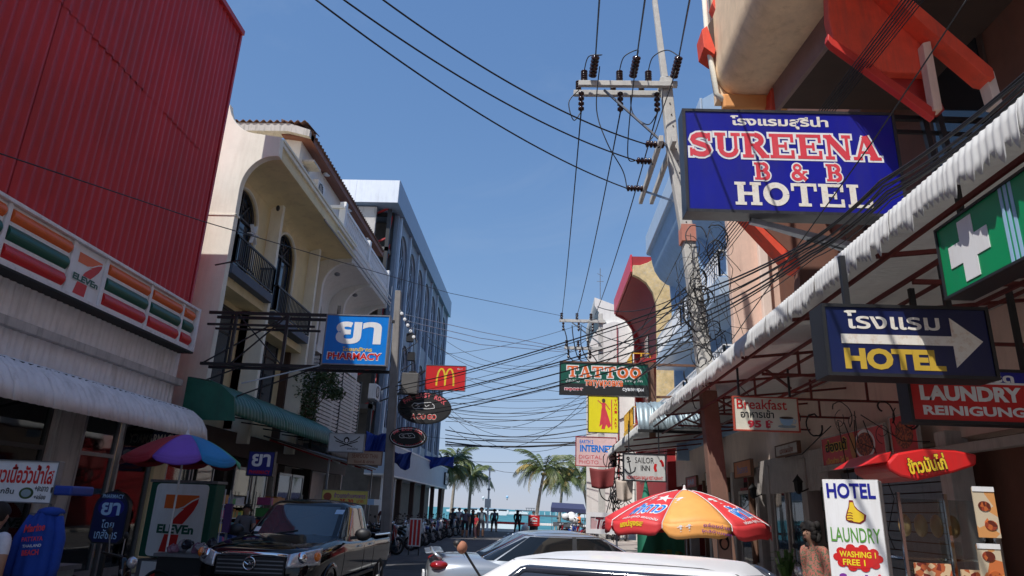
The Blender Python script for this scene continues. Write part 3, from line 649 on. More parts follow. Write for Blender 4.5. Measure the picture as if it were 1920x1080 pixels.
for k in range(6):
    loc = Vector((-9.6 - k, 21.15, 14.6)) - B3.location
    if f1 is None: f1 = rt2.build('roof_sheet', tilem, B3, smooth=True, thick=.02); f1.location = loc
    else: c = f1.copy(); _link(c); c.location = loc; c.parent = B3
# terrace balustrade
bal = MB(); z0 = 11.45
MB().box(-7.68, -7.52, 23.2, 30.95, z0 + .72, z0 + .84).box(-7.68, -7.52, 23.2, 30.95, z0, z0 + .08).box(-9.0, -7.5, 23.1, 23.25, z0 + .72, z0 + .84).build('balustrade_rail', white, B3, bevel=.01)
mbb = MB(local=True).lathe([(.05, 0), (.07, .04), (.045, .1), (.085, .26), (.045, .46), (.07, .58), (.05, .64)], 10, cap=True); f1 = None
for k in range(34):
    loc = Vector((-7.6, 23.5 + k * .22, z0 + .08)) - B3.location
    if f1 is None: f1 = mbb.build('baluster', white, B3, smooth=True); f1.location = loc
    else: c = f1.copy(); _link(c); c.location = loc; c.parent = B3
for y in (23.15, 27.0, 30.85): MB().box(-7.72, -7.48, y, y + .24, z0, z0 + 1.0).build('balustrade_post', white, B3, bevel=.01)
for dz, m in ((0, white), (.12, steelgr), (.24, white)):
    MB().tube([(-7.36, 22.2, 11.1 - dz), (-7.36, 31.2, 11.15 - dz)] if dz != .12 else [(-7.33, 20.6, 10.6), (-7.33, 31.1, 10.7)], .035, 6).build('conduit', m, B3)
def aircon(label, c, face='x', s=1.0, parent=None):
    x, y, z = c; t = thing('air_conditioner', label, 'air conditioner', (x, y, z - .3 * s))
    MB().box(x - .15 * s, x + .15 * s, y - .4 * s, y + .4 * s, z - .3 * s, z + .3 * s).build('casing', whsheet, t, bevel=.015)
    MB().lathe([(.22 * s, 0), (.24 * s, .0), (.24 * s, .02 * s), (.22 * s, .02 * s)], 18, (x + .151 * s, y - .08 * s, z), 'x').build('fan_ring', steelbk, t)
    mb = MB()
    for k in range(8): mb.bar((x + .16 * s, y - .3 * s, z - .22 * s + k * .06 * s), (x + .16 * s, y + .16 * s, z - .22 * s + k * .06 * s), .012)
    mb.build('grille', steelbk, t)
    MB().bar((x, y - .4 * s, z - .32 * s), (x, y + .4 * s, z - .32 * s), .3 * s, .03).build('bracket', steelgr, t)
aircon('white air conditioner high on the penthouse wall above the balustrade', (-8.75, 23.4, 13.0), s=1.0)
aircon('white air conditioner on the white wall behind the pharmacy sign frame', (-8.7, 25.9, 6.1), s=1.0)
aircon('boxed air conditioner near the grey utility pole', (-8.2, 33.2, 6.9), s=1.2)
MB().box(-8.94, -8.5, 22.0, 22.8, 13.5, 13.58).build('window_hood', grimew, B3)
w_ = MB().box(-8.96, -8.9, 22.1, 22.7, 12.7, 13.4).build('window', steelgr, B3)
# slatted facade below
SL = thing('slatted_screen', 'tall facade screen of pale horizontal slats below the white vaults', 'screen', (-8.3, 27, 3.6))
MB().box(-9.4, -8.6, 24.95, 31, 3.6, 6.9).build('backing', greyaw, SL)
sl_ = MB(local=True).box(-.015, .015, 0, 6.0, 0, .1); f1 = None
for k in range(22):
    loc = Vector((-8.35, 25, 3.7 + k * .148)) - SL.location
    if f1 is None: f1 = sl_.build('slat', whsheet, SL); f1.location = loc; f1.rotation_euler = (0, R(25), 0)
    else: c = f1.copy(); _link(c); c.location = loc; c.parent = SL
sl2 = MB(local=True).box(-1.0, 0, -.015, .015, 0, .1); f1 = None
for k in range(22):
    loc = Vector((-8.35, 24.93, 3.7 + k * .148)) - SL.location
    if f1 is None: f1 = sl2.build('slat', whsheet, SL); f1.location = loc; f1.rotation_euler = (R(25), 0, 0)
    else: c = f1.copy(); _link(c); c.location = loc; c.parent = SL
for y in (25, 28, 31): MB().box(-8.38, -8.28, y - .04, y + .04, 3.5, 7.0).build('post', steelbk, SL)
# bush hanging at the corner
def leafmass(name, label, pts, n, s, m, cat='plant', parent=None, seed=1):
    rnd = random.Random(seed); mb = MB()
    for _ in range(n):
        c, r_ = rnd.choice(pts); d = Vector((rnd.gauss(0, 1), rnd.gauss(0, 1), rnd.gauss(0, 1))).normalized() * (rnd.random() ** .5)
        p = Vector(c) + Vector((d.x * r_[0], d.y * r_[1], d.z * r_[2]))
        u = Vector((rnd.gauss(0, 1), rnd.gauss(0, 1), rnd.gauss(0, .6))).normalized(); v = u.cross(Vector((rnd.gauss(0, 1), rnd.gauss(0, 1), rnd.gauss(0, 1)))).normalized()
        k = s * rnd.uniform(.6, 1.3); mb.add([p - u * k, p + v * k * .4, p + u * k, p - v * k * .4], [(0, 1, 2, 3)])
    o = mb.build(name, m, parent, fixn=False)
    return o
pl = thing('balcony_bush', 'dark leafy bush trailing over the ledge between the cream and white buildings', 'bush', (-8.3, 24.4, 3.8))
leafmass('foliage', '', [((-8.2, 23.8, 5.6), (.6, .8, .7)), ((-7.9, 24.6, 6.0), (.5, .9, .35)), ((-8.3, 24.2, 4.7), (.4, .7, .8)), ((-7.6, 24.6, 5.5), (.4, .8, .3))], 2600, .07, leafm, parent=pl)
for k in range(5): MB().tube([(-8.5, 24.2 + .1 * k, 3.8), (-8.3, 24 + .2 * k, 4.8), (-8.1 + .1 * k, 23.8 + .25 * k, 5.8)], [.03, .02, .01], 5).build('stem', wood, pl)

# ================================================================== left: blue building
B4 = thing('blue_building', 'tall blue grey clad building with overhanging top and arched lattice windows', 'building', (-8.6, 48, 0))
MB().box(-16, -8.5, 35.5, 60, 18.2, 19.55).build('roof_box', bluegr, B4)
n = 3
for k in range(n):
    x0 = -16 + k * 2.5; MB().box(x0 + .005, x0 + 2.495, 35.47, 35.5, 18.2, 19.6).build('cladding_panel', palepanel, B4)  # camera-facing panels coloured paler for the sunlit side
for k in range(8):
    MB().box(-8.5, -8.47, 35.5 + 3.06 * k + .008, 35.5 + 3.06 * (k + 1), 18.17, 19.62).build('cladding_panel', bluegr, B4)  # street-facing panels of the same cladding, in the shaded side's colour
beams = MB()
for k in range(8): beams.bar((-9, 37 + 3 * k, 18.1), (-15, 37 + 3 * k, 18.1), .2)
beams.build('soffit_beam', steelbk, B4)
ops = [(39.2 + 3.1 * k, 1.3, 12.6, 16.2, 1.35) for k in range(7)]
arched_wall('facade', -8.75, (37.2, 60), 12.2, 18.18, ops, facadeb, B4, .3)
ops2 = [(39.2 + 3.1 * k, 1.3, 5.8, 10.0, 1.35) for k in range(7)]
arched_wall('facade', -8.75, (37.2, 60), 4.6, 12.2, ops2, facadeb, B4, .3)
for (c, hw, zb, zs, rz) in ops + ops2:
    w_ = arch_window(B4, -8.75, c, hw, zb, zs, rz, darkgl, bluepale, False, .2)
    m = MB()
    for dy in (-.5, 0, .5): m.bar((-8.86, c + dy, zb), (-8.86, c + dy, zs + rz * .85), .03)
    for k in range(4): m.tube([(-8.82, c + .5 * math.sin(a / 8 * math.pi) * (1 if k % 2 else -1), zb + (zs - zb) * (k / 4) + a / 8 * (zs - zb) / 4 * 2) for a in range(9)], .02, 4)
    m.build('lattice', bluepale, w_)
for k in range(8): MB().box(-8.75, -8.62, 37.65 + 3.1 * k - .1, 37.65 + 3.1 * k + .1, 4.6, 18.17).build('mullion', bluepale, B4)
MB().box(-16, -9.3, 38.2, 60, 0, 18.1).build('body', greyaw, B4)
MB().box(-9.2, -9.0, 36.2, 36.4, 4, 18.1).box(-9.2, -9.0, 37.0, 37.2, 4, 18.1).build('column', steelbk, B4)
tr = MB()
for k in range(7): tr.bar((-9.1, 36.4, 5 + 1.9 * k), (-9.1, 37.1, 6.9 + 1.9 * k), .07); tr.bar((-13, 36.4, 5 + 1.9 * k), (-9.1, 36.4, 6.9 + 1.9 * k), .1)
tr.build('truss', maroon, B4)
for z in (6.5, 9.5, 12.5, 15.5): MB().box(-16, -9, 36.2, 38.2, z, z + .25).build('landing', greyaw, B4)
MB().box(-11.5, -9.8, 35.9, 36.1, 10, 18.1).build('side_wall', grimew, B4)
# its ribbed shop canopy
CN = thing('blue_canopy', 'pale blue ribbed metal canopy along the foot of the blue building', 'awning', (-8.2, 50, 3.2))
cs_ = corr_sheet([(0, 3.25), (0, 4.85)], 1.5, .25, .05, 'y', -1, per=6); f1 = None
for k in range(17):
    loc = Vector((-8.2, 37.2 + 1.5 * k, 0)) - CN.location
    if f1 is None: f1 = cs_.build('canopy_sheet', bluepale, CN, smooth=True); f1.location = loc
    else: c = f1.copy(); _link(c); c.location = loc; c.parent = CN
MB().box(-9.3, -8.14, 37.1, 62.8, 4.85, 4.95).box(-9.3, -8.14, 37.1, 62.8, 3.17, 3.25).build('trim', white, CN); MB().box(-9.3, -8.2, 37.12, 37.2, 3.25, 4.85).build('end_panel', bluepale, CN)
for k in range(7): MB().box(-8.45, -8.35, 37.6 + k * .55, 37.7 + k * .55, .12, 3.17).build('white_post', white, CN)
for k in range(5): MB().box(-8.6, -8.3, 42.5 + 4.5 * k, 42.8 + 4.5 * k, .12, 3.17).build('column', brownd, CN)
f_, w_, h_ = fbox(0, 0, 1, 1, Y=10)
sg = board('canopy_sign', 'small pale sign box on the end of the blue canopy', Fr((-8.0, 61.2, 4.0), (0, 1, 0)), 2.2, 1.0, .12, cleanw)
txt(sg, Fr((-8.0, 61.2, 4.0), (0, 1, 0)), 'Dicey', 0, 0, 1.5, .5, sdnavy, bold=.01)
# ================================================================== left: lower awnings and shop fronts
def barrel(name, label, m, y0, y1, x0, z0, rx, rz, sheetw=.8, cat='awning'):
    t = thing(name, label, cat, (x0, (y0 + y1) / 2, z0 - rz)); n = int((y1 - y0) / sheetw); f1 = None
    p = [(0, 0)] + [(rx * math.sin(R(a)), -rz * (1 - math.cos(R(a)))) for a in (25, 45, 62, 78, 90)] + [(rx, -rz - .12)]
    mb = corr_sheet(p, (y1 - y0) / n, .2, .02, 'y', 1, per=6)
    for k in range(n):
        loc = Vector((x0, y0 + k * (y1 - y0) / n, z0)) - t.location
        if f1 is None: f1 = mb.build('awning_sheet', m, t, smooth=True, thick=.004); f1.location = loc
        else: c = f1.copy(); _link(c); c.location = loc + Vector((random.uniform(-.01, .01), 0, random.uniform(-.01, .01))); c.parent = t
    for k in range(int((y1 - y0) / 1.6) + 1): MB().bar((x0, y0 + .1 + 1.6 * k, z0 - rz * .9), (x0 + rx * .96, y0 + .1 + 1.6 * k, z0 - rz - .05), .035).build('bracket', steelbk, t)
    return t
t = barrel('green_awning', 'dark green ribbed awning rounded over the shops beside the red building', greenaw, 15.8, 24.2, -8.4, 4.4, 1.25, .75)
MB().prism([(-8.4, 15.78, 3.4), (-7.1, 15.78, 3.4), (-7.2, 15.78, 3.95), (-7.6, 15.78, 4.25), (-8.4, 15.78, 4.4)], (0, .02, 0)).build('end_panel', greenaw, t)
barrel('grey_awning', 'rolled grey weathered awning continuing past the green one', greyaw, 24.3, 31.5, -8.3, 4.15, 1.0, .8)
SF = thing('shop_row', 'dark open shop fronts under the green and grey awnings', 'building', (-8.8, 24, 0))
MB().box(-9.0, -8.75, 15.55, 31.5, 2.85, 3.5).build('lintel', brownd, SF)
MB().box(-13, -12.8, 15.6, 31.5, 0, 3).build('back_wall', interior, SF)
for i, y in enumerate((15.5, 19.2, 22.9, 26.6, 30.8)): MB().box(-12.8, -8.7, y, y + .2, 0.12, 2.85).build('party_wall', [grimew, interior][i % 2], SF)
for i, y in enumerate((16.2, 20.0, 23.5)):
    for k in range(2):
        d = MB().box(-8.8, -8.74, y + k * 1.3, y + k * 1.3 + .06, .12, 2.5).box(-8.8, -8.74, y + k * 1.3 + 1.14, y + k * 1.3 + 1.2, .12, 2.5).box(-8.8, -8.74, y + k * 1.3, y + k * 1.3 + 1.2, 2.5, 2.58).build('door_frame', steelgr, SF); MB().box(-8.78, -8.76, y + k * 1.3 + .06, y + k * 1.3 + 1.14, .12, 2.5).build('pane', shopgl, d)
for i, (x, y) in enumerate(((-8.1, 17.6), (-8.2, 21.0), (-8.0, 24.6), (-9.5, 18), (-9.8, 24), (-8.1, 28.4))):
    sh = thing('display_rack', 'rack of small goods %s' % ['beside the parasol cart under the green awning', 'under the middle of the green awning', 'where the green awning meets the grey one', 'just inside the first dark shop', 'inside the shop behind the bush', 'below the slatted screen'][i], 'shelf', (x, y, .12))
    mb = MB()
    for r_ in range(5): mb.box(x - .25, x + .25, y, y + 1.4, .2 + r_ * .33, .22 + r_ * .33)
    for a in (0, 1.38): mb.box(x - .25, x - .23, y + a, y + a + .02, .12, 1.9).box(x + .23, x + .25, y + a, y + a + .02, .12, 1.9)
    mb.build('rack', white if i % 2 == 0 else steelgr, sh); goods('goods', sh, x - .2, x + .2, y + .04, y + 1.36, .222, 5, .33, 50 + i)
# stall canopy with striped underside
ST = thing('stall_canopy', 'sloping grey stall roof with red struts underneath by the skull sign', 'awning', (-7.3, 24, 2.9))
MB().prism([(-8.6, 21.3, 3.55), (-6.4, 21.3, 2.95), (-6.4, 27.4, 2.95), (-8.6, 27.4, 3.55)], (0, 0, .05)).build('roof_sheet', greyaw, ST)
for k in range(7): MB().bar((-8.5, 21.6 + .9 * k, 3.48), (-6.45, 21.6 + .9 * k, 2.91), .05).build('strut', maroon if k % 2 == 0 else white, ST)
for y in (21.5, 27.2): MB().bar((-6.5, y, 0), (-6.5, y, 2.95), .05).build('post', steelgr, ST)

# ---------------- left signs
# pharmacy light box
fr, w_, h_ = fbox(607, 590, 728, 685, Y=16)
PH = board('pharmacy_sign', 'blue light box with big white Thai letters and PHARMACY in red on a steel frame', fr, w_, h_, .22, sblue, steelgr, .03)
txt(PH, fr, 'ยา', .05, .17, 1.12, .56, cleanw, .004, .035)
txt(PH, fr, 'โดยเภสัชกร', .06, -.235, .72, .11, syellow, .004, .03)
txt(PH, fr, 'PHARMACY', 0, -.41, 1.34, .2, cleanw, .004, .06); txt(PH, fr, 'PHARMACY', 0, -.41, 1.3, .165, sred, .006, .035)
FRM = thing('sign_gantry', 'black steel gantry carrying the pharmacy sign from the cream building', 'frame', (-6.5, 16, 3.9)); mb = MB()
xl, xr = -8.3, fr.o.x + w_ / 2; zt, zb = fr.o.z + h_ / 2 - .02, fr.o.z - h_ / 2 - .05
for y in (16.06, 16.5):
    for z in (zt, zb): MB().bar((xl, y, z), (xr, y, z), .06, .07).build('beam', steelbk, FRM)
    MB().bar((xl, y, zt - .3), (-5.6, y, zt - .3), .05).build('beam', steelbk, FRM)
for x in (-7.6, -6.3, -5.05): MB().bar((x, 16.06, zb), (x, 16.06, zt + .25 * (x > -5.5)), .07).build('upright', steelbk, FRM)
for a, b in (((-8.3, zb), (-6.3, zt)), ((-7.6, zt), (-6.3, zb)), ((-7.6, zb), (-6.3, zt)), ((-8.35, zb - 1.2), (-5.4, zb)), ((-8.35, zb - .5), (-7.2, zb))): MB().bar((a[0], 16.1, a[1]), (b[0], 16.1, b[1]), .03).build('brace', steelbk, FRM)
MB().bar((-7.0, 15.6, 4.25), (-5.3, 16.06, zb + .05), .03).build('brace', steelgr, FRM)
MB().bar((-8.35, 16.0, 7.3), (-7.7, 16.0, 7.45), .03).bar((-7.7, 16, 7.45), (-7.5, 16.4, 7.2), .03).build('iron_hook', steelbk, FRM)
# small pharmacy sign
fr, w_, h_ = fbox(464, 846, 514, 893, Y=17)
o = board('pharmacy_sign', 'small dark blue Thai pharmacy sign hanging under the green awning', fr, w_, h_, .12, snavy, steelbk, .02)
txt(o, fr, 'ยา', 0, .08, .46, .3, cleanw, bold=.03); txt(o, fr, 'PHARMACY', 0, -.2, .52, .09, sred, bold=.03)
# MACY + blade above the door
fr, w_, h_ = fbox(262, 808, 332, 838, Y=14.9)
o = board('pharmacy_sign', 'dark pharmacy lettering board tucked under the white shop awning', fr, w_ + .3, h_, .08, sdnavy, steelbk, .02)
txt(o, fr, 'PHARMACY', 0, 0, w_ * .95, .2, oldw, bold=.03)
fshape(fr, [(.5, -.03), (.5, .03), (.56, .03), (.56, .09), (.62, .09), (.62, .03), (.68, .03), (.68, -.03), (.62, -.03), (.62, -.09), (.56, -.09), (.56, -.03)], .0, .005).build('cross', sgr2, o)
# oval top standing sign
fr, w_, h_ = fbox(172, 920, 238, 1020, Y=11)
o = thing('standing_sign', 'dark navy pharmacy sign with rounded top on a post by the shop door', 'sign', (fr.o.x, 11, 0.12))
hw = w_ / 2; pts = [(-hw, -h_ / 2 + .08), (-hw + .08, -h_ / 2), (hw - .08, -h_ / 2), (hw, -h_ / 2 + .08)] + [(hw * math.cos(R(a)), h_ / 2 - .26 + .26 * math.sin(R(a))) for a in range(0, 181, 15)]
fshape(fr, pts, -.1, -.006).build('housing', steelbk, o); fshape(fr, [(a * .93, b * .94) for a, b in pts], -.005, 0).build('sign_face', sdnavy, o)
fshape(fr, [(a * .7, b * .28 + .14) for a, b in ell(0, 0, .3, .5, 24)], .001, .004).build('oval', snavy, o)
txt(o, fr, 'ยา', 0, .12, .3, .19, sltblue, .006, .03); txt(o, fr, 'PHARMACY', 0, .31, .34, .06, sltblue, .006, .02)
txt(o, fr, 'โดย', 0, -.1, .2, .12, sltblue, .006, .01); txt(o, fr, 'เภสัชกร', 0, -.25, .36, .14, sltblue, .006, .01)
MB().bar((fr.o.x, 11.05, .12), (fr.o.x, 11.05, fr.o.z - h_ / 2), .06).build('post', steelbk, o); MB().box(fr.o.x - .25, fr.o.x + .25, 10.85, 11.25, .12, .16).build('base', steelbk, o)
# noodle stall cloth sign
fr, w_, h_ = fbox(-70, 862, 106, 942, Y=7.5)
o = board('noodle_sign', 'white board with red Thai lettering and a green bowl picture at the left edge', fr, w_, h_, .07, cleanw, steelgr, .012)
txt(o, fr, 'ก๋วยเตี๋ยวเนื้อวัวน้ำใส', 0, .08, w_ * .92, .2, sred, bold=.03)
fshape(fr, ell(.22, -.12, .08, .06), .001, .003).build('bowl_picture', leafm, o); fshape(fr, ell(.22, -.12, .055, .04), .004, .005).build('bowl_picture', tinblue, o)
txt(o, fr, '+สะอาด', .38, -.07, .15, .055, black, bold=.02); txt(o, fr, '+อร่อย', .38, -.15, .13, .055, black, bold=.02); txt(o, fr, 'ลูกชิ้น', -.02, -.11, .2, .08, black)
o2 = thing('noodle_stall', 'dim noodle stall under the white board with a shelf and pots', 'stall', (fr.o.x, 7.7, .0))
for x in (-.48, .46): MB().bar((fr.o.x + x, 7.6, 0), (fr.o.x + x, 7.6, 1.6), .04).build('post', steelgr, o2)
MB().box(fr.o.x - .55, fr.o.x + .5, 7.6, 8.3, .85, .9).build('counter', steelgr, o2); MB().box(fr.o.x - .5, fr.o.x + .45, 7.65, 8.25, .25, .85).build('cabinet', tinblue, o2)
MB().lathe([(0, 0), (.2, 0), (.22, .22), (.23, .24), (0, .26)], 16, (fr.o.x, 7.95, .9)).build('pot', steelgr, o2)
fr2, a_, b_ = fbox(103, 908, 145, 932, Y=7.6)
o = MB().box(fr2.o.x - a_ / 2, fr2.o.x + a_ / 2, 7.5, 7.9, fr2.o.z - .05, fr2.o.z + .05).build('blue_tray', tarp, bevel=.02); tag(o, 'flat blue plastic tray held beside the noodle board', 'tray')
# store standing sign
fr, w_, h_ = fbox(262, 905, 402, 1047, Y=13.5)
fr = Fr(fr.o, (math.cos(R(10)), math.sin(R(-10)), 0))
o = thing('store_standing_sign', 'large standing light box with seven logo on white and a dark green border', 'sign', (fr.o.x, 13.5, .0))
fshape(fr, rect(-w_ / 2, w_ / 2, -h_ / 2, h_ / 2), -.3, -.02).build('housing', sgreen, o, bevel=.02); fshape(fr, rect(-w_ / 2 - .02, w_ / 2 + .02, h_ / 2, h_ / 2 + .05), -.32, 0).build('cap', steelgr, o)
def rrect(x0, x1, y0, y1, r): return [(cx + r * math.cos(R(a)), cy + r * math.sin(R(a))) for cx, cy, a0 in ((x1 - r, y1 - r, 0), (x0 + r, y1 - r, 90), (x0 + r, y0 + r, 180), (x1 - r, y0 + r, 270)) for a in range(a0, a0 + 91, 30)]
fshape(fr, rrect(-.57, .57, -.66, .66, .08), -.02, 0).build('sign_face', cleanw, o); seven(o, fr, 1.1, 1.2)
lo = fr.p(0, -h_ / 2 - .32); fl = Fr(lo, fr.u)
fshape(fl, rect(-w_ / 2, w_ / 2, -.3, .28), -.3, -.02).build('lower_housing', steelgr, o, bevel=.02); fshape(fl, rect(-.6, .6, -.25, .24), -.02, 0).build('lower_face', cleanw, o)
fshape(fl, [(-.4, 0), (-.15, .17), (-.15, .08), (.4, .08), (.4, -.08), (-.15, -.08), (-.15, -.17)], .001, .004).build('arrow', sred, o)
MB().box(lo.x - .7, lo.x + .7, 13.4, 14.1, 0, .15).build('base', kerbm, o)
# skull sign
fr, w_, h_ = fbox(616, 812, 683, 848, Y=22)
o = board('skull_sign', 'white sign with a black winged skull above the grey awning', fr, w_, h_, .1, mat('pale sign', (.55, .58, .6), .5), steelgr, .02)
strokes(o, fr, [[(-.42, .18), (-.3, .1), (-.2, .05), (-.1, .02)], [(.42, .2), (.3, .1), (.2, .05), (.1, .02)], [(-.36, .05), (-.2, 0), (-.08, -.03)], [(.36, .05), (.2, 0), (.08, -.03)], [(-.2, -.12), (.2, .0)], [(.2, -.12), (-.2, 0)]], black, .003, .03)
fshape(fr, ell(0, .08, .09, .1), .004, .007).build('skull', black, o); fshape(fr, ell(0, .06, .05, .06), .008, .01).build('skull', cleanw, o); txt(o, fr, 'อาหารไทย', .22, -.18, .34, .08, black, .004, .01)
fr, w_, h_ = fbox(660, 845, 708, 872, Y=23)
o = board('menu_board', 'beige menu board with brown handwriting below the skull sign', fr, w_ + .3, h_, .06, mat('beige board', (.5, .36, .26), .7), wood, .02)
txt(o, fr, 'SEAFOOD THAI', 0, .06, w_, .14, sbr, bold=0); txt(o, fr, 'food & drink', 0, -.12, w_ * .8, .1, sbr, bold=0)
fr, w_, h_ = fbox(603, 919, 690, 945, Y=17)
o = board('food_banner', 'yellow banner with purple Thai lettering and red prices behind the pickup', fr, w_, h_, .03, mat('dull yellow banner', (.55, .5, .12), .6), steelgr, .008)
txt(o, fr, 'ข้าวแกงกำแพงเพชร', .12, .04, w_ * .68, .12, spurple, bold=.02); txt(o, fr, '25-30', .05, -.09, .34, .09, sred, bold=.04); txt(o, fr, 'บาท', .38, -.09, .16, .06, sred)
fshape(fr, ell(-.42, 0, .1, .09), .001, .004).build('dish_picture', sbr, o)
for x in (-.5, .5): MB().bar((fr.o.x + x, 17.05, .1), (fr.o.x + x, 17.05, fr.o.z), .03).build('post', steelgr, o)
fr, w_, h_ = fbox(640, 935, 708, 946, Y=19)
o = MB().box(fr.o.x - w_ / 2, fr.o.x + w_ / 2, 18.6, 19.4, fr.o.z - h_ / 2, fr.o.z + h_ / 2).build('plank_shelf', sltblue); tag(o, 'pale blue plank shelf beside the yellow food banner', 'shelf')
# fast food sign
fr, w_, h_ = fbox(797, 685, 873, 732, Y=30)
o = board('fast_food_sign', 'red light box with rounded yellow letter projecting from the blue building', fr, w_, h_, .2, sred, steelgr, .02)
for s_ in (-1, 1):
    pl = [(s_ * (.0 + .19 - .19 * math.cos(math.pi * k / 18)), -.36 + .76 * (math.sin(math.pi * k / 18) ** .75)) for k in range(19)]
    mb = MB()
    for q in ribbon(pl, .075): mb.add([fr.p(a, b, .004 if s_ < 0 else .005) for a, b in q], [(0, 1, 2, 3)])
    mb.build('letter', syellow, o)
txt(o, fr, 'ชั้น 1', .62, .42, .22, .06, cleanw)
for z in (.3, -.3): MB().bar((fr.o.x - w_ / 2, 30, fr.o.z + z), (-8.5, 35.8, fr.o.z + z), .06).build('arm', steelbk, o)
MB().bar((fr.o.x - w_ / 2, 30, fr.o.z + .3), (-7, 33, fr.o.z - .3), .04).build('arm', steelbk, o)
# oval bar signs
def oval_sign(label, px, Y, top, mid, bot):
    fr, w_, h_ = fbox(*px, Y=Y); o = thing('oval_sign', label, 'sign', fr.p(0, -h_ / 2, -.08))
    fshape(fr, ell(0, 0, w_ / 2, h_ / 2, 40), -.16, -.006).build('housing', steelbk, o); fshape(fr, ell(0, 0, w_ / 2 - .03, h_ / 2 - .03, 40), -.005, 0).build('sign_face', black, o)
    a, b = w_ / 2, h_ / 2
    if not mid: MB().tube([fr.p(x, y, .005) for x, y in ell(0, 0, a - .06, b - .06, 40)] + [fr.p(a - .06, 0, .005)], .008, 4).build('ring', white, o)
    n = len(top)
    for i, ch in enumerate(top):
        if ch == ' ': continue
        th = R(150 - 120 * i / (n - 1)); txt(o, fr, ch, a * .84 * math.cos(th), b * .78 * math.sin(th), a * .13, b * .3, MATS.get('neon') or mat('neon', (.8, .14, .16), .5), .003, .04, rot=(th - math.pi / 2) * .55)
    k = a / .9
    strokes(o, fr, [[(-.38 * k, .0), (-.42 * k, .08 * k), (-.34 * k, .15 * k), (-.2 * k, .14 * k), (0, .17 * k), (.2 * k, .19 * k), (.32 * k, .1 * k), (.34 * k, 0)], [(-.38 * k, 0), (-.3 * k, -.04 * k), (-.1 * k, -.02 * k), (.1 * k, -.03 * k), (.34 * k, 0)], [(-.3 * k, .06 * k), (-.22 * k, .1 * k), (-.16 * k, .04 * k), (-.24 * k, .01 * k)], [(0, .13 * k), (.06 * k, .04 * k), (.16 * k, .1 * k)]], cleanw, .004, .018 * k)
    if mid: txt(o, fr, mid, 0, -b * .55, a * .95, b * .36, oldw, .003, .06); txt(o, fr, mid, 0, -b * .55, a * .92, b * .3, sred, .006, .03)
    else:
        n = len(bot)
        for i, ch in enumerate(bot):
            if ch != ' ': th = R(205 + 130 * i / (n - 1)); txt(o, fr, ch, a * .8 * math.cos(th), b * .76 * math.sin(th), a * .06, b * .14, spink, .003, .02, rot=(th + math.pi / 2) * .55)
    return o
oval_sign('larger black oval bar sign reading A GO GO on the grey pole', (745, 735, 846, 795), 24.3, 'FAR EAST ROCK', 'A GO GO', '')
oval_sign('smaller black oval bar sign with a white ring below the larger one', (729, 800, 800, 840), 24.1, 'FAR EAST ROCK', '', 'BAR AND RESTAURANT')
# left utility pole
LP = thing('utility_pole', 'grey concrete utility pole in front of the slatted screen on the left', 'pole', (-5.15, 24.5, 0))
MB().add([(-5.15 - .17, 24.33, 0), (-5.15 + .17, 24.33, 0), (-5.15 + .17, 24.67, 0), (-5.15 - .17, 24.67, 0), (-5.62, 24.38, 9.4), (-5.4, 24.38, 9.4), (-5.4, 24.6, 9.4), (-5.62, 24.6, 9.4)], [(0, 1, 5, 4), (1, 2, 6, 5), (2, 3, 7, 6), (3, 0, 4, 7), (4, 5, 6, 7)]).build('shaft', poledark, LP, bevel=.02)
for k in range(5):
    z = 8.45 - .22 * k; x = -5.25 + .13 * k
    MB().lathe([(.0, -.06), (.06, -.05), (.06, -.02), (.035, 0), (.06, .02), (.06, .05), (0, .06)], 10, (x, 24.25, z), 'y').build('insulator', white, LP)
MB().bar((-5.35, 24.3, 8.6), (-4.6, 24.3, 7.4), .06).build('insulator_rack', steelgr, LP)
for k in range(3):
    z = 7.6 - k * .7; MB().box(-5.0 + .1 * k, -4.75 + .1 * k, 24.2, 24.4, z - .2, z + .1).build('fuse_box', steelbk, LP); MB().tube([(-5, 24.2, z), (-4.7, 24.1, z + .4), (-4.6, 24.1, z - .3), (-5.1, 24.2, z - .6)], .015, 5).build('jumper_wire', cablem, LP)
MB().box(-5.0, -4.4, 24.0, 24.35, 5.45, 6.2).build('junction_box', greyaw, LP, bevel=.02)
# tarpaulins
def tarpo(label, c, w, h, seed, ax='y'):
    rnd = random.Random(seed); ph = [rnd.uniform(0, 6) for _ in range(4)]
    def fn(u, v):
        a = (u - .5) * w; d = .12 * math.sin(7 * u + ph[0]) + .08 * math.sin(17 * u + 5 * v + ph[1]) + .05 * math.sin(31 * u + ph[2] + 9 * v)
        z = -h * v * (1 + .25 * math.sin(5 * u + ph[3])) - .12 * math.sin(u * math.pi)
        return Vector((c[0] + d, c[1] + a, c[2] + z)) if ax == 'y' else Vector((c[0] + a, c[1] + d, c[2] + z))
    o = MB().grid(fn, 40, 12).build('blue_tarpaulin', tarp, smooth=True, thick=.006); tag(o, label, 'tarpaulin', 'blue tarpaulins'); return o
tarpo('crumpled blue tarpaulin hanging off the far end of the blue canopy', (-7.5, 52, 5.3), 2.2, .8, 1, 'x')
tarpo('blue tarpaulin bunched on the left of the grey utility pole', (-5.9, 25.0, 4.2), .8, .9, 2, 'x')
tarpo('blue tarpaulin bunched on the right of the grey utility pole', (-5.1, 25.6, 3.6), .7, .5, 3, 'x')

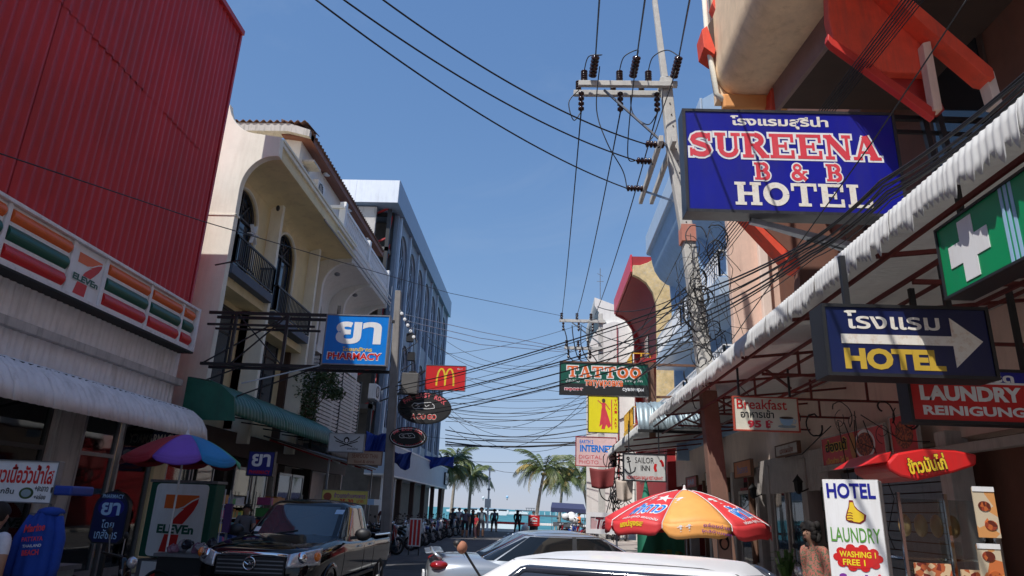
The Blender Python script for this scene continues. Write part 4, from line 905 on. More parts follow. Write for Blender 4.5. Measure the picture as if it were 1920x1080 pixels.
# ================================================================== parasols
def parasol(label, c, rad, htop, drop, cols, n=8, val=.16, pole=steelgr, rot=0, tilt=0):
    t = thing('parasol', label, 'umbrella', (c[0], c[1], 0)); x, y = c
    def rp(a, r_):  # canopy height at ratio r_
        sagp = .05 * math.sin(n * a / 2) ** 2 * r_ * rad
        return Vector((x + rad * r_ * math.cos(a), y + rad * r_ * math.sin(a), htop - drop * (r_ ** 1.7) - sagp * .8 + tilt * r_ * math.cos(a)))
    for k in range(n):
        a0 = 2 * math.pi * k / n + rot; a1 = a0 + 2 * math.pi / n
        def fn(u, v, a0=a0, a1=a1): return rp(a0 + (a1 - a0) * u, max(v, .01))
        MB().grid(fn, 8, 8).build('canopy_panel', cols[k % len(cols)], t, smooth=True, thick=.004)
        def fv(u, v, a0=a0, a1=a1):
            p = rp(a0 + (a1 - a0) * u, 1.0); q = (1 - (2 * u - 1) ** 6); p.z -= val * v * (.35 + .65 * q); p.x += .01 * math.cos(a0) * v; return p
        MB().grid(fv, 10, 3).build('valance', cols[k % len(cols)], t, smooth=True, thick=.004)
        MB().tube([(x, y, htop - .05), rp(a0, .5) - Vector((0, 0, .02)), rp(a0, .99) - Vector((0, 0, .02))], .006, 4).build('rib', steelgr, t)
    MB().tube([(x, y, 0), (x, y, htop + .03)], .018, 8).build('pole', pole, t); MB().lathe([(.0, .09), (.02, .07), (.025, .02), (.05, 0), (0, 0)], 10, (x, y, htop)).build('finial', white, t)
    MB().lathe([(.25, 0), (.25, .06), (.05, .1), (.03, .3)], 16, (x, y, 0), cap=True).build('base', kerbm, t)
    return t, rp
c1 = [mat('umbrella red', (.3, .015, .03), .6), mat('umbrella purple', (.2, .08, .5), .6), mat('umbrella blue', (.015, .22, .5), .6), mat('umbrella green', (.05, .4, .2), .6)]
parasol('rainbow parasol in red, violet, blue and green by the seven sign', (at(345, 850, Y=12).x, 12), .95, 2.72, .42, [c1[2], c1[3], c1[0], c1[0], c1[0], c1[0], c1[0], c1[1]], 8, .1, white, R(-46))
ct = thing('vendor_cart', 'dark vendor cart loaded with plastic bags under the rainbow parasol', 'cart', (-5.6, 11.9, 0))
MB().box(-6.2, -5.0, 11.6, 12.3, .75, .8).build('tray', steelgr, ct); MB().box(-6.15, -5.05, 11.65, 12.25, .3, .75).build('cabinet', steelbk, ct)
for x in (-6.05, -5.15): MB().torus((x, 11.6, .28), .26, .025).build('wheel', rubber, ct)
def crumple(mb, seed, a=.03):
    r_ = random.Random(seed); mb.v = [p + Vector((r_.uniform(-a, a), r_.uniform(-a, a), r_.uniform(-a, a))) for p in mb.v]; return mb
for k in range(7): crumple(MB().ball((-6.0 + .12 * k, 11.8 + .1 * (k % 2), .86 + .04 * (k % 3)), (.1, .08, .07 + .03 * (k % 2)), 9, 6), k, .018).build('plastic_bag', [mat('pink plastic', (.22, .1, .15), .3), mat('clear plastic', (.3, .28, .3), .2), mat('dark bag', (.02, .02, .03), .3)][k % 3], ct)
MB().bar((-5.1, 11.7, .8), (-5.1, 11.7, 1.75), .03).build('rack_post', steelgr, ct); MB().box(-5.16, -5.04, 11.62, 11.68, 1.15, 1.6).build('hanging_bags', mat('dark purple plastic', (.06, .02, .1), .4), ct)
c2r = mat('promotional umbrella red', (.66, .045, .05), .6, var=.1); c2o = mat('promotional umbrella orange', (.85, .38, .1), .6, var=.1)
ux = at(1285, 960, Y=12.6).x
PU, rp = parasol('red and orange promotional parasol with Thai lettering standing behind the silver car', (ux, 12.6), 1.38, 2.12, .5, [c2r, c2r, c2r, c2o, c2r, c2r, c2r, c2r], 8, .24, steelgr, R(-251.5))
for k in range(8):
    a_ = R(-251.5 + 45 * k); MB().tube([rp(a_, q / 10) + Vector((0, 0, .008)) for q in range(1, 11)] + [rp(a_, 1.0) + Vector((.012 * math.cos(a_), .012 * math.sin(a_), -.08))], .007, 4).build('seam_piping', white, PU)
def wrap(parent, body, ang, ratio, w, h, m, d=.008, bold=.03, slant=0):
    """lettering laid on the canopy around angle ang, at a ratio of the radius"""
    vs, fs = text_mesh(body, bold); x0 = min(v.x for v in vs); x1 = max(v.x for v in vs); y0 = min(v.y for v in vs); y1 = max(v.y for v in vs); out = []
    for v in vs:
        a = ((v.x - x0) / (x1 - x0) - .5); b = ((v.y - y0) / (y1 - y0) - .5); rr = ratio - (b + slant * a) * h
        if rr <= 1.0: p = rp(R(ang) + a * w / max(rr, .2), rr); nrm = Vector((math.cos(R(ang) + a * w), math.sin(R(ang) + a * w), 1.6)).normalized()
        else: p = rp(R(ang) + a * w, 1.0); p.z -= (rr - 1.0) * 1.0; nrm = Vector((math.cos(R(ang) + a * w), math.sin(R(ang) + a * w), .1)).normalized()
        out.append(p + nrm * d)
    MB().add(out, fs).build('lettering', m, parent, fixn=False)
for ang in (-135, -45):
    wrap(PU, 'ฟ้าดาว', ang, .76, .42, .3, cleanw, .006, .07, .3); wrap(PU, 'ฟ้าดาว', ang, .76, .4, .26, sblue, .01, .02, .3)
    wrap(PU, '✿★✿', ang + 6, .5, .5, .2, cleanw, .006, .02); wrap(PU, 'อร่อย คู่ครัว แบบฉบับ', ang, .97, .5, .06, cleanw, .006, .01)
wrap(PU, 'ผงปรุงรส', -140, 1.08, .36, .12, syellow, .012, .05); wrap(PU, 'อร่อยง่าย', -82, 1.05, .3, .055, spurple, .014, .015, .1); wrap(PU, 'ใกล้บ้านคุณ', -82, 1.145, .34, .055, spurple, .014, .015, .1); wrap(PU, '✿✿', -102, 1.08, .18, .1, cleanw, .012, .02)
# ================================================================== right: hotel building
def poly_at(pts, Y, d, m, name, parent, bevel=.01):
    """plate standing in the plane Y=, outline given by where its corners show, real thickness d away from the street camera"""
    q = [at(a, b, Y=Y) for a, b in pts]; return MB().prism([(p.x, Y, p.z) for p in q], (0, d, 0)).build(name, m, parent, bevel=bevel)
HB = thing('hotel_building', 'salmon and brown hotel building with orange red angular balconies and a cream hood', 'building', (6.5, 11, 0))
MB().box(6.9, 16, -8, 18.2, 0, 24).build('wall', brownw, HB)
MB().box(5.2, 6.9, 18.2, 18.5, 4.0, 12.4).build('end_wall', salmon, HB, bevel=.02)
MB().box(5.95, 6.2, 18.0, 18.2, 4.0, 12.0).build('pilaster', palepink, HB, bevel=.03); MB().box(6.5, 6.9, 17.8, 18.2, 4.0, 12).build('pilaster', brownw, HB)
poly_at([(1392, 400), (1402, 400), (1500, 492), (1500, 506), (1488, 502)], 15.2, .5, hotelred, 'red_edge', HB)
poly_at([(1400, 395), (1620, 395), (1640, 470), (1500, 600), (1500, 492)], 15.5, .4, brownw, 'balcony_wall', HB)
# cream hood with rounded street edge
hp = [(4.75, 9.15), (4.35, 9.15)] + [(4.35 - 1.0 * math.sin(R(a)), 10.6 - 1.45 * math.cos(R(a))) for a in (12, 25, 38, 52, 66, 80, 90)] + [(3.33, 24), (4.75, 24)]
MB().prism([(5.2, 3, 9.72)] + [(3.38 + .5 * (1 - math.cos(R(a))), 3, 9.72 + .6 * (1 - math.sin(R(a)))) for a in (90, 75, 60, 45, 30, 15, 0)] + [(3.38, 3, 13.2), (5.2, 3, 13.2)], (0, 9.0, 0)).build('cream_hood', creambounce, HB, smooth='auto')
MB().box(3.48, 4.75, 11.9, 12.12, 9.42, 9.74).build('hood_lip', mat('shaded lip render', (.8, .36, .12), .8, var=.08), HB, bevel=.04)  # deeper orange paints the shade on the hood's far lip
MB().box(3.4, 6.9, 12.05, 12.3, 9.7, 13.2).build('hood_end', creambounce, HB)
MB().tube([(3.2, 11.95, 15), (3.25, 11.95, 11.0), (3.36, 11.95, 9.75), (3.66, 12.0, 9.5)], .055, 10).build('drain_pipe', creamw, HB, smooth=True)
poly_at([(1316, 55), (1326, 48), (1334, 70), (1342, 92), (1340, 102), (1320, 88)], 11.8, .5, hotelred, 'corner_trim', HB)
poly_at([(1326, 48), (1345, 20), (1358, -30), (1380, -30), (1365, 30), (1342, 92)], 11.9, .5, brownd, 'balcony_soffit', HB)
poly_at([(1340, -10), (1352, 0), (1362, 20), (1360, 40), (1345, 25), (1335, 5)], 11.7, .3, hotelred, 'corner_trim', HB)
poly_at([(1446, 165), (1458, 165), (1456, 206), (1446, 206)], 11.6, .4, hotelred, 'corner_trim', HB)
# brown slab underneath, its street edge coloured paler as the lit side
a = at(1478, 203, Y=11.5); b = at(1560, 70, Y=9.2)
MB().prism([(4.45, 11.6, 9.2), (8.6, 11.6, 9.2), (8.6, 8.6, 9.2), (4.75, 8.6, 9.2)], (0, 0, .75)).build('balcony_slab', brownd, HB, bevel=.01)
MB().prism([(4.36, 11.62, 9.15), (4.44, 11.62, 9.15), (4.74, 8.6, 9.15), (4.66, 8.6, 9.15)], (0, 0, .85)).build('slab_edge', mat('lit slab edge render', (.32, .22, .2), .8), HB)
# orange red angular balcony front
poly_at([(1548, -120), (1553, 30), (1562, 72), (1655, 134), (1742, 137), (1728, 78), (1640, -120)], 8.6, .18, hotelred, 'balcony_front', HB, .02)
poly_at([(1553, 62), (1562, 72), (1655, 136), (1756, 206), (1752, 222), (1738, 212), (1560, 84), (1552, 74)], 8.5, .12, mat('darker red edge', (.55, .03, .02), .5), 'front_edge', HB)
poly_at([(1655, 138), (1742, 138), (1772, 206), (1758, 206)], 8.75, .2, mat('shaded red paint', (.36, .02, .015), .6), 'lower_panel', HB)  # darker red colour stands for the shadow under the balcony front
poly_at([(1672, -100), (1700, -10), (1862, 128), (1866, 146), (1848, 142), (1735, 48), (1640, -40), (1600, -120)], 8.3, .3, hotelred, 'diagonal_beam', HB)
poly_at([(1848, 138), (1864, 132), (1882, 196), (1866, 196)], 8.4, .2, palepink, 'strut', HB)
poly_at([(1730, 80), (1745, 76), (1768, 205), (1752, 205)], 8.45, .15, salmon, 'strut', HB)
MB().box(6.3, 12, 7.2, 8.6, 9.6, 9.9).box(6.9, 12, 3, 8.2, 7.6, 7.9).build('ceiling_slab', brownw, HB)
MB().box(6.3, 6.9, 9, 17.8, 9.6, 9.9).box(6.3, 6.9, 8.6, 17.8, 6.9, 7.1).build('floor_slab', brownw, HB)
for y in (9.4, 13.2): 
    w_ = MB().box(6.86, 6.92, y, y + 1.6, 7.2, 9.3).build('window', brownd, HB); MB().box(6.84, 6.86, y + .1, y + 1.5, 7.3, 9.2).build('pane', darkgl, w_)
for k, (x, y, z) in enumerate(((4.2, 13, 9.55), (6.0, 8.0, 9.55))): MB().lathe([(0, -.1), (.07, -.08), (.05, 0)], 10, (x, y, z)).build('downlight', steelgr, HB)

# ================================================================== right: pale blue building
BB = thing('pale_blue_building', 'light blue building with a flared hood and white balcony railings behind the pole', 'building', (6.2, 25, 0))
MB().box(6.4, 15, 18.5, 33, 4.4, 13.0).build('wall', bluew, BB)
bp = [(6.4, 11.6), (6.1, 11.9)] + [(6.1 - 1.0 * math.sin(R(a)), 13.4 - 1.45 * math.cos(R(a))) for a in (20, 40, 60, 75)] + [(5.05, 13.55), (4.92, 13.62), (4.92, 14.45), (6.4, 15.4)]
MB().prism([(x, 19.2, z) for x, z in bp], (0, 11.6, 0)).build('hood', bluew, BB, smooth='auto')
MB().box(4.86, 4.94, 19.2, 30.9, 13.6, 14.5).build('hood_fascia', bluepale, BB, bevel=.01)
fin(30.8, .25, [(6.9, 4), (6.9, 15.2), (5.2, 14.6), (4.9, 14.4), (4.9, 13.6), (5.2, 13.5)] + [(5.95 - .75 * math.cos(R(a)), 12.3 + 1.2 * math.sin(R(a))) for a in (80, 60, 40, 20, 0)][:0] + [(5.55, 13.2), (5.8, 12.7), (5.95, 12.0), (6.0, 11.0), (6.0, 4)], bluew, BB)
for y in (19.0, 24.8): MB().box(5.9, 6.4, y, y + .25, 4, 13).build('pier', bluew, BB)
for i, (y0, y1, z) in enumerate(((19.3, 24.6, 7.9), (25.1, 30.6, 7.9), (19.3, 24.6, 5.0), (25.1, 30.6, 5.0))):
    bl = MB().box(5.15, 6.4, y0, y1, z, z + .55).build('balcony', bluepale, BB, bevel=.01)
    railing(bl, [(6.35, y0 + .05, 0), (5.2, y0 + .05, 0), (5.2, y1 - .05, 0), (6.35, y1 - .05, 0)], z + .55, z + 1.4, white, .22, .016)
    w_ = MB().box(6.34, 6.4, y0 + 1.2, y0 + 3.4, z + .6, z + 2.7).build('window', white, BB); MB().box(6.32, 6.34, y0 + 1.3, y0 + 2.27, z + .65, z + 2.6).box(6.32, 6.34, y0 + 2.33, y0 + 3.3, z + .65, z + 2.6).build('pane', bluegl, w_)
# yellow and red building
YB = thing('yellow_red_building', 'old building with a flaking yellow fin wall and a dark red curved hood', 'building', (6, 38, 0))
fp = [at(x, y, Y=33.6) for x, y in [(1265, 830), (1265, 560), (1263, 520), (1256, 492), (1247, 474), (1232, 482), (1215, 492), (1200, 497), (1187, 497), (1187, 515), (1198, 520), (1212, 530), (1224, 548), (1231, 570), (1232, 600), (1232, 830)]]
MB().prism([(p.x + (.9 if p.x > 5.9 else 0), 33.6, p.z) for p in fp], (0, .3, 0)).build('fin_wall', yellowold, YB, bevel=.02)
MB().prism([(x, 33.9, z) for x, z in [(6.2, 11.2), (5.9, 12.4), (5.5, 13.2), (5.0, 13.6), (4.65, 13.7), (4.58, 13.9), (4.58, 14.6), (6.2, 14.6)]], (0, 8.1, 0)).build('hood', maroon, YB, smooth='auto')
MB().box(4.5, 4.6, 33.9, 42.1, 13.75, 14.7).build('hood_fascia', spink, YB)
MB().box(6.1, 14, 33.92, 45, 0, 14.4).build('wall', maroon, YB)
fin(42.0, .3, [(6.2, 4), (6.2, 14.4), (4.6, 14.4), (4.6, 13.7), (5.2, 13.4), (5.6, 12.8), (5.75, 12), (5.8, 4)], maroon, YB)
for z in (9.0, 6.0):
    bl = MB().box(5.0, 6.1, 37.8, 42, z, z + .3).build('balcony', yellowp, YB); railing(bl, [(6.05, 37.9, 0), (5.05, 37.9, 0), (5.05, 41.9, 0)], z + .3, z + 1.3, yellowp, .5, .04)
    MB().box(6.04, 6.1, 38.5, 40.5, z + .4, z + 2.5).build('window', darkgl, YB)
MB().box(5.0, 6.1, 34, 37.6, 9.0, 9.2).box(5.0, 6.1, 34, 37.6, 6.0, 6.2).build('floor_slab', maroon, YB)
# white building with rounded parapet
WB = thing('white_curved_building', 'white building with a rounded shoulder rising behind the far crossarm', 'building', (6, 52, 0))
fp = [at(x, y, Y=46) for x, y in [(1100, 1000), (1100, 690), (1103, 655), (1112, 628), (1128, 610), (1150, 602), (1170, 606), (1184, 622), (1190, 650), (1190, 1000)]]
MB().prism([(p.x, 46, max(p.z, 0)) for p in fp], (0, .4, 0)).build('fin_wall', paintw, WB, bevel=.02)
MB().prism([(x, 46.4, z) for x, z in [(6.3, 13), (5.3, 13.4), (4.2, 14.6), (3.6, 15.6), (3.6, 16.2), (6.3, 15.2)]], (0, 9.0, 0)).build('hood', paintw, WB, smooth='auto')
MB().box(6.2, 14, 45, 60, 0, 14.8).build('wall', paintw, WB)
fin(55.2, .3, [(6.3, 0), (6.3, 15.2), (3.6, 16.2), (3.6, 15.2), (4.6, 13.8), (5.2, 12), (5.3, 0)], paintw, WB)
for k in range(3):
    for j in range(3): 
        w_ = MB().box(6.14, 6.2, 47.2 + 2.8 * j, 49 + 2.8 * j, 5 + 3 * k, 6.8 + 3 * k).build('window', steelgr, WB); MB().box(6.12, 6.14, 47.3 + 2.8 * j, 48.9 + 2.8 * j, 5.1 + 3 * k, 6.7 + 3 * k).build('pane', darkgl, w_)
for k, (x, z) in enumerate(((3.6, 8.0), (4.5, 8.8), (5.2, 7.6), (4.9, 6.1))):
    MB().bar((x, 45.95, z), (x + .5, 45.95, z + .25), .05).build('iron_bracket', steelbk, WB)
for x in (3.9, 5.1): MB().bar((x, 45.9, 3), (x, 45.9, 14), .05).build('red_pipe', maroon, WB)
# satellite mast
ms = thing('roof_mast', 'thin lattice aerial mast rising above the far rooftop', 'mast', (3.6, 47, 14))
MB().bar((4.05, 47, 13.5), (4.05, 47, 18.6), .05).build('mast', steelgr, ms); MB().bar((3.8, 47, 17.6), (4.3, 47, 17.6), .03).bar((3.85, 47, 18.2), (4.25, 47, 18.0), .03).build('aerial', steelgr, ms)

# ================================================================== right: long white awning
def sgn0(v): return (v > 0) - (v < 0)
def edge_awning(name, label, y0, y1, xe, ze, xin, zin, sheetw, m, seed, jag=.05):
    t = thing(name, label, 'awning', (xe, (y0 + y1) / 2, ze - .35)); rnd = random.Random(seed); n = int((y1 - y0) / sheetw); meshes = []
    for q in range(5):
        mb = MB(local=True); pitch = .078; nu = int(sheetw / pitch) * 6; j0 = [rnd.uniform(-jag, jag) for _ in range(40)]
        path = [(xin, zin), (xe + .3, ze + .02), (xe + .07, ze - .01), (xe + .01, ze - .03), (xe - .01, ze - .12), (xe - .015, ze - .22), (xe - .015, ze - .31)]; cu = [rnd.uniform(-.008, .02) for _ in range(40)]
        def fn(u, v, j0=j0, cu=cu):
            j = int(round(v * 6)); s = sheetw * u; cc = math.cos(2 * math.pi * s / pitch); h = .0048 * sgn0(cc) * abs(cc) ** .6 * (3.2 if j <= 1 else 1); q_ = (s / pitch) % 1.0; q0 = int(s / pitch) % 40; bl = cu[q0] * (1 - q_) + cu[(q0 + 1) % 40] * q_
            x, z = path[j]; k = j / 6
            if j >= 3: x -= h * 1.0; 
            else: z += h
            if j >= 4: x -= bl * (j - 3) / 3
            if j == 6: z += j0[int(s / pitch) % 40] + .03 * math.cos(2 * math.pi * s / pitch)
            if j == 5: z += .3 * j0[int(s / pitch) % 40]
            return Vector((x - xe, s, z - ze))
        meshes.append(mb.grid(fn, nu, 6).build('awning_sheet', m, t, smooth=True, thick=.003))
    for k in range(n):
        src = meshes[k % 5]; loc = Vector((xe, y0 + k * sheetw, ze)) - t.location
        if k < 5: c = src
        else: c = src.copy(); _link(c); c.parent = t
        c.location = loc + Vector((rnd.uniform(-.006, .006), 0, rnd.uniform(-.006, .006)))
    return t
A1 = edge_awning('street_awning', 'long white corrugated awning with a ragged curved edge over the right pavement', 0.5, 19.2, 3.0, 4.33, 6.9, 4.75, .85, awnw, 5)
# red steel frame under it
def rbar(pts, w_=.05, nm='frame_bar', m=steelred, par=A1): MB().bar(pts[0], pts[1], w_).build(nm, m, par)
for y in [1.6 + 2.2 * k for k in range(8)]:
    rbar([(3.05, y, 4.02), (6.8, y, 4.45)], .04, 'rafter'); rbar([(3.34, y, 3.78), (6.8, y, 3.78)], .04, 'tie_beam')
    for x in (3.9, 4.9, 5.9): rbar([(x, y, 3.8), (x, y, 4.15)], .035, 'web_bar')
for x, z in ((3.12, 4.0), (3.34, 3.82), (4.2, 4.14), (4.2, 3.74), (5.5, 4.28)): rbar([(x, .5, z), (x, 19.2, z)], .035, 'purlin')
for k in range(6): rbar([(3.34, 1.5 + 2.9 * k, 3.8), (4.2, 2.95 + 2.9 * k, 3.8)], .035, 'brace')
# next awnings down the street
A2 = edge_awning('street_awning', 'second white awning with a rolled edge running on towards the sea', 20.0, 34.0, 3.0, 4.35, 6.6, 4.8, .85, awnw, 6, .02)
for k in range(6): rbar([(3.05, 20.5 + 2.5 * k, 4.0), (6.4, 20.5 + 2.5 * k, 4.45)], .05, 'rafter', steelred, A2)
TA = thing('tin_awning', 'grey blue tin sheet awning facing the street camera above the sailor sign', 'awning', (3.6, 19.6, 3.9))
tn = corr_sheet([(0, 0), (-.12, .3), (-.22, .62), (-.5, .85)], .42, .14, .02, 'x', 1, per=6); f1 = None
for k in range(5):
    loc = Vector((2.72 + .42 * k, 19.4, 3.92 + .03 * k)) - TA.location
    if f1 is None: f1 = tn.build('tin_sheet', tinblue, TA, smooth=True, thick=.004); f1.location = loc; f1.scale = (1, -1, 1)
    else: c = f1.copy(); _link(c); c.location = loc; c.parent = TA
MB().box(2.7, 4.85, 19.36, 19.42, 3.86, 3.94).build('black_hem', black, TA); MB().bar((2.75, 19.9, 4.7), (2.75, 19.4, 3.9), .04).bar((4.8, 19.9, 4.8), (4.8, 19.4, 3.95), .04).build('bracket', steelgr, TA)

# ================================================================== right: shops under the awning
SH = thing('right_shop_row', 'row of dim shop fronts under the long white awning', 'building', (6.4, 12, 0))
MB().box(6.5, 6.9, -4, 34, 3.0, 4.7).build('upper_wall', palepink, SH)
MB().box(9.5, 9.7, -4, 34, 0, 3).build('back_wall', interior, SH)
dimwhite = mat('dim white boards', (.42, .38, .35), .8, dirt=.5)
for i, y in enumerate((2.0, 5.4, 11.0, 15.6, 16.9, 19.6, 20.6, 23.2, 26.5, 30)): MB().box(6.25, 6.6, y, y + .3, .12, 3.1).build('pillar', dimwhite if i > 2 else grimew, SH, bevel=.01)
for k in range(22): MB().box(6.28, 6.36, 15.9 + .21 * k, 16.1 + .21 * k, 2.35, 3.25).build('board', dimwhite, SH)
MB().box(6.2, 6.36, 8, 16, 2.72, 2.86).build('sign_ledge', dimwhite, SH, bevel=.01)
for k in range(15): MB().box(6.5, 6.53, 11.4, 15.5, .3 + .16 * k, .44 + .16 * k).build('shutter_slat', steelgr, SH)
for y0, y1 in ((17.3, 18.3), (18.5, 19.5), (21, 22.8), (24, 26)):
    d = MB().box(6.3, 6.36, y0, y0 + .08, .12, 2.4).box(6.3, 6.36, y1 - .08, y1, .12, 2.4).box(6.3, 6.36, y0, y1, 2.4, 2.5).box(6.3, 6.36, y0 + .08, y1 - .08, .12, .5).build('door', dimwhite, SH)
    MB().box(6.32, 6.34, y0 + .08, y1 - .08, .5, 2.4).build('pane', shopgl, d)
for (y, x, s) in ((2.5, 7.2, 3), (5.9, 7.4, 4), (8.8, 7.4, 5)): 
    sh = thing('shop_shelf', 'shelf of jars and packets in the dim shop %s' % {3: 'nearest the right edge', 4: 'behind the food cart', 5: 'behind the laundry stand'}[s], 'shelf', (x, y, .12)); mb = MB()
    for r_ in range(5): mb.box(x - .2, x + .2, y, y + 2, .3 + r_ * .36, .33 + r_ * .36)
    mb.box(x + .2, x + .22, y, y + 2, .12, 2.1); mb.build('rack', wood, sh); goods('goods', sh, x - .18, x + .15, y + .05, y + 1.95, .332, 5, .36, s)
MB().box(9.0, 9.5, 19, 34, 0, 3.2).build('dim_backdrop', interior, SH)  # dark slab added as the shaded depth of the far shops
for y, z, w2, h2, m_, lab in ((21.5, 3.1, 1.8, .5, mat('orange lit board', (.5, .16, .05), .6), 'shop board coloured as lit orange in the shade beyond the tin awning'), (25.2, 3.0, 2.2, .5, mat('cream board', (.72, .68, .56), .6), 'cream shop board in the shade beyond the orange one'), (28.8, 3.0, 2.0, .45, maroon, 'dark red shop board near the sea end of the shaded shops'), (17.6, 3.35, 1.6, .3, grimew, 'grey name board over the glazed doors under the awning')):  # first board's orange colour stands for orange light on it
    f0 = Fr((6.1, y, z), (0, -1, 0)); o = board('shop_board', lab, f0, w2, h2, .08, m_, wood, .03); txt(o, f0, {21.5: 'ร้านอาหาร', 25.2: 'Salon', 28.8: 'BAR', 17.6: 'นวดแผนไทย'}[y], 0, 0, w2 * .6, h2 * .5, snavy if y > 20 else sbr, .004, .02)
for y in (21.3, 24.4, 27.2, 31.0):
    MB().box(6.2, 6.5, y, y + .12, .12, 3.0).build('door_post', wood, SH)
for i, (y, z) in enumerate(((22.2, 2.2), (23.4, 1.9), (26.2, 2.1), (27.8, 2.2), (29.6, 2.0))):
    MB().box(6.4, 6.44, y, y + .7, z - .5, z + .4).build('poster', [mat('poster red', (.4, .05, .04), .6), sltblue, mat('poster cream', (.5, .45, .35), .6), sgr2, syellow][i], SH)
# wall signs
fr = Fr((6.22, 14.1, 3.1), (0, -1, 0)); 
o = board('food_sign', 'red Thai food sign with a round dish picture above the closed shutter', Fr((6.2, 14.2, 3.12), (0, -1, 0)), 2.9, .62, .05, sred, grimew, .03); fr = Fr((6.2, 14.2, 3.12), (0, -1, 0))
txt(o, fr, 'ฮ่องเต้', -.7, .1, 1.1, .28, syellow, .004, .08); txt(o, fr, 'ฮ่องเต้', -.7, .1, 1.06, .24, black, .007, .03); txt(o, fr, 'เป็ดย่าง ไก่ไห', -.7, -.2, 1.1, .12, syellow, .004, .02)
fshape(fr, ell(.62, .0, .42, .28), .001, .004).build('dish_picture', cleanw, o); fshape(fr, ell(.62, .0, .36, .22), .005, .007).build('dish_picture', mat('roast', (.3, .05, .02), .5, speck=(30, (.5, .12, .03), (.12, .02, .01))), o); fshape(fr, ell(0.1, .02, .13, .26, 20), .001, .004).build('portrait_shape', mat('dull gold', (.5, .25, .08), .6), o)
o = board('food_sign', 'small square food picture sign beside the laundry sign', Fr((6.2, 12.1, 3.15), (0, -1, 0)), .9, .7, .05, sred, grimew, .03); fshape(Fr((6.2, 12.1, 3.15), (0, -1, 0)), ell(0, 0, .3, .24), .001, .004).build('dish_picture', MATS['roast'], o)
# hanging signs
fr, w_, h_ = fbox(1375, 744, 1498, 809, Y=11)
o = board('breakfast_sign', 'cream hanging sign advertising breakfast with a coffee cup', fr, w_, h_, .05, mat('cream board', (.72, .68, .56), .6, dirt=.3), mat('rusty red frame', (.45, .07, .04), .6), .02)
txt(o, fr, 'Breakfast', -.06, .15, .78, .16, sred, bold=.01); txt(o, fr, 'อาหารเช้า', -.14, -.0, .52, .13, black, bold=.02); txt(o, fr, '95 ฿', -.1, -.16, .4, .13, spink, bold=.05)
fshape(fr, [(.2, -.05), (.42, -.05), (.4, -.13), (.36, -.17), (.26, -.17), (.22, -.13)], .001, .006).build('cup_picture', sltblue, o); fshape(fr, ell(.31, -.185, .14, .025), .001, .003).build('cup_picture', tinblue, o); fshape(fr, ell(.31, -.052, .11, .02), .007, .009).build('coffee_picture', brownd, o); strokes(o, fr, [[(.42, -.07), (.46, -.09), (.44, -.13), (.4, -.13)]], sltblue, .003, .015)
for x in (-.4, .4): MB().bar((fr.o.x + x, 11.02, fr.o.z + h_ / 2), (fr.o.x + x, 11.02, 4.0), .03).build('hanger', steelbk, o)
fr, w_, h_ = fbox(1546, 573, 1862, 708, Y=6); fr = Fr(fr.o, (1, 0, 0), (0, 0, 1))
o = board('hotel_arrow_sign', 'dark blue light box with yellow HOTEL and a white arrow pointing right', fr, w_, h_, .28, sdnavy, steelbk, .03)
txt(o, fr, 'โรงแรม', -.12, .185, .82, .17, oldw, .004, .02)
fshape(fr, [(-.58, -.035), (-.58, .05), (.38, .05), (.38, .22), (.64, .01), (.38, -.23), (.38, -.035)], .001, .005).build('arrow', oldw, o)
txt(o, fr, 'HOTEL', -.14, -.17, .86, .19, mat('faded yellow', (.55, .36, .04), .5), .004, .05)
for x in (-.45, .45): MB().bar((fr.o.x + x, 6.1, fr.o.z + h_ / 2), (fr.o.x + x, 6.1, 4.05), .05).build('hanger', steelbk, o)
# green pharmacy cross, parallel to the street
c0 = at(1775, 563, X=3.12); c1 = at(1747, 437, X=3.12); zb, zt = c0.z, c1.z; yl = c0.y; 
fr = Fr((3.12, yl - 1.3, (zb + zt) / 2), (0, -1, 0)); hh = zt - zb
o = board('pharmacy_cross_sign', 'green light box with a white cross under the awning edge', fr, 2.6, hh, .2, sgr2, steelbk, .02)
a = .085; b = .235; cx = -.93; cz = .0
fshape(fr, [(cx + p * 1.0, cz + q * 1.0) for p, q in [(-a, -b), (a, -b), (a, -a), (b, -a), (b, a), (a, a), (a, b), (-a, b), (-a, a), (-b, a), (-b, -a), (-a, -a)]], .001, .006).build('cross', cleanw, o)
for k in range(3): fshape(fr, rect(-.52 + .05 * k, -.49 + .05 * k, -hh / 2 + .02, hh / 2 - .02), .001, .004).build('stripe', sltblue, o)
txt(o, fr, 'PHARMACY', .4, 0, 1.3, .3, cleanw)
for y in (-1.1, .9): MB().bar(fr.p(y, hh / 2, -.1), fr.p(y, hh / 2 + .3, -.1), .04).build('hanger', steelbk, o)
# laundry sign
fr, w_, h_ = fbox(1703, 692, 1990, 796, Y=6.9)
o = board('laundry_sign', 'red sign reading LAUNDRY REINIGUNG with a coloured Thai strip on top', fr, w_, h_, .2, sred, steelbk, .03)
for x0, x1, m in ((-w_ / 2 + .03, -.36, sgreen), (-.36, .02, syellow), (.02, w_ / 2 - .03, snavyb)): fshape(fr, rect(x0, x1, .14, h_ / 2 - .03), .001, .003).build('strip', m, o)
fshape(fr, rect(-w_ / 2 + .03, w_ / 2 - .03, .12, .14), .001, .005).build('line', cleanw, o)
txt(o, fr, 'ซัก', -.52, .19, .24, .09, cleanw, .005, .04); txt(o, fr, '60', -.17, .19, .24, .09, sred, .005, .04); txt(o, fr, 'รีด', .2, .19, .22, .1, cleanw, .005, .04)
txt(o, fr, 'LAUNDRY', -.13, .02, .98, .15, cleanw, .004, .05); txt(o, fr, 'REINIGUNG', -.12, -.15, .98, .095, cleanw, .004, .04)
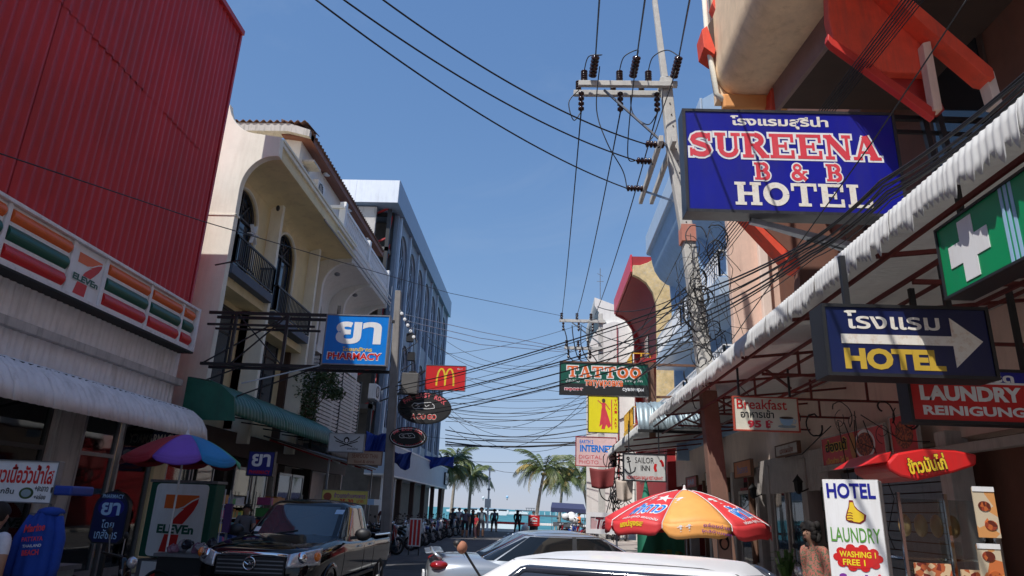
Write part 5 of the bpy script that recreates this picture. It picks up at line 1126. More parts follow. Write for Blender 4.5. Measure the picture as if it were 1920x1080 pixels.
for x in (-.5, .5): MB().bar((fr.o.x + x, 7.0, fr.o.z + h_ / 2), (fr.o.x + x, 7.0, 4.05), .05).build('hanger', steelbk, o)
# standing hotel laundry sign
fr, w_, h_ = fbox(1557, 899, 1640, 1140, Y=5.9)
tl = math.radians(4); v_ = Vector((-.04, math.sin(tl), math.cos(tl))); c = fr.o.copy(); fr = Fr((c.x + .03, c.y, c.z), (math.cos(R(30)), -math.sin(R(30)), 0), (0, 0, 1)); w_ = .42
o = thing('standing_sign', 'tall white standing board reading HOTEL LAUNDRY with a yellow thumb up', 'sign', (c.x, c.y + .1, .12))
fshape(fr, rect(-w_ / 2, w_ / 2, -h_ / 2, h_ / 2), -.3, -.004).build('housing', grimew, o, bevel=.008); fshape(fr, rect(-w_ / 2 + .006, w_ / 2 - .006, -h_ / 2 + .006, h_ / 2 - .006), -.004, 0).build('sign_face', cleanw, o)
T = h_ / 2
txt(o, fr, 'HOTEL', 0, T - .09, .36, .12, snavyb, bold=.03, name='lettering'); slabm = None
txt(o, fr, 'LAUNDRY', 0, T - .43, .36, .11, mat('leaf green print', (.1, .3, .04), .5), bold=.01)
th = [(-.03, -.07), (.05, -.08), (.09, -.05), (.1, .0), (.04, .05), (.02, .08), (.01, .13), (-.02, .13), (-.03, .07), (-.045, .03), (-.06, -.02), (-.06, -.05)]
fshape(fr, [(a * .95, b * .86 + T - .275) for a, b in th], .001, .003).build('thumb_outline', mat('dark red outline', (.2, .01, .02), .5), o); fshape(fr, [(a * .8 + .001, b * .73 + T - .275) for a, b in th], .004, .006).build('thumb', syellow, o)
strokes(o, fr, [[(-.045, T - .273 + .01 - k * .02), (-.018, T - .273 + .013 - k * .02), (-.003, T - .273 + .006 - k * .02)] for k in range(4)], MATS['dark red outline'], .007, .006)
cl = []
for k in range(10): a = R(36 * k); cl.append((.145 * math.cos(a), .075 * math.sin(a)))
for k, (a, b) in enumerate(cl): fshape(fr, ell(a, T - .6 + b, .035, .03, 12), .001 + .0002 * k, .003 + .0002 * k).build('cloud', sred, o)
fshape(fr, ell(0, T - .6, .15, .08, 20), .004, .006).build('cloud', sred, o)
txt(o, fr, 'WASHING 1', 0, T - .575, .26, .045, sbyellow, .008); txt(o, fr, 'FREE 1', -.03, T - .635, .16, .045, sbyellow, .008)
txt(o, fr, 'Sock', -.02, T - .77, .26, .1, spurple, bold=.04); fshape(fr, ell(.14, T - .76, .02, .05, 14), .001, .004).build('sock_picture', spink, o)
# food cart with red canopy
FC = thing('food_cart', 'glass fronted chicken rice cart with a curved red canopy by the laundry board', 'food cart', (4.3, 6.6, 0))
fx = lambda px, py, Y=6.3: at(px, py, Y=Y)
cpts = [fx(1622, 873), (fx(1640, 850)), fx(1700, 838), fx(1760, 836), fx(1810, 842), fx(1835, 850), fx(1832, 872), fx(1790, 886), fx(1722, 901), fx(1690, 894), fx(1668, 880), fx(1640, 876)]
MB().prism([(p.x, 6.3, p.z) for p in cpts[:0] + [fx(1664, 868), fx(1680, 850), fx(1730, 840), fx(1790, 843), fx(1832, 852), fx(1832, 872), fx(1790, 886), fx(1722, 901), fx(1690, 894), fx(1668, 882)]], (0, .7, 0)).build('canopy', sred, FC, bevel=.02)
MB().prism([(p.x, 6.32, p.z) for p in [fx(1615, 874), fx(1650, 852), fx(1675, 845), fx(1668, 866)]], (0, .6, 0)).build('canopy_wing', sred, FC, bevel=.01)
fr = Fr((fx(1745, 868).x, 6.28, fx(1745, 868).z), (math.cos(.18), 0, math.sin(.18)), (-math.sin(.18), 0, math.cos(.18)))
txt(FC, fr, 'ข้าวมันไก่', -.05, 0, .34, .15, black, .004, .07); txt(FC, fr, 'ข้าวมันไก่', -.05, 0, .33, .14, syellow, .008, .035)
x0, x1 = fx(1685, 900).x, fx(1860, 900).x
for x in (x0, (x0 + x1) / 2, x1):
    MB().bar((x, 6.35, .9), (x, 6.35, 1.95), .025).build('post', chrome, FC)
MB().box(x0, x1, 6.4, 7.1, .82, .9).build('counter', chrome, FC, bevel=.01); MB().box(x0, x1, 6.42, 7.05, .25, .82).build('cabinet', sred, FC, bevel=.02)
MB().box(x0 + .1, x1 - .1, 6.4, 6.415, .35, .75).build('front_panel', cleanw, FC)
MB().box(x0 + .02, x1 - .02, 6.37, 6.38, .95, 1.9).build('glass_front', shopgl, FC); MB().box(x0, x1, 6.4, 7.0, 1.4, 1.42).build('glass_shelf', chrome, FC)
for k in range(4): MB().ball((x0 + .15 + .14 * k, 6.6, 1.68), (.055, .06, .1), 8, 6).build('hanging_chicken', mat('boiled chicken', (.5, .33, .14), .4), FC, smooth=True)
MB().box(x0 + .06, x0 + .36, 6.34, 6.36, 1.2, 1.38).box(x0 + .44, x0 + .66, 6.34, 6.36, 1.2, 1.34).build('picture_card', mat('food card', (.5, .12, .04), .5, speck=(25, (.7, .5, .3), (.2, .03, .02))), FC)
MB().lathe([(0, 0), (.16, 0), (.17, .18), (0, .19)], 18, (x0 + .62, 6.75, .9)).build('steamer_pot', steelgr, FC); MB().lathe([(0, 0), (.06, 0), (.09, .05), (.09, .07)], 14, (x0 + .3, 6.6, .9)).build('bowl', cleanw, FC)
MB().bar((fx(1842, 870).x, 6.3, 1.9), (fx(1862, 960).x, 6.3, 1.2), .03).build('side_rail', chrome, FC)
for x in (x0 + .15, x1 - .15): MB().torus((x, 6.75, .2), .17, .03, 'x').build('wheel', rubber, FC)
for i, (px, lab) in enumerate((((1829, 915, 1870, 1008), 'hanging orange food poster with two round dishes'), ((1836, 1022, 1880, 1090), 'lower orange food poster below the hanging one'))):
    fr, w_, h_ = fbox(*px, Y=6.1); o = MB().prism([fr.p(-w_ / 2, -h_ / 2), fr.p(w_ / 2, -h_ / 2), fr.p(w_ / 2, h_ / 2), fr.p(-w_ / 2, h_ / 2)], (0, .01, 0)).build('food_poster', mat('orange poster', (.6, .17, .05), .5, speck=(9, (.65, .3, .1), (.6, .5, .35)))); tag(o, lab, 'poster')
    MB().prism([fr.p(-w_ / 2, h_ / 2 - .03, .003), fr.p(w_ / 2, h_ / 2 - .03, .003), fr.p(w_ / 2, h_ / 2 + .01, .003), fr.p(-w_ / 2, h_ / 2 + .01, .003)], (0, -.003, 0)).build('header', cleanw, None if 0 else o)
    for a, b in ((-.01, .05), (.02, -.1)): 
        c = fshape(fr, ell(a, b, .05, .04, 16), .001, .006); q = c.build('dish_picture', MATS['roast'], o)
# (posters are single sheets: their children are placed relative to the sheet)
# sailor sign
fr, w_, h_ = fbox(1168, 850, 1249, 903, Y=18.8)
o = board('sailor_sign', 'white hanging inn sign with a dark anchor and red rope marks', fr, w_, h_, .1, mat('aged white board', (.6, .6, .57), .6, dirt=.4), steelbk, .03)
txt(o, fr, 'SAILOR', 0, .18, .5, .15, steelbk, bold=0.0); txt(o, fr, 'INN', .02, -.02, .24, .14, steelbk); txt(o, fr, 'NORWEGIAN BAR & RESTAURANT', 0, -.27, .95, .09, sred, bold=.02)
strokes(o, fr, [[(-.42, .2), (-.36, -.16)], ell(-.43, .22, .03, .03, 12) + [(-.4, .22)], [(-.52, -.06), (-.46, -.15), (-.36, -.17), (-.26, -.1), (-.24, -.0)], [(-.46, .12), (-.36, .15)]], steelbk, .003, .03)
strokes(o, fr, [[(.3, .1), (.27, 0), (.3, -.1)], [(.42, .2), (.47, .14), (.49, .04)]], sred, .003, .07)
for x in (-.4, .4): MB().bar((fr.o.x + x, 18.85, fr.o.z + h_ / 2), (fr.o.x + x, 18.85, 4.0), .03).build('hanger', steelbk, o)
# tattoo sign
fr, w_, h_ = fbox(1049, 681, 1216, 741, Y=24)
o = board('tattoo_sign', 'green and black light box reading TATTOO in orange letters', fr, w_, h_, .25, sgreen, steelbk, .035)
fshape(fr, rect(-w_ / 2 + .036, w_ / 2 - .036, -h_ / 2 + .036, -.18), .0005, .003).build('lower_panel', black, o)
slabtext(o, fr, 'TATTOO', -1.3, 1.35, .05, .44, sorange, cleanw, .09, .004, .12)
txt(o, fr, 'татуировка', 0, -.18, 1.35, .3, cleanw, .004, .07); txt(o, fr, 'татуировка', 0, -.18, 1.32, .27, sorange, .007, .03)
txt(o, fr, 'пирсинг', -1.06, -.4, .66, .14, cleanw, .005, .05); txt(o, fr, 'пирсинг', -1.06, -.4, .63, .11, spink, .007, .02); txt(o, fr, 'сувениры', 1.02, -.36, .74, .14, cleanw, .005, .03)
txt(o, fr, 'สักลาย', -1.1, -.08, .48, .13, cleanw, .004, .0); txt(o, fr, 'เจาะหู สัก', 1.05, -.05, .6, .12, cleanw, .004, 0)
BR = thing('bracket_frame', 'brown post and beam frame carrying the tattoo sign', 'frame', (4, 24.2, 4))
MB().bar((fr.o.x - w_ / 2, 24.15, fr.o.z + h_ / 2 + .03), (6.2, 24.15, fr.o.z + h_ / 2 + .03), .08).bar((fr.o.x + w_ / 2, 24.15, fr.o.z - h_ / 2), (6.2, 24.15, fr.o.z - h_ / 2 + .1), .08).build('beam', wood, BR)
MB().bar((fr.o.x + w_ / 2 + .12, 24.2, 4.2), (fr.o.x + w_ / 2 + .12, 24.2, fr.o.z + h_ / 2 + .1), .2).build('post', wood, BR)
# yellow banner with a dancer
fr, w_, h_ = fbox(1102, 742, 1160, 812, Y=28)
o = board('yellow_banner', 'tall yellow panel with a red figure in a long skirt below the tattoo sign', fr, w_, h_, .06, sbyellow, steelbk, .03)
fshape(fr, ell(.02, .55, .07, .09, 16), .002, .005).build('figure_picture', brownd, o)
fshape(fr, [(-.07, .46), (.1, .46), (.09, .25), (.14, .12), (.32, -.45), (.2, -.55), (.12, -.4), (.05, -.6), (-.08, -.58), (-.04, -.4), (-.16, -.5), (-.1, -.1), (-.08, .15), (-.05, .28)], .001, .004).build('figure_picture', spink, o)
strokes(o, fr, [[(-.06, .42), (-.22, .56)], [(.1, .42), (.26, .2)], [(.34, .6), (.34, -.6)]], spink, .005, .035)
for k, ch in enumerate('THAI ART'): 
    if ch != ' ': txt(o, fr, ch, w_ / 2 - .12, .55 - .15 * k, .1, .11, sred, .004, .02)
# internet sign
fr, w_, h_ = fbox(1079, 819, 1156, 875, Y=31)
o = board('internet_sign', 'pale pink sign reading EARTH 2 INTERNET in blue', fr, w_, h_, .1, mat('faded pink', (.75, .5, .48), .6), maroon, .03)
txt(o, fr, 'EARTH 2', -.42, .42, .6, .16, sblue); txt(o, fr, 'INTERNET', -.0, .13, 1.4, .3, sblue, bold=.04); txt(o, fr, 'DIGITAL', -.25, -.24, 1.0, .16, spink, bold=-.005); txt(o, fr, 'PHOTO', -.32, -.46, .85, .16, spink, bold=-.005)
def rag(label, c, w, h, m, seed):
    rnd = random.Random(seed); p = rnd.uniform(0, 6)
    o = MB().grid(lambda u, v: Vector((c[0] + (u - .5) * w * (1 - .2 * v), c[1] + .1 * math.sin(9 * u + p) * (v + .3), c[2] - h * v - .1 * math.sin(3 * u) + .08 * u)), 24, 8).build('hanging_cloth', m, smooth=True, thick=.005); tag(o, label, 'cloth')
rag('dark red cloth flag hanging under the rolled awning end', (2.65, 30, 3.5), 1.1, .8, mat('dark red cloth', (.2, .03, .03), .8), 3)
rag('cream striped cloth bundled beside the red flag', (3.4, 28.5, 3.0), .7, .8, mat('striped cloth', (.5, .42, .36), .9), 4)
# folded green umbrella and tall items
gu = thing('folded_parasol', 'closed green parasol standing beyond the promotional one', 'umbrella', (2.65, 18, 0))
gm_ = mat('green canvas', (.02, .2, .12), .7)
MB().lathe([(.02, 0), (.2, .25), (.16, .8), (.08, 1.2), (.02, 1.5)], 10, (2.68, 18, 1.0)).build('canopy', gm_, gu, smooth=True); MB().tube([(2.68, 18, 0), (2.68, 18, 2.55)], .02).build('pole', steelgr, gu)
gb = MB().grid(lambda u, v: Vector((1.9 + .9 * u, 14 + .04 * math.sin(14 * u), 1.55 - .9 * v)), 30, 4).build('green_barrier_cloth', gm_, thick=.006); tag(gb, 'green cloth barrier hung below the promotional parasol', 'cloth')
fr, w_, h_ = fbox(1099, 961, 1160, 1001, Y=15)
o = board('script_sign', 'white framed board with dark red script lettering beside the parasol', fr, w_, h_, .08, spink and mat('wine picture', (.55, .35, .35), .5), white, .09)
txt(o, fr, 'Ta', -.02, 0, .3, .26, cleanw, .004, .09, .2); txt(o, fr, 'Ta', -.02, 0, .28, .24, mat('wine red', (.12, .01, .02), .5), .007, .04, .2)
for x in (-.3, .3): MB().bar((fr.o.x + x, 15.08, 0), (fr.o.x + x, 15.08, fr.o.z), .04).build('leg', steelgr, o)
fr, w_, h_ = fbox(1345, 1003, 1372, 1045, Y=13)
o = board('portrait_poster', 'narrow poster with a dark haired face below the parasol', fr, w_, h_ + .2, .02, mat('poster beige', (.5, .36, .3), .6), steelgr, .01)
fshape(fr, ell(0, .06, .09, .13, 18), .001, .003).build('hair_picture', black, o); fshape(fr, ell(0, .04, .055, .08, 18), .004, .006).build('face_picture', mat('printed skin', (.5, .28, .2), .6), o)
# lanterns, frames, planters on the right wall
for i, (y, z, lab) in enumerate(((16.85, 2.45, 'black wall lantern beside the white boarded wall'), (20.4, 2.4, 'black wall lantern beyond the glazed doors'))):
    o = thing('wall_lantern', lab, 'lantern', (6.1, y, z)); MB().lathe([(.03, -.18), (.09, -.1), (.1, .08), (.13, .1), (.02, .24), (0, .28)], 6, (6.05, y, z)).build('lantern_body', black, o); MB().bar((6.05, y, z - .15), (6.28, y, z - .05), .03).build('bracket', black, o)
for i, (y, z, lab) in enumerate(((15.75, 2.15, 'upper dark framed menu on the white pillar'), (15.75, 1.5, 'lower dark framed menu on the white pillar'))):
    o = board('framed_menu', lab, Fr((6.2, y, z), (0, -1, 0)), .3, .5, .03, mat('menu sheet', (.3, .4, .35), .5), black, .025)
for i, (x, y, lab) in enumerate(((2.4, 13.2, 'leafy potted plant under the orange panel of the parasol'), (5.4, 16.2, 'potted plant behind the woman in the floral blouse'), (5.2, 12.6, 'potted shrub against the shutter'))):
    o = thing('potted_plant', lab, 'plant', (x, y, 0)); MB().lathe([(0, 0), (.16, 0), (.22, .35), (.2, .35), (.18, .3), (0, .3)], 16, (x, y, .0)).build('pot', [wood, kerbm][i % 2], o)
    mb = MB(); rnd = random.Random(i)
    for k in range(26):
        a = rnd.uniform(0, 6.28); l = rnd.uniform(.4, .8); hz = rnd.uniform(.5, 1.0); d = Vector((math.cos(a), math.sin(a), 0)); s_ = Vector((-d.y, d.x, 0)) * .045
        p0 = Vector((x, y, .3)); p1 = p0 + d * l * .3 + Vector((0, 0, hz * .8)); p2 = p0 + d * l * .7 + Vector((0, 0, hz * .75))
        mb.add([p0 - s_ * .3, p0 + s_ * .3, p1 + s_, p1 - s_, p2], [(0, 1, 2, 3), (3, 2, 4)])
    mb.build('foliage', mat('potted leaf', (.08, .17, .03), .5, var=.4), o, fixn=False)

# ================================================================== the big hotel sign
fr, w_, h_ = fbox(1283, 207, 1690, 405, Y=9)
cz = (at(1480, 208, Y=9).z + at(1480, 402, Y=9).z) / 2; h_ = at(1480, 208, Y=9).z - at(1480, 402, Y=9).z
fr = Fr((fr.o.x, 9, cz), (math.cos(R(3)), 0, math.sin(R(-.6))))
HS = board('hotel_sign', 'big blue light box reading SUREENA B & B HOTEL in red and white', fr, w_, h_, .3, snavyb, mat('black sign frame', (.03, .03, .035), .4, dirt=.3, dirtcol=(.15, .15, .15)), .045)
W2, H2 = w_ / 2, h_ / 2
txt(HS, fr, 'โรงแรมสุรีน่า', -.13, H2 - .12 * h_, 1.42, .13 * h_, oldw, .004, .035)
slabtext(HS, fr, 'SUREENA', -W2 + .06, W2 - .27, H2 - .475 * h_, H2 - .235 * h_, spink, cleanw, .075, .004, .04)
slabtext(HS, fr, 'B & B', -.55, .72, H2 - .685 * h_, H2 - .52 * h_, spink, cleanw, .08, .004, .02)
slabtext(HS, fr, 'HOTEL', -.85, 1.12, H2 - .925 * h_, H2 - .71 * h_, oldw, None, .05, .004, .05)
MB().bar(fr.p(W2, H2 - .02, -.1), (7.0, 9.3, fr.o.z + H2 + .05), .07).bar(fr.p(W2, H2 - .25, -.1), (7.0, 9.3, fr.o.z + H2 - .2), .05).build('arm', steelbk, HS)
MB().bar((5.75, 9.1, 4.7), (5.55, 9.1, 7.9), .08).bar((6.05, 9.1, 4.7), (5.75, 9.1, 8.0), .08).build('arm_post', steelbk, HS)
MB().bar(fr.p(-.6, -H2 - .03, -.2), (6.4, 9.4, 5.0), .08).bar(fr.p(-.2, -H2 - .1, -.3), (6.3, 9.6, 4.9), .05).build('prop', steelgr, HS)
# ================================================================== power poles
def insulator(parent, a, b, r=.07, n=5, name='insulator', m=None):
    """stack of glazed sheds between two points"""
    a = Vector(a); b = Vector(b); pts = []; rr = []
    for k in range(n):
        for t, q in ((0, .45), (.25, 1), (.6, 1), (.8, .45)): pts.append(a.lerp(b, (k + t) / n)); rr.append(r * q)
    pts.append(b); rr.append(r * .3); return MB().tube(pts, rr, 10).build(name, m or insul, parent, smooth=True)
NP = thing('utility_pole', 'tall leaning concrete power pole left of the blue hotel sign with crossarms at the top', 'pole', (3.7, 14.5, 0))
pp = [(3.72, 0), (3.6, 2.1), (3.5, 4.2), (3.38, 5.76), (3.23, 7.63), (2.97, 9.8), (2.86, 11.9)]
def sqpole(pts, y, w0, w1):
    mb = MB(); n = len(pts)
    vs = []; fs = []
    for i, (x, z) in enumerate(pts):
        w_ = (w0 + (w1 - w0) * i / (n - 1)) / 2; vs += [(x - w_, y - w_, z), (x + w_, y - w_, z), (x + w_, y + w_, z), (x - w_, y + w_, z)]
    for i in range(n - 1):
        for k in range(4): fs.append((i * 4 + k, i * 4 + (k + 1) % 4, i * 4 + 4 + (k + 1) % 4, i * 4 + 4 + k))
    fs += [(3, 2, 1, 0), (4 * n - 4, 4 * n - 3, 4 * n - 2, 4 * n - 1)]; return mb.add(vs, fs)
sqpole(pp[2:], 14.5, .31, .25).build('shaft', concpole, NP, bevel=.025); sqpole([(p[0], p[1]) for p in pp[:3]], 14.5, .36, .315).build('painted_base', polebrown, NP, bevel=.02)
sqpole([(2.84, 11.9), (2.66, 14.25)], 14.5, .15, .12).build('top_extension', concpole, NP, bevel=.01)
hol = MB()
for k in range(22):
    z = 4.9 + .31 * k; x = 3.44 - (z - 4.9) * .084
    hol.box(x - .012, x + .012, 14.5 - .15, 14.5 - .13, z, z + .025) if k % 1 == 0 else None
MB(local=False).add(hol.v, hol.f).build('bolt_holes', black, NP)['kind'] = 'stuff'
MB().box(3.06, 3.38, 14.32, 14.68, 7.55, 7.95).build('red_band', mat('faded red paint', (.55, .22, .16), .8, dirt=.6, dirtcol=(.5, .45, .4)), NP)
ARM = [(14.3, .72, 3.1), (14.7, .62, 2.95)]
for y, a, b in ARM: MB().box(a, b, y - .055, y + .055, 11.52, 11.66).build('crossarm', concpole, NP, bevel=.01)
MB().box(2.7, 2.98, 14.3, 14.7, 11.66, 11.8).build('arm_cap', concpole, NP)
for x in (2.62, 2.92): MB().box(x - .05, x + .05, 14.0, 17.4, 9.86, 10.02).build('side_arm', concpole, NP, bevel=.01)
MB().bar((1.35, 14.42, 11.5), (2.9, 14.42, 9.9), .045).build('diagonal_brace', steelgr, NP); MB().bar((3.05, 14.4, 8.5), (2.65, 16.5, 9.8), .05).build('diagonal_brace', steelgr, NP)
for i, x in enumerate((.86, 1.72, 2.42)):
    insulator(NP, (x, 14.35, 11.68), (x, 14.35, 12.0), .085, 5); insulator(NP, (x - .12, 14.7, 11.68), (x - .12, 14.7, 11.95), .075, 4)
for i, x in enumerate((1.05, 2.02, 3.0)): insulator(NP, (x, 14.2, 11.72), (x + .04, 13.7, 11.95), .1, 6)
for i, x in enumerate((.8, 1.75, 2.64)): insulator(NP, (x, 14.5, 11.5), (x, 14.52, 10.95), .075, 4)
SA = [(14.3, 2.78), (15.1, 2.68), (16.6, 2.62)]
for i, (y, x) in enumerate(SA): insulator(NP, (x - .05, y, 9.94), (x - .5, y - .1, 9.9), .085, 5)
def jump(pts, r=.014, par=NP):
    pts = [Vector(p) for p in pts]; out = []
    n = len(pts)
    for i in range(n - 1):
        p0, p1, p2, p3 = pts[max(i - 1, 0)], pts[i], pts[i + 1], pts[min(i + 2, n - 1)]
        for k in range(8 + (i == n - 2)):
            t = k / 8; out.append(.5 * ((2 * p1) + (p2 - p0) * t + (2 * p0 - 5 * p1 + 4 * p2 - p3) * t * t + (3 * p1 - p0 - 3 * p2 + p3) * t ** 3))
    return MB().tube(out, r, 5).build('jumper_wire', cablem, par, smooth=True)
for x, e in ((.86, 1.09), (1.72, 2.06), (2.42, 3.04)): jump([(x, 14.35, 12.0), (x + .1, 14.2, 12.3), (x + .4, 14, 12.35 if x > 1 else 12.2), (e, 13.7, 11.95)])
jump([(.74, 14.5, 11.55), (.5, 14.5, 11.2), (.62, 14.5, 10.7), (.8, 14.52, 10.95)]); jump([(1.2, 13.9, 11.8), (1.15, 14.2, 10.8), (1.4, 14.2, 9.9), (1.8, 14.6, 9.4), (2.12, 16.4, 9.85)])
jump([(2.06, 13.8, 11.9), (1.95, 14.2, 10.8), (1.95, 14.8, 9.9), (2.18, 15.0, 9.9)]); jump([(2.0, 14.5, 11.4), (2.05, 14.5, 10.9), (2.4, 14.5, 10.6), (2.62, 14.52, 10.9)]); jump([(3.0, 13.9, 11.7), (2.7, 14.2, 10.8), (2.5, 14.3, 10.2), (2.28, 14.2, 9.9)])
FP = thing('utility_pole', 'far power pole with two crossarms beyond the tattoo sign', 'pole', (3.2, 37, 0))
sqpole([(3.25, 0), (3.2, 12.3)], 37, .34, .24).build('shaft', concpole, FP, bevel=.02)
for z, a, b in ((11.8, .9, 3.45), (10.25, 1.2, 3.3)):
    MB().box(a, b, 36.75, 36.87, z - .08, z + .08).build('crossarm', concpole, FP)
    for x in (a + .12, (a + b) / 2 - .3, b - .8): insulator(FP, (x, 36.8, z + .08), (x, 36.8, z + .45), .09, 4); insulator(FP, (x + .1, 36.8, z - .1), (x + .1, 36.8, z - .6), .07, 3)
MB().bar((1.6, 36.8, 11.7), (3.2, 36.8, 10.5), .06).build('diagonal_brace', steelgr, FP)
for k in range(4): jump([(1.1 + .5 * k, 36.7, 11.5), (1.3 + .4 * k, 36.6, 10.8 - .2 * k), (1.5 + .45 * k, 36.7, 9.7), (2.2 + .3 * k, 36.7, 9.3)], .03, FP)

# ================================================================== cables
G1 = 'three high voltage lines running down the street'
for i, (x, px, xe) in enumerate(((1.09, 1130, 1.05), (2.06, 1222, 2.0), (3.04, 1310, 3.0))):
    e = at(px, -90, Y=7.5)
    nm = ['left', 'middle', 'right'][i]
    cable('power_cable', '%s of three thick cables rising from the near crossarm towards the viewer' % nm, [(x, 13.7, 11.95), e, e + (e - Vector((x, 13.7, 11.95))) * .8], .018, group='cables overhead from the near crossarm')
for i, (x, xe) in enumerate(((.8, 1.05), (1.75, 1.9), (2.64, 2.9))):
    cable('power_cable', '%s of three lines sloping from the near pole down to the far crossarm' % ['left', 'middle', 'right'][i], [(x, 14.52, 10.95), (xe, 36.8, 12.2)], .018, sag=.35, group='cables between the two power poles')
for i, ((y, x), px) in enumerate(zip(SA, (698, 640, 605))):
    e = at(px - 20, -30 + 12 * i, Y=9.0); cable('power_cable', '%s of three long cables swooping from the pole arm to the upper left' % ['upper', 'middle', 'lower'][i], [(x - .5, y - .1, 9.9), e], .017, sag=.35, n=24, group='cables swooping to the upper left')
cable('power_cable', 'single thin cable crossing the red wall and the sky towards the far pole', [at(-60, 268, Y=7.2), at(380, 415, Y=12.2), at(610, 483, Y=17), at(845, 550, Y=26), at(1052, 592, Y=37)], .011, n=8)
for i in range(3): cable('bare_wire', '%s of three bright bare wires from the grey pole insulators' % ['highest', 'middle', 'lowest'][i], [(-5.1 + .13 * i, 24.2, 8.4 - .25 * i), at(900, 622 + 12 * i, Y=30), (1.3, 36.8, 10.2 - .1 * i)], .014, wirem, n=10, group='bare wires from the grey pole')
rnd = random.Random(11)
# bundle crossing the street from the tangle to the left pole
for i in range(8):
    a = Vector((3.2, 14.4, 6.2 - .16 * i + rnd.uniform(-.06, .06))); b = Vector((-5.25 + .05 * i, 24.3, 5.75 - .16 * i))
    cable('telephone_cable', 'cable in the sagging bundle crossing the street from the near pole to the grey pole', [a, b], rnd.choice((.008, .012, .018)), sag=rnd.uniform(.0, .22), n=18, group='bundle crossing to the grey pole')
for i in range(7):
    cable('telephone_cable', 'cable in the bundle running from the near pole back to the far pole', [(3.25, 14.5, 6.6 - .2 * i), (3.1, 36.7, 9.6 - .35 * i)], rnd.choice((.01, .014, .02)), sag=rnd.uniform(.1, .5), n=16, group='bundle between the two poles')
# thin lines high across the gap further down
rows = [(746, 745, 46, .02), (752, 752, 47, .02), (765, 760, 44, .03), (782, 786, 48, .035), (790, 770, 40, .02), (806, 800, 45, .045), (815, 812, 46, .03), (822, 829, 47, .05), (828, 824, 48, .06), (833, 832, 47.5, .06), (836, 828, 46.5, .04), (862, 858, 52, .02), (700, 742, 34, .018), (664, 597, 32, .015), (757, 700, 33, .018), (770, 745, 38, .02)]
rows.sort()
for i, (y0, y1, Y, r_) in enumerate(rows):
    cable('telephone_cable', '%s slack cable from the top of those strung across the gap above the palms' % ['first', 'second', 'third', 'fourth', 'fifth', 'sixth', 'seventh', 'eighth', 'ninth', 'tenth', 'eleventh', 'twelfth', 'thirteenth', 'fourteenth', 'fifteenth', 'sixteenth'][i], [at(835, y0, Y=Y + 1), at(1120, y1, Y=Y - 1)], r_ * .75, sag=rnd.uniform(.1, .7), n=12, group='slack cables across the far gap')
for i in range(14):
    y0 = rnd.uniform(640, 850); Y = rnd.uniform(32, 50); cable('telephone_cable', 'fine drooping wire of the web hanging across the far gap', [at(rnd.choice((838, 842, 800)), y0 + rnd.uniform(-25, 25), Y=Y + 2), at(1110, y0 + rnd.uniform(-40, 30), Y=Y - 2)], .012, sag=rnd.uniform(.3, 2.0), n=14, group='fine wires of the far web')
# bundle from the pole towards the viewer above the awning
for i in range(8):
    cable('telephone_cable', 'cable in the dark bundle rising over the white awning in front of the hotel', [(3.4, 14.4, 6.4 - .13 * i), at(1500 + 4 * i, 462 + 3 * i, Y=9.6), at(1650 + 3 * i, 340 + 5 * i, Y=7.6), at(1930, 130 + 8 * i, Y=5.2), at(2300, -150, Y=3.5)], rnd.choice((.008, .012, .016)), sag=rnd.uniform(.02, .1), n=8, group='bundle above the white awning')
for i in range(7):
    cable('telephone_cable', 'cable in the bundle passing behind the hotel sign to the top of the view', [(3.35, 14.3, 7.0 - .1 * i), at(1530 + 5 * i, 215, Y=9.5), at(1702 + 7 * i, -15, Y=7.2), at(1790 + 9 * i, -130, Y=6.2)], rnd.choice((.008, .011, .014)), n=8, group='bundle behind the hotel sign')
cable('telephone_cable', 'lone cable passing in front of the hotel sign', [at(1370, 640, Y=12), at(1500, 455, Y=8.6), at(1640, 260, Y=7.2), at(1825, -20, Y=5.8)], .009, n=8)
for i, (p, q) in enumerate((((1180, 690), (1360, 620)), ((1290, 640), (1420, 640)), ((1120, 575), (1290, 545)), ((1090, 610), (1300, 640)))):
    cable('telephone_cable', 'loose cable near the pole tangle, number'.replace(', number', '') + [' reaching the tattoo frame', ' crossing the salmon wall', ' high over the red hood', ' low over the yellow wall'][i], [at(*p, Y=22 - i), at(*q, Y=14.6)], .012, sag=.3)
def loops(name, label, c, R0, n, seed, spread=(.5, .3, 1.2), r=.009):
    rnd = random.Random(seed); mb = MB()
    for k in range(n):
        p = Vector((c[0] + rnd.gauss(0, spread[0] * .5), c[1] - .2 + rnd.gauss(0, spread[1] * .4), c[2] + rnd.gauss(0, spread[2] * .5))); q = rnd.uniform(.4, 1) * R0; tl = rnd.uniform(-.6, .6); ph = rnd.uniform(0, 6.28); sp = rnd.uniform(.5, 1.1) * 6.28
        pts = [p + Vector((q * math.cos(ph + sp * t / 14), q * .3 * math.sin(tl + ph * 2 + sp * t / 14), q * rnd.uniform(.9, 1.1) * math.sin(ph + sp * t / 14) * 1.3 + tl * t / 40)) for t in range(15)]
        mb.tube(pts, r * rnd.choice((.6, 1, 1.6)), 4)
    for k in range(n // 2):
        p = Vector((c[0] + rnd.gauss(0, .2), c[1] - .2 + rnd.gauss(0, .1), c[2] + spread[2] * rnd.uniform(-.2, 1))); e = p + Vector((rnd.uniform(-1, 1), rnd.uniform(-.4, .4), rnd.uniform(-2.2, -.3)))
        mb.tube([p, p.lerp(e, .5) + Vector((rnd.uniform(-.3, .3), 0, -.2)), e], r * .9, 4)
    o = mb.build(name, cablem, smooth=True, fixn=False); tag(o, label, 'cables', None, 'stuff'); return o
loops('cable_tangle', 'tangled coils of black cable wound round the near pole above the awning', (3.36, 14.4, 6.2), .3, 34, 5, (.35, .3, 1.5), .008)
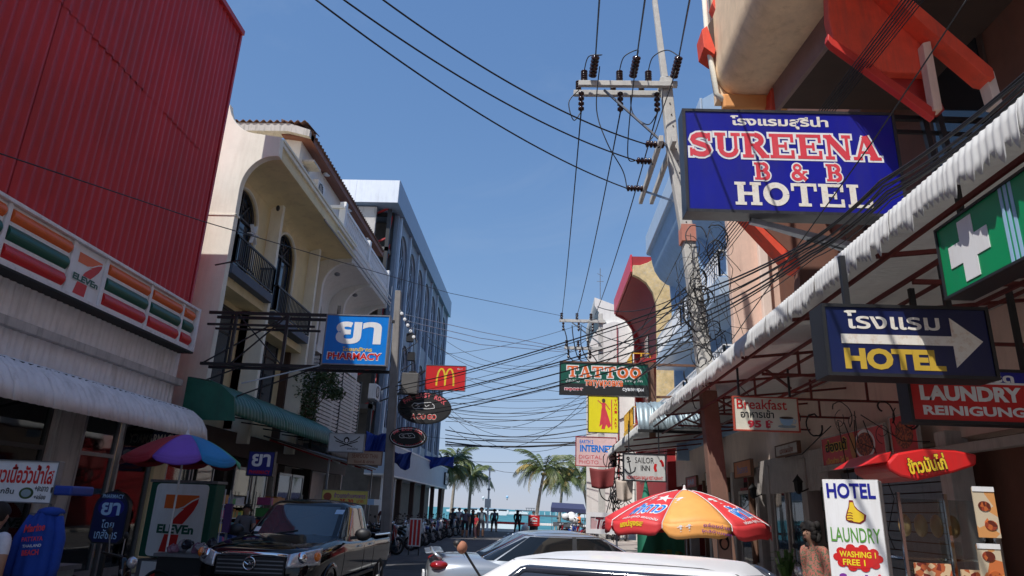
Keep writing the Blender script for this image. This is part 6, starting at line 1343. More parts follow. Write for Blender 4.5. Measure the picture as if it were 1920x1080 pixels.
loops('cable_tangle', 'coil of spare cable hanging beside the pale blue balcony railing', (3.75, 14.4, 7.4), .25, 9, 6, (.3, .2, .5))
loops('cable_tangle', 'messy black wiring under the ceiling near the breakfast sign', (4.9, 11.5, 3.2), .14, 14, 8, (1.3, .3, .25))
loops('cable_tangle', 'loops of wiring beyond the sailor sign on the white far shop', (3.4, 31, 3.0), .35, 26, 9, (.5, .3, 1.8), .02)

# ================================================================== vehicles
def sgn(v): return (v > 0) - (v < 0)
class Cabin:
    def __init__(s, zb, zr, f, n=5): s.zb, s.zr, s.f, s.n = zb, zr, f, n
    def ell_(s, z):
        u = (z - s.zb) / (s.zr - s.zb); xf0, xf1, xr0, xr1, w0, w1 = s.f; k = max(0, (u - .86) / .14)
        e = 1 - .1 * k ** 2.4; return ((xf0 + (xf1 - xf0) * u) , (xr0 + (xr1 - xr0) * u), (w0 + (w1 - w0) * u) * e)
    def pt(s, t, z):
        xf, xr, w_ = s.ell_(z); xc = (xf + xr) / 2; a = (xf - xr) / 2; c, q = math.cos(t), math.sin(t)
        return Vector((xc + a * sgn(c) * abs(c) ** (2 / s.n), w_ * sgn(q) * abs(q) ** (2 / s.n), z))
    def side(s, x, z, sd, off=0):
        xf, xr, w_ = s.ell_(z); xc = (xf + xr) / 2; a = (xf - xr) / 2; k = min(.999, abs((x - xc) / a)); return Vector((x, sd * (w_ * (1 - k ** s.n) ** (1 / s.n) + off), z))
    def end(s, y, z, fr, off=0):
        xf, xr, w_ = s.ell_(z); xc = (xf + xr) / 2; a = (xf - xr) / 2; k = min(.999, abs(y / w_)); return Vector((xc + (1 if fr else -1) * (a * (1 - k ** s.n) ** (1 / s.n) + off), y, z))
    def body(s, crown=.05):
        mb = MB(local=True); N = 48; zs = [s.zb + (s.zr - s.zb) * k / 14 for k in range(15)]; vs = []
        for z in zs:
            for k in range(N): vs.append(s.pt(2 * math.pi * k / N, z))
        xf, xr, w_ = s.ell_(s.zr); xc = (xf + xr) / 2
        for q in (.95, .86, .7, .45, .2):
            zz = s.zr + crown * (1 - q ** 2)
            for k in range(N):
                p = s.pt(2 * math.pi * k / N, s.zr); vs.append(Vector((xc + (p.x - xc) * q, p.y * q, zz)))
        nr = 20; fs = [(i * N + k, i * N + (k + 1) % N, (i + 1) * N + (k + 1) % N, (i + 1) * N + k) for i in range(nr - 1) for k in range(N)]
        fs.append(tuple(range((nr - 1) * N, nr * N))); return mb.add(vs, fs)
def side_patch(cb, sd, xa0, xa1, xb0, xb1, z0, z1, off=.006):
    return MB(local=True).grid(lambda u, v: cb.side((xa0 + (xa1 - xa0) * v) * (1 - u) + (xb0 + (xb1 - xb0) * v) * u, z0 + (z1 - z0) * v, sd, off), 10, 6)
def lower(stations, zbot=.28):
    """stations: x, ztop(centre), zshoulder, half width"""
    mb = MB(local=True); M = None
    for (x, zt, zs, w_) in stations:
        half = [(0, zt), (w_ * .55, zt - .005), (w_ * .82, zt - .03), (w_ * .94, zs), (w_ * .99, zs - .07), (w_, zs - .2), (w_ * .985, (zs + zbot) / 2 - .05), (w_ * .95, zbot + .08), (w_ * .8, zbot), (0, zbot)]
        ring = half + [(-a, b) for a, b in half[-2:0:-1]]; M = len(ring); mb.v += [Vector((x, a, b)) for a, b in ring]
    n = len(stations)
    for i in range(n - 1):
        for k in range(M): mb.f.append((i * M + k, i * M + (k + 1) % M, (i + 1) * M + (k + 1) % M, (i + 1) * M + k))
    mb.f += [tuple(range(M))[::-1], tuple(range((n - 1) * M, n * M))]; return mb
def wheels(t, xs, yw, r, m=None):
    for x in xs:
        for sd in (-1, 1):
            MB(local=True).lathe([(0, sd * -.02), (r + .07, sd * -.02), (r + .07, sd * .006), (0, sd * .006)], 26, (x, sd * yw, r), 'y').build('wheel_arch', black, t)
            w_ = MB(local=True).torus((x, sd * (yw - .07), r), r - .1, .1, 'y', 26, 10).build('wheel', rubber, t, smooth=True)
            MB(local=True).lathe([(0, 0), (.06, .01), (.08, -.01), (r - .13, 0), (r - .1, -.01)], 24, (x, sd * (yw + .005), r), 'y').build('rim', steelgr, w_)
            mb = MB(local=True)
            for k in range(5): a = k * 2 * math.pi / 5; mb.bar((x, sd * (yw + .012), r), (x + (r - .13) * math.cos(a), sd * (yw + .012), r + (r - .13) * math.sin(a)), .05, .02, (0, 1, 0))
            mb.build('spokes', chrome, w_)
def sub(o, lv=2): md = o.modifiers.new('s', 'SUBSURF'); md.levels = lv; md.render_levels = lv; return o
whitecar = mat('white car paint', (.82, .82, .82), .4, var=0.0, coat=.25); silverc = mat('silver car paint', (.42, .45, .48), .3, metal=.55, var=.02, coat=.8); blackc = mat('black car paint', (.006, .006, .008), .06, var=0, spec=.4)
taill = mat('tail lamp red', (.26, .008, .01), .1, var=0, coat=1); headl = mat('lamp glass', (.55, .57, .6), .06, metal=.4, var=.3, scale=30, coat=1); amber = mat('amber lamp', (.8, .2, .02), .15, var=0, coat=1); plast = mat('dark plastic', (.02, .02, .022), .5, var=0)
from mathutils.bvhtree import BVHTree
def seam(obj, pts, d, parent, r=.0035, m=None):
    """panel gap: a thin dark strip laid exactly on the body surface"""
    dg = bpy.context.evaluated_depsgraph_get(); me = obj.evaluated_get(dg).to_mesh()
    tree = BVHTree.FromPolygons([v.co.copy() for v in me.vertices], [tuple(p.vertices) for p in me.polygons]); out = []
    for p in pts:
        h = tree.ray_cast(Vector(p), Vector(d))
        if h[0] is not None: out.append(h[0] - Vector(d) * .001)
    if len(out) > 2: MB(local=True).tube(out, r, 4).build('panel_gap', m or plast, parent, smooth=True)
def sedan(label, loc, rotz, paint, spoiler, visor, L=4.5, H=1.47, W=.87, crown=.055):
    zt = H - .085
    t = thing('parked_car', label, 'car', (loc[0], loc[1], 0), rotz)
    sub(lower([(-2.25, .82, .72, .62), (-2.2, .98, .86, .74), (-1.95, 1.03, .93, .82), (-1.5, 1.04, .95, W - .01), (-.6, .96, .93, W), (.5, .95, .92, W), (1.0, .96, .9, W - .01), (1.6, .9, .8, W - .03), (2.05, .78, .68, .76), (2.22, .6, .52, .6)]), 2).build if 0 else None
    o = lower([(-2.25, .82, .72, .62), (-2.2, .98, .86, .74), (-1.95, 1.03, .93, .82), (-1.5, 1.04, .95, W - .01), (-.6, .96, .93, W), (.5, .95, .92, W), (1.0, .96, .9, W - .01), (1.6, .9, .8, W - .03), (2.05, .78, .68, .76), (2.22, .6, .52, .6)]).build('body', paint, t, smooth=True); sub(o, 2)
    cb = Cabin(.9, H - .05, (1.25, .28, -1.72, -.82, W - .03, .62), 5.5); cabo = cb.body(crown).build('cabin', paint, t, smooth=True)
    for sd in (-1, 1):
        side_patch(cb, sd, -1.28, -.78, -.2, -.16, .99, zt).build('rear_window', cargl, t, smooth=True); side_patch(cb, sd, -.12, -.1, .92 if not visor else .6, .3 if not visor else .16, .99, zt).build('front_window', cargl, t, smooth=True)
        side_patch(cb, sd, -1.5, -.86, -1.32, -.82, .99, zt - .02).build('quarter_window', cargl, t, smooth=True)
        side_patch(cb, sd, -.2, -.16, -.12, -.1, .98, zt + .01, .007).build('door_pillar', plast if not visor else chrome, t, smooth=True)
        MB(local=True).tube([cb.side(-1.5 + .66 * k / 10, .99 + (zt - .975) * k / 10, sd, .008) for k in range(11)] + [cb.side(-.8 + (1.06 if not visor else .92) * k / 10, zt + .015, sd, .008) for k in range(11)] + [cb.side((.34 if not visor else .16) + (.62 if not visor else .44) * k / 10, zt - (zt - .99) * k / 10, sd, .008) for k in range(11)], .009, 5).build('window_trim', chrome if not visor else plast, t, smooth=True)
        if visor:
            for a, b, c_, d_ in ((-.95, -.84, -.19, -.165), (-.09, -.09, .26, .16)):
                side_patch(cb, sd, a, b, c_, d_, zt - .08, zt + .005, .03).build('rain_visor', mat('smoked visor', (.03, .035, .05), .1, var=0), t, smooth=True)
            MB(local=True).tube([cb.side(-1.2 + .3 * k / 6, zt - .18 + .18 * k / 6, sd, .028) for k in range(7)] + [cb.side(-.86 + .98 * k / 8, zt + .005, sd, .028) for k in range(9)] + [cb.side(.14 + .36 * k / 6, zt - .3 * k / 6, sd, .028) for k in range(7)], .02, 6).build('visor_edge', MATS['smoked visor'], t, smooth=True)
        m_ = MB(local=True).ball((.85, sd * (W + .08), 1.02), (.07, .11, .08)).build('wing_mirror', paint, t, smooth=True)
        for x in (-.4, .55): MB(local=True).bar((x, sd * (W + .012), .86), (x + .18, sd * (W + .012), .86), .025, .03).build('door_handle', paint, t, bevel=.005)
        MB(local=True).ball((-2.07, sd * .7, .9), (.14, .11, .065)).build('tail_lamp', taill, t, smooth=True); MB(local=True).ball((2.0, sd * .62, .66), (.2, .15, .08)).build('headlight', headl, t, smooth=True)
    MB(local=True).grid(lambda u, v: cb.end((-.62 + 1.24 * u) * (1 - .18 * v), .98 + .36 * v, True, .006), 12, 6).build('windscreen', cargl, t, smooth=True)
    MB(local=True).grid(lambda u, v: cb.end((-.6 + 1.2 * u) * (1 - .18 * v), 1.02 + .32 * v, False, .006), 12, 6).build('rear_screen', cargl, t, smooth=True)
    if spoiler:
        s_ = MB(local=True).tube([(-2.04, -.66, .98), (-2.12, -.64, 1.03), (-2.17, -.58, 1.065), (-2.18, -.3, 1.075), (-2.18, 0, 1.078), (-2.18, .3, 1.075), (-2.17, .58, 1.065), (-2.12, .64, 1.03), (-2.04, .66, .98)], .022, 8).build('spoiler', paint, t, smooth=True)
        MB(local=True).prism([(-2.28, -.58, 1.055), (-2.1, -.58, 1.085), (-2.02, -.58, 1.08), (-2.02, -.58, 1.065), (-2.26, -.58, 1.04)], (0, 1.16, 0)).build('spoiler_blade', paint, s_, bevel=.008)
    MB(local=True).box(2.18, 2.24, -.45, .45, .5, .6).build('grille', plast, t); MB(local=True).box(-2.29, -2.26, -.24, .24, .66, .77).build('number_plate', white, t)
    wheels(t, (-1.38, 1.36), W - .04, .31)
    for sd in (-1, 1):
        for x in (-1.12, -.16, .88): seam(o, [(x + .03 * k, sd * 2, .42 + .09 * k) for k in range(7)], (0, -sd, 0), t)
        seam(o, [(-1.9 + .35 * k, sd * 2, .86 - .0 * k) for k in range(11)], (0, -sd, 0), t, .002, paint)
        seam(t['_cab'] if 0 else cabo, [(-.95 + .15 * k, sd * .46, 3) for k in range(9)], (0, 0, -1), t, .003)
    seam(o, [(-1.72, -.6 + .1 * k, 3) for k in range(13)], (0, 0, -1), t); seam(o, [(1.22, -.7 + .1 * k, 3) for k in range(15)], (0, 0, -1), t)
    return t, cb
SVC, cbs = sedan('silver sedan with a rear spoiler stopped across the street', (.55, 11.3), R(10), silverc, True, False, H=1.4)
WHC, cbw = sedan('white sedan roof and smoked rain visors nearest the viewer', (.26, 3.9), R(162), whitecar, False, True, H=1.505, crown=.03)
WHC.scale = (.98, 1.0, 1.0)
an = MB(local=True).tube([(.2, .8, 1.3), (.345, .87, 1.515)], .006, 6).build('antenna', plast, WHC)
MB(local=True).ball((.345, .87, 1.515), (.023, .027, .027), 12, 8).build('antenna_ball', mat('faded orange foam', (.4, .17, .1), .8), an, smooth=True)
MB(local=True).ball((.365, .872, 1.53), (.022, .024, .018), 12, 6).build('antenna_cap', plast, an, smooth=True)
RC = None
if 0: sedan('red car mostly hidden behind the silver sedan', (4.0, 13.2), R(60), mat('red car paint', (.4, .01, .015), .25, var=0, coat=.8), False, False, H=1.42)

def pickup(loc, rotz):
    t = thing('pickup_truck', 'glossy black pickup truck parked nose towards the viewer on the left', 'pickup truck', (loc[0], loc[1], 0), rotz)
    bo = sub(lower([(2.62, .78, .68, .55), (2.6, .98, .86, .7), (2.45, 1.07, .98, .82), (2.0, 1.13, 1.04, .87), (1.35, 1.18, 1.08, .88), (1.0, 1.2, 1.1, .88), (0, 1.12, 1.08, .88), (-.95, 1.12, 1.09, .88), (-1.0, 1.12, 1.1, .88), (-1.06, .64, 1.1, .88), (-1.12, .62, 1.1, .88), (-2.35, .62, 1.1, .88), (-2.44, .62, 1.09, .87), (-2.48, .64, 1.05, .84)], .38).build('body', blackc, t, smooth=True), 2)
    cb = Cabin(1.04, 1.68, (1.32, .42, -.98, -.78, .84, .66), 6); cb.body(.05).build('cabin', blackc, t, smooth=True)
    MB(local=True).grid(lambda u, v: cb.end((-.72 + 1.44 * u) * (1 - .12 * v), 1.17 + .44 * v, True, .006), 14, 6).build('windscreen', mat('windscreen glass', (.03, .045, .055), .03, var=0, spec=1.0), t, smooth=True)
    MB(local=True).grid(lambda u, v: cb.end((-.5 + 1.0 * u), 1.2 + .4 * v, False, .006), 10, 5).build('rear_screen', cargl, t, smooth=True)
    for sd in (-1, 1):
        side_patch(cb, sd, -.12, -.1, .98, .42, 1.16, 1.6).build('front_window', cargl, t, smooth=True); side_patch(cb, sd, -.82, -.72, -.24, -.2, 1.16, 1.6).build('rear_window', cargl, t, smooth=True)
        m_ = MB(local=True).ball((.78, sd * 1.06, 1.2), (.08, .14, .1)).build('wing_mirror', plast, t, smooth=True); MB(local=True).bar((.8, sd * .86, 1.14), (.8, sd * 1.0, 1.16), .05).build('mirror_arm', plast, m_)
        for x in (-.75, .1): MB(local=True).bar((x, sd * .895, 1.0), (x + .16, sd * .895, 1.0), .03, .035).build('door_handle', chrome, t)
        hl = MB(local=True).grid(lambda u, v: Vector((2.67 - .1 * u - .24 * u ** 2 - .06 * v + .02 * math.sin(math.pi * v), sd * (.5 + .36 * u), .8 + (.17 + .05 * u) * v + .04 * u)), 10, 6).build('headlight', headl, t, smooth=True, thick=.03)
        MB(local=True).ball((2.53, sd * .66, .93), (.08, .085, .085)).build('reflector_bowl', chrome, hl, smooth=True)
        MB(local=True).ball((2.36, sd * .83, .95), (.09, .05, .07)).build('indicator_lamp', amber, hl, smooth=True)
        MB(local=True).tube([(-2.42, sd * .83, 1.12), (-1.06, sd * .83, 1.13)], .022, 8).build('bed_rail', chrome, t)
        MB(local=True).tube([(-1.08, sd * .8, 1.1), (-1.3, sd * .78, 1.38), (-2.3, sd * .8, 1.3), (-2.42, sd * .8, 1.15)], .02, 8).build('roll_bar', chrome, t) if sd > 9 else None
        MB(local=True).lathe([(.36, 0), (.42, 0), (.44, .03), (.42, .06), (.36, .05)], 24, (1.72, sd * .86 - .03, .4), 'y').build('wheel_flare', blackc, t, smooth=True)
    MB(local=True).box(-2.5, -2.45, -.8, .8, .6, 1.12).build('tailgate', blackc, t, bevel=.015)
    g = MB(local=True).box(2.58, 2.65, -.48, .48, .7, .93).build('grille', plast, t)
    for k in range(4): MB(local=True).box(2.65, 2.662, -.46, .46, .73 + .05 * k, .745 + .05 * k).build('grille_slat', steelgr, g)
    MB(local=True).tube([(2.6, -.5, .95), (2.65, -.3, .97), (2.67, 0, .975), (2.65, .3, .97), (2.6, .5, .95)], .03, 8).build('grille_bar', chrome, t, smooth=True)
    em = MB(local=True).torus((2.69, 0, .85), .08, .012, 'x', 24, 6).build('badge', chrome, t, smooth=True); MB(local=True).tube([(2.69, -.07, .87), (2.69, -.02, .84), (2.69, 0, .87), (2.69, .02, .84), (2.69, .07, .87)], .009, 5).build('badge_wing', chrome, em)
    MB(local=True).box(2.5, 2.72, -.84, .84, .42, .66).build('bumper', blackc, t, bevel=.05); MB(local=True).box(2.72, 2.73, -.22, .22, .48, .6).build('number_plate', white, t)
    for s_, a in ((1, 0),):
        MB(local=True).box(1.22, 1.235, .56, .68, 1.22, 1.3).build('windscreen_sticker', cleanw, t) if 0 else None
    MB(local=True).grid(lambda u, v: cb.end(.52 + .12 * u, 1.5 + .07 * v, True, .01), 3, 3).build('windscreen_sticker', sltblue, t); MB(local=True).grid(lambda u, v: cb.end(-.66 + .1 * u, 1.2 + .07 * v, True, .01), 3, 3).build('windscreen_sticker', cleanw, t)
    for a in (-.35, .3): MB(local=True).tube([cb.end(a, 1.17, True, .02), cb.end(a + .42, 1.24, True, .022)], .009, 5).build('wiper', plast, t)
    wheels(t, (-1.6, 1.72), .84, .38)
    for sd in (-1, 1):
        for x in (-.92, -.18, 1.1): seam(bo, [(x, sd * 2, .5 + .08 * k) for k in range(8)], (0, -sd, 0), t, .004)
        seam(bo, [(1.2 + .14 * k, sd * .74, 3) for k in range(9)], (0, 0, -1), t, .004)
    seam(bo, [(3, -.7 + .1 * k, 1.02) for k in range(15)], (-1, 0, 0), t, .005); MB(local=True).box(-.9, 1.0, -.9, -.885, .52, .56).box(-.9, 1.0, .885, .9, .52, .56).build('side_step', plast, t)
    return t
pickup((-3.92, 12.55), R(-90))

def bike(label, loc, rotz, paint, seat=None, group=None):
    t = thing('motorcycle', label, 'motorcycle', (loc[0], loc[1], 0), rotz, group)
    for x in (-.6, .62):
        w_ = MB(local=True).torus((x, 0, .29), .25, .045, 'y', 18, 6).build('wheel', rubber, t, smooth=True)
        MB(local=True).lathe([(0, -.03), (.04, -.05), (.04, .05), (0, .03)], 8, (x, 0, .29), 'y').build('hub', steelgr, w_)
        mb = MB(local=True)
        for k in range(6): a = k * math.pi / 3; mb.bar((x, 0, .29), (x + .23 * math.cos(a), 0, .29 + .23 * math.sin(a)), .02)
        mb.build('spokes', steelgr, w_)
    sub(MB(local=True).add([Vector(p) for p in [(-.75, -.09, .62), (-.75, .09, .62), (-.1, -.13, .5), (-.1, .13, .5), (.12, -.08, .42), (.12, .08, .42), (-.78, -.06, .74), (-.78, .06, .74), (-.1, -.11, .72), (-.1, .11, .72), (.1, -.07, .52), (.1, .07, .52)]], [(0, 1, 3, 2), (2, 3, 5, 4), (6, 8, 9, 7), (8, 10, 11, 9), (0, 2, 8, 6), (1, 7, 9, 3), (2, 4, 10, 8), (3, 9, 11, 5), (0, 6, 7, 1), (4, 5, 11, 10)]).build('body', paint, t, smooth=True), 1)
    sub(MB(local=True).add([Vector(p) for p in [(.3, -.14, .35), (.3, .14, .35), (.42, -.17, .8), (.42, .17, .8), (.3, -.06, 1.0), (.3, .06, 1.0), (.5, -.05, .42), (.5, .05, .42), (.56, -.06, .82), (.56, .06, .82), (.42, -.05, 1.04), (.42, .05, 1.04)]], [(0, 2, 3, 1), (2, 4, 5, 3), (6, 7, 9, 8), (8, 9, 11, 10), (0, 6, 8, 2), (1, 3, 9, 7), (2, 8, 10, 4), (3, 5, 11, 9), (4, 10, 11, 5), (0, 1, 7, 6)]).build('front_fairing', paint, t, smooth=True), 1)
    sub(MB(local=True).box(-.72, .02, -.12, .12, .73, .82).build('seat', black, t, smooth=True), 1)
    MB(local=True).tube([(.62, .07, .29), (.42, .07, .85)], .02).tube([(.62, -.07, .29), (.42, -.07, .85)], .02).build('fork', steelgr, t)
    h = MB(local=True).tube([(.25, -.34, 1.02), (.34, -.15, 1.0), (.38, 0, .98), (.34, .15, 1.0), (.25, .34, 1.02)], .016).build('handlebar', black, t)
    for sd in (-1, 1):
        MB(local=True).tube([(.3, sd * .26, 1.02), (.28, sd * .32, 1.22)], .008).build('mirror_stem', steelgr, h); MB(local=True).ball((.28, sd * .34, 1.25), (.02, .07, .045)).build('mirror', black, h, smooth=True)
        MB(local=True).ball((-.82, sd * .1, .66), (.03, .03, .03)).build('indicator_lamp', amber, t)
    MB(local=True).ball((.5, 0, .93), (.06, .08, .07)).build('headlight', headl, t, smooth=True); MB(local=True).ball((-.8, 0, .7), (.04, .07, .04)).build('tail_lamp', taill, t)
    MB(local=True).tube([(.0, -.13, .28), (-.3, -.16, .27), (-.75, -.17, .36)], [.025, .04, .05], 8).build('exhaust', chrome, t, smooth=True); MB(local=True).box(-.15, .2, -.1, .1, .25, .45).build('engine', steelgr, t, bevel=.03)
    MB(local=True).prism([(-.35, -.05, .5), (-.9, -.05, .42), (-.92, -.05, .46), (-.4, -.05, .6)], (0, .1, 0)).build('mudguard', paint, t); MB(local=True).tube([(-.05, .1, .3), (-.1, .22, .02)], .012).build('kickstand', steelgr, t)
    return t
bc = [('black', blackc), ('dark red', mat('dark red bike', (.25, .01, .015), .3, var=0, coat=.6)), ('blue', mat('blue bike', (.01, .04, .25), .3, var=0, coat=.6)), ('silver', silverc), ('white', whitecar), ('green', mat('green bike', (.02, .15, .06), .3, var=0, coat=.6))]
protos = {}
def put_bike(ci, label, loc, rz, lean=-.12, group=None):
    if ci not in protos: b = bike(label, loc, rz, bc[ci][1], group=group); protos[ci] = b
    else:
        b = dup(protos[ci], (loc[0], loc[1], 0), rz, label)
        if group: b['group'] = group
        # the prototype's own group must not be inherited elsewhere
        elif 'group' in b: del b['group']
    b.rotation_euler = (lean, 0, rz)
rnd = random.Random(21); GL = 'motorcycles parked in a row along the left kerb'
ordn = ['first', 'second', 'third', 'fourth', 'fifth', 'sixth', 'seventh', 'eighth', 'ninth', 'tenth', 'eleventh', 'twelfth', 'thirteenth', 'fourteenth', 'fifteenth', 'sixteenth', 'seventeenth', 'eighteenth', 'nineteenth', 'twentieth']
for k in range(20):
    ci = rnd.choice((0, 0, 0, 1, 2, 3, 0, 4)); y = 20.5 + 1.35 * k + rnd.uniform(-.15, .15)
    put_bike(ci, '%s motorcycle, %s from the viewer in the left kerb row' % (bc[ci][0], ordn[k]), (-5.7 + rnd.uniform(-.25, .25) - (.7 if k < 3 else 0), y), R(rnd.uniform(-30, -8)), -.12, GL)
for k in range(16):
    ci = rnd.choice((0, 0, 1, 3, 0, 2)); y = 24.5 + 1.5 * k
    put_bike(ci, '%s motorcycle, %s from the viewer in the rear row against the left shops' % (bc[ci][0], ordn[k]), (-6.75 + rnd.uniform(-.2, .2), y), R(rnd.uniform(-40, 20)), -.12, GL)
GR = 'motorcycles parked at the sunny sea end on the right'
for k in range(15):
    ci = rnd.choice((1, 1, 3, 0, 4, 2)); x = 1.5 + .55 * (k % 8) + rnd.uniform(-.12, .12); y = 44.5 + 1.9 * (k // 8) + rnd.uniform(-.3, .3)
    put_bike(ci, '%s motorcycle, %s from the left in the %s row at the sea end' % (bc[ci][0], ordn[k % 8], 'nearer' if k < 8 else 'farther'), (x, y), R(rnd.uniform(225, 290)), -.12, GR)
put_bike(0, 'black motorcycle half cut off at the lower left edge', (-5.2, 8.2), R(15))
put_bike(3, 'silver motorcycle in the shade beside the woman in the floral blouse', (4.6, 12.2), R(200))

# ------------------------------------------------------------------ people
skinm = mat('skin', (.36, .2, .13), .6, var=.05); hairm = mat('black hair', (.012, .009, .008), .85, var=.2, scale=60); shoem = mat('dark shoe', (.03, .025, .02), .7)
def segd(c, a, b):
    d = b - a; k = max(0, min(1, (c - a).dot(d) / max(1e-6, d.length_squared))); return (c - a.lerp(b, k)).length
def person(label, loc, rotz, h, shirt, trousers, pose='stand', sleeve='short', legs='long', hair='short', hold=None, name='person', seatz=.8, feet=shoem, neck=0, bag=None):
    """one continuous skinned figure, facing local +x; clothing is coloured by the nearest limb"""
    t = thing(name, label, 'person', (loc[0], loc[1], loc[2] if len(loc) > 2 else 0), rotz); s = h / 1.7
    st = {'stand': (.02, -.03, .06, -.05), 'walk': (.26, -.28, -.18, .2), 'walk2': (-.2, .22, .2, -.16), 'sit': (0, 0, .3, .3), 'reach': (.03, -.02, .38, .3)}[pose]
    J = {}; E_ = []; rad = {}
    def j(n_, p, r_, par=None): J[n_] = Vector(p) * s; rad[n_] = r_ * s; (E_.append((par, n_)) if par else None)
    z0 = .93 if pose != 'sit' else seatz / s + .08
    j('pelvis', (0, 0, z0), .14); j('waist', (0, 0, z0 + .14), .135, 'pelvis'); j('chest', (.01, 0, z0 + .34), .155, 'waist'); j('neck', (0, 0, z0 + .48), .062, 'chest'); j('throat', (.015, 0, z0 + .52), .058, 'neck'); j('head', (.03, 0, z0 + .59), .09, 'throat'); j('crown', (.02, 0, z0 + .665), .085, 'head')
    for q, sd in (('l', 1), ('r', -1)):
        f = st[0] if sd > 0 else st[1]; a = st[2] if sd > 0 else st[3]
        j('hip' + q, (0, sd * .09, z0 - .06), .105, 'pelvis')
        if pose == 'sit': j('knee' + q, (.42, sd * .14, z0 - .1), .06, 'hip' + q); j('ankle' + q, (.36, sd * .15, z0 - .52), .042, 'knee' + q); j('toe' + q, (.52, sd * .16, z0 - .57), .035, 'ankle' + q)
        else: j('knee' + q, (f * .55 + .03, sd * .1, .5), .076, 'hip' + q); j('ankle' + q, (f - .02 - (.1 if f < -.1 else 0), sd * .1, .09 + (.06 if f < -.1 else 0)), .052, 'knee' + q); j('toe' + q, (f + .13 - (.08 if f < -.1 else 0), sd * .11, .035), .035, 'ankle' + q)
        j('sho' + q, (0, sd * .17, z0 + .44), .075, 'chest'); j('elb' + q, (a * .45 - .03, sd * .23, z0 + .18), .054, 'sho' + q)
        wz = z0 - .03 if pose in ('stand', 'walk', 'walk2') else z0 + .18
        w_ = (a + .02, sd * .22, wz); j('wri' + q, w_, .036, 'elb' + q); hx = Vector((.25 if wz < z0 else .95, 0, -1 if wz < z0 else -.15)).normalized(); j('palm' + q, Vector(w_) + hx * .07, .034, 'wri' + q)
        sx = Vector((hx.z, 0, -hx.x))
        for k in range(4):
            o_ = sx * (k - 1.5) * .019; l = (.062, .07, .066, .052)[k]; b_ = Vector(w_) + hx * .09 + o_
            j('f%s%d' % (q, k), b_ + hx * l * .55, .0085, 'palm' + q); j('g%s%d' % (q, k), b_ + hx * l + Vector((0, -sd * .022, 0)), .007, 'f%s%d' % (q, k))
        j('t' + q, Vector(w_) + hx * .07 + sx * -.045, .0095, 'palm' + q); j('u' + q, Vector(w_) + hx * .1 + sx * -.055, .008, 't' + q)
    names = list(J); me = bpy.data.meshes.new('body'); me.from_pydata([J[n_] for n_ in names], [(names.index(a), names.index(b)) for a, b in E_], [])
    o = bpy.data.objects.new('body', me); COL.objects.link(o); md = o.modifiers.new('skin', 'SKIN'); md.branch_smoothing = .6
    for i, n_ in enumerate(names): me.skin_vertices[0].data[i].radius = (rad[n_] * (.72 if n_ in ('pelvis', 'waist', 'chest') else 1), rad[n_]); me.skin_vertices[0].data[i].use_root = (i == 0)
    if True:
        for n_ in ('pelvis', 'waist', 'chest'): me.skin_vertices[0].data[names.index(n_)].radius = (rad[n_] * 1.15, rad[n_] * .8)
    ss = o.modifiers.new('s', 'SUBSURF'); ss.levels = 1; ss.render_levels = 1
    dg = bpy.context.evaluated_depsgraph_get(); dg.update(); m2 = bpy.data.meshes.new_from_object(o.evaluated_get(dg)); bpy.data.objects.remove(o); bpy.data.meshes.remove(me)
    for q in (skinm, shirt, trousers, feet): m2.materials.append(q)
    if legs == 'skirt': pass
    mi = []; Z = lambda n_: J[n_].z
    for p in m2.polygons:
        c = p.center; best = min((segd(c, J[a], J[b]) - .6 * rad[a], a, b) for a, b in E_); a, b = best[1], best[2]
        k = 0
        if b in ('waist', 'chest') or b[:3] in ('sho',) or (b == 'neck' and c.z < Z('neck') + .0): k = 1
        elif b[:3] == 'elb': k = 1 if sleeve == 'long' or (c - J[a]).length < .2 * s else 0
        elif b[:3] == 'wri': k = 1 if sleeve == 'long' else 0
        elif b[:3] == 'hip': k = 2
        elif b[:4] == 'knee': k = 2
        elif b[:5] == 'ankle': k = 2 if legs == 'long' and c.z > J[b].z + .02 else 0
        elif b[:3] == 'toe': k = 3
        if a == 'pelvis' and b == 'waist' and c.z < Z('pelvis') + .02: k = 2
        mi.append(k)
    m2.polygons.foreach_set('material_index', mi); m2.polygons.foreach_set('use_smooth', [True] * len(mi)); m2.update()
    b_ = _link(bpy.data.objects.new('body', m2)); b_.parent = t
    hc = J['head'].lerp(J['crown'], .5); hr = .1 * s
    def hairf(u, v):
        th = v * 2.35; a = u * 2 * math.pi; f_ = max(0, math.cos(a)); cut = 1 - .42 * f_ ** .6; th2 = th * cut; wob = 1 + .03 * math.sin(9 * a + 3) + .02 * math.sin(23 * a + 7 * v)
        return hc + Vector((-.018 * s + .104 * s * math.sin(th2) * math.cos(a) * wob, .1 * s * math.sin(th2) * math.sin(a) * wob, .01 * s + .11 * s * math.cos(th2)))
    MB(local=True).grid(hairf, 32, 12).build('hair', hairm, t, smooth=True)
    if hair in ('long', 'bun'): MB(local=True).ball(hc + Vector((-.07 * s, 0, -.05 * s if hair == 'bun' else -.12 * s)), (.06 * s, .09 * s, .085 * s if hair == 'bun' else .17 * s)).build('hair', hairm, t, smooth=True)
    if hair == 'bun':
        rh = random.Random(5)
        for k in range(26):
            a = R(60 + 240 * rh.random()); z_ = rh.uniform(-.1, .09); MB(local=True).ball(hc + Vector((-.01 * s + .085 * s * math.cos(a) * math.sqrt(max(.1, 1 - (z_ / .13) ** 2)), .095 * s * math.sin(a), z_ * s)), (.04 * s, .042 * s, .05 * s), 8, 6).build('hair', hairm, t, smooth=True)
    nz = MB(local=True).ball(hc + Vector((.095 * s, 0, -.03 * s)), (.014 * s, .011 * s, .02 * s), 8, 6).build('nose', skinm, t, smooth=True)
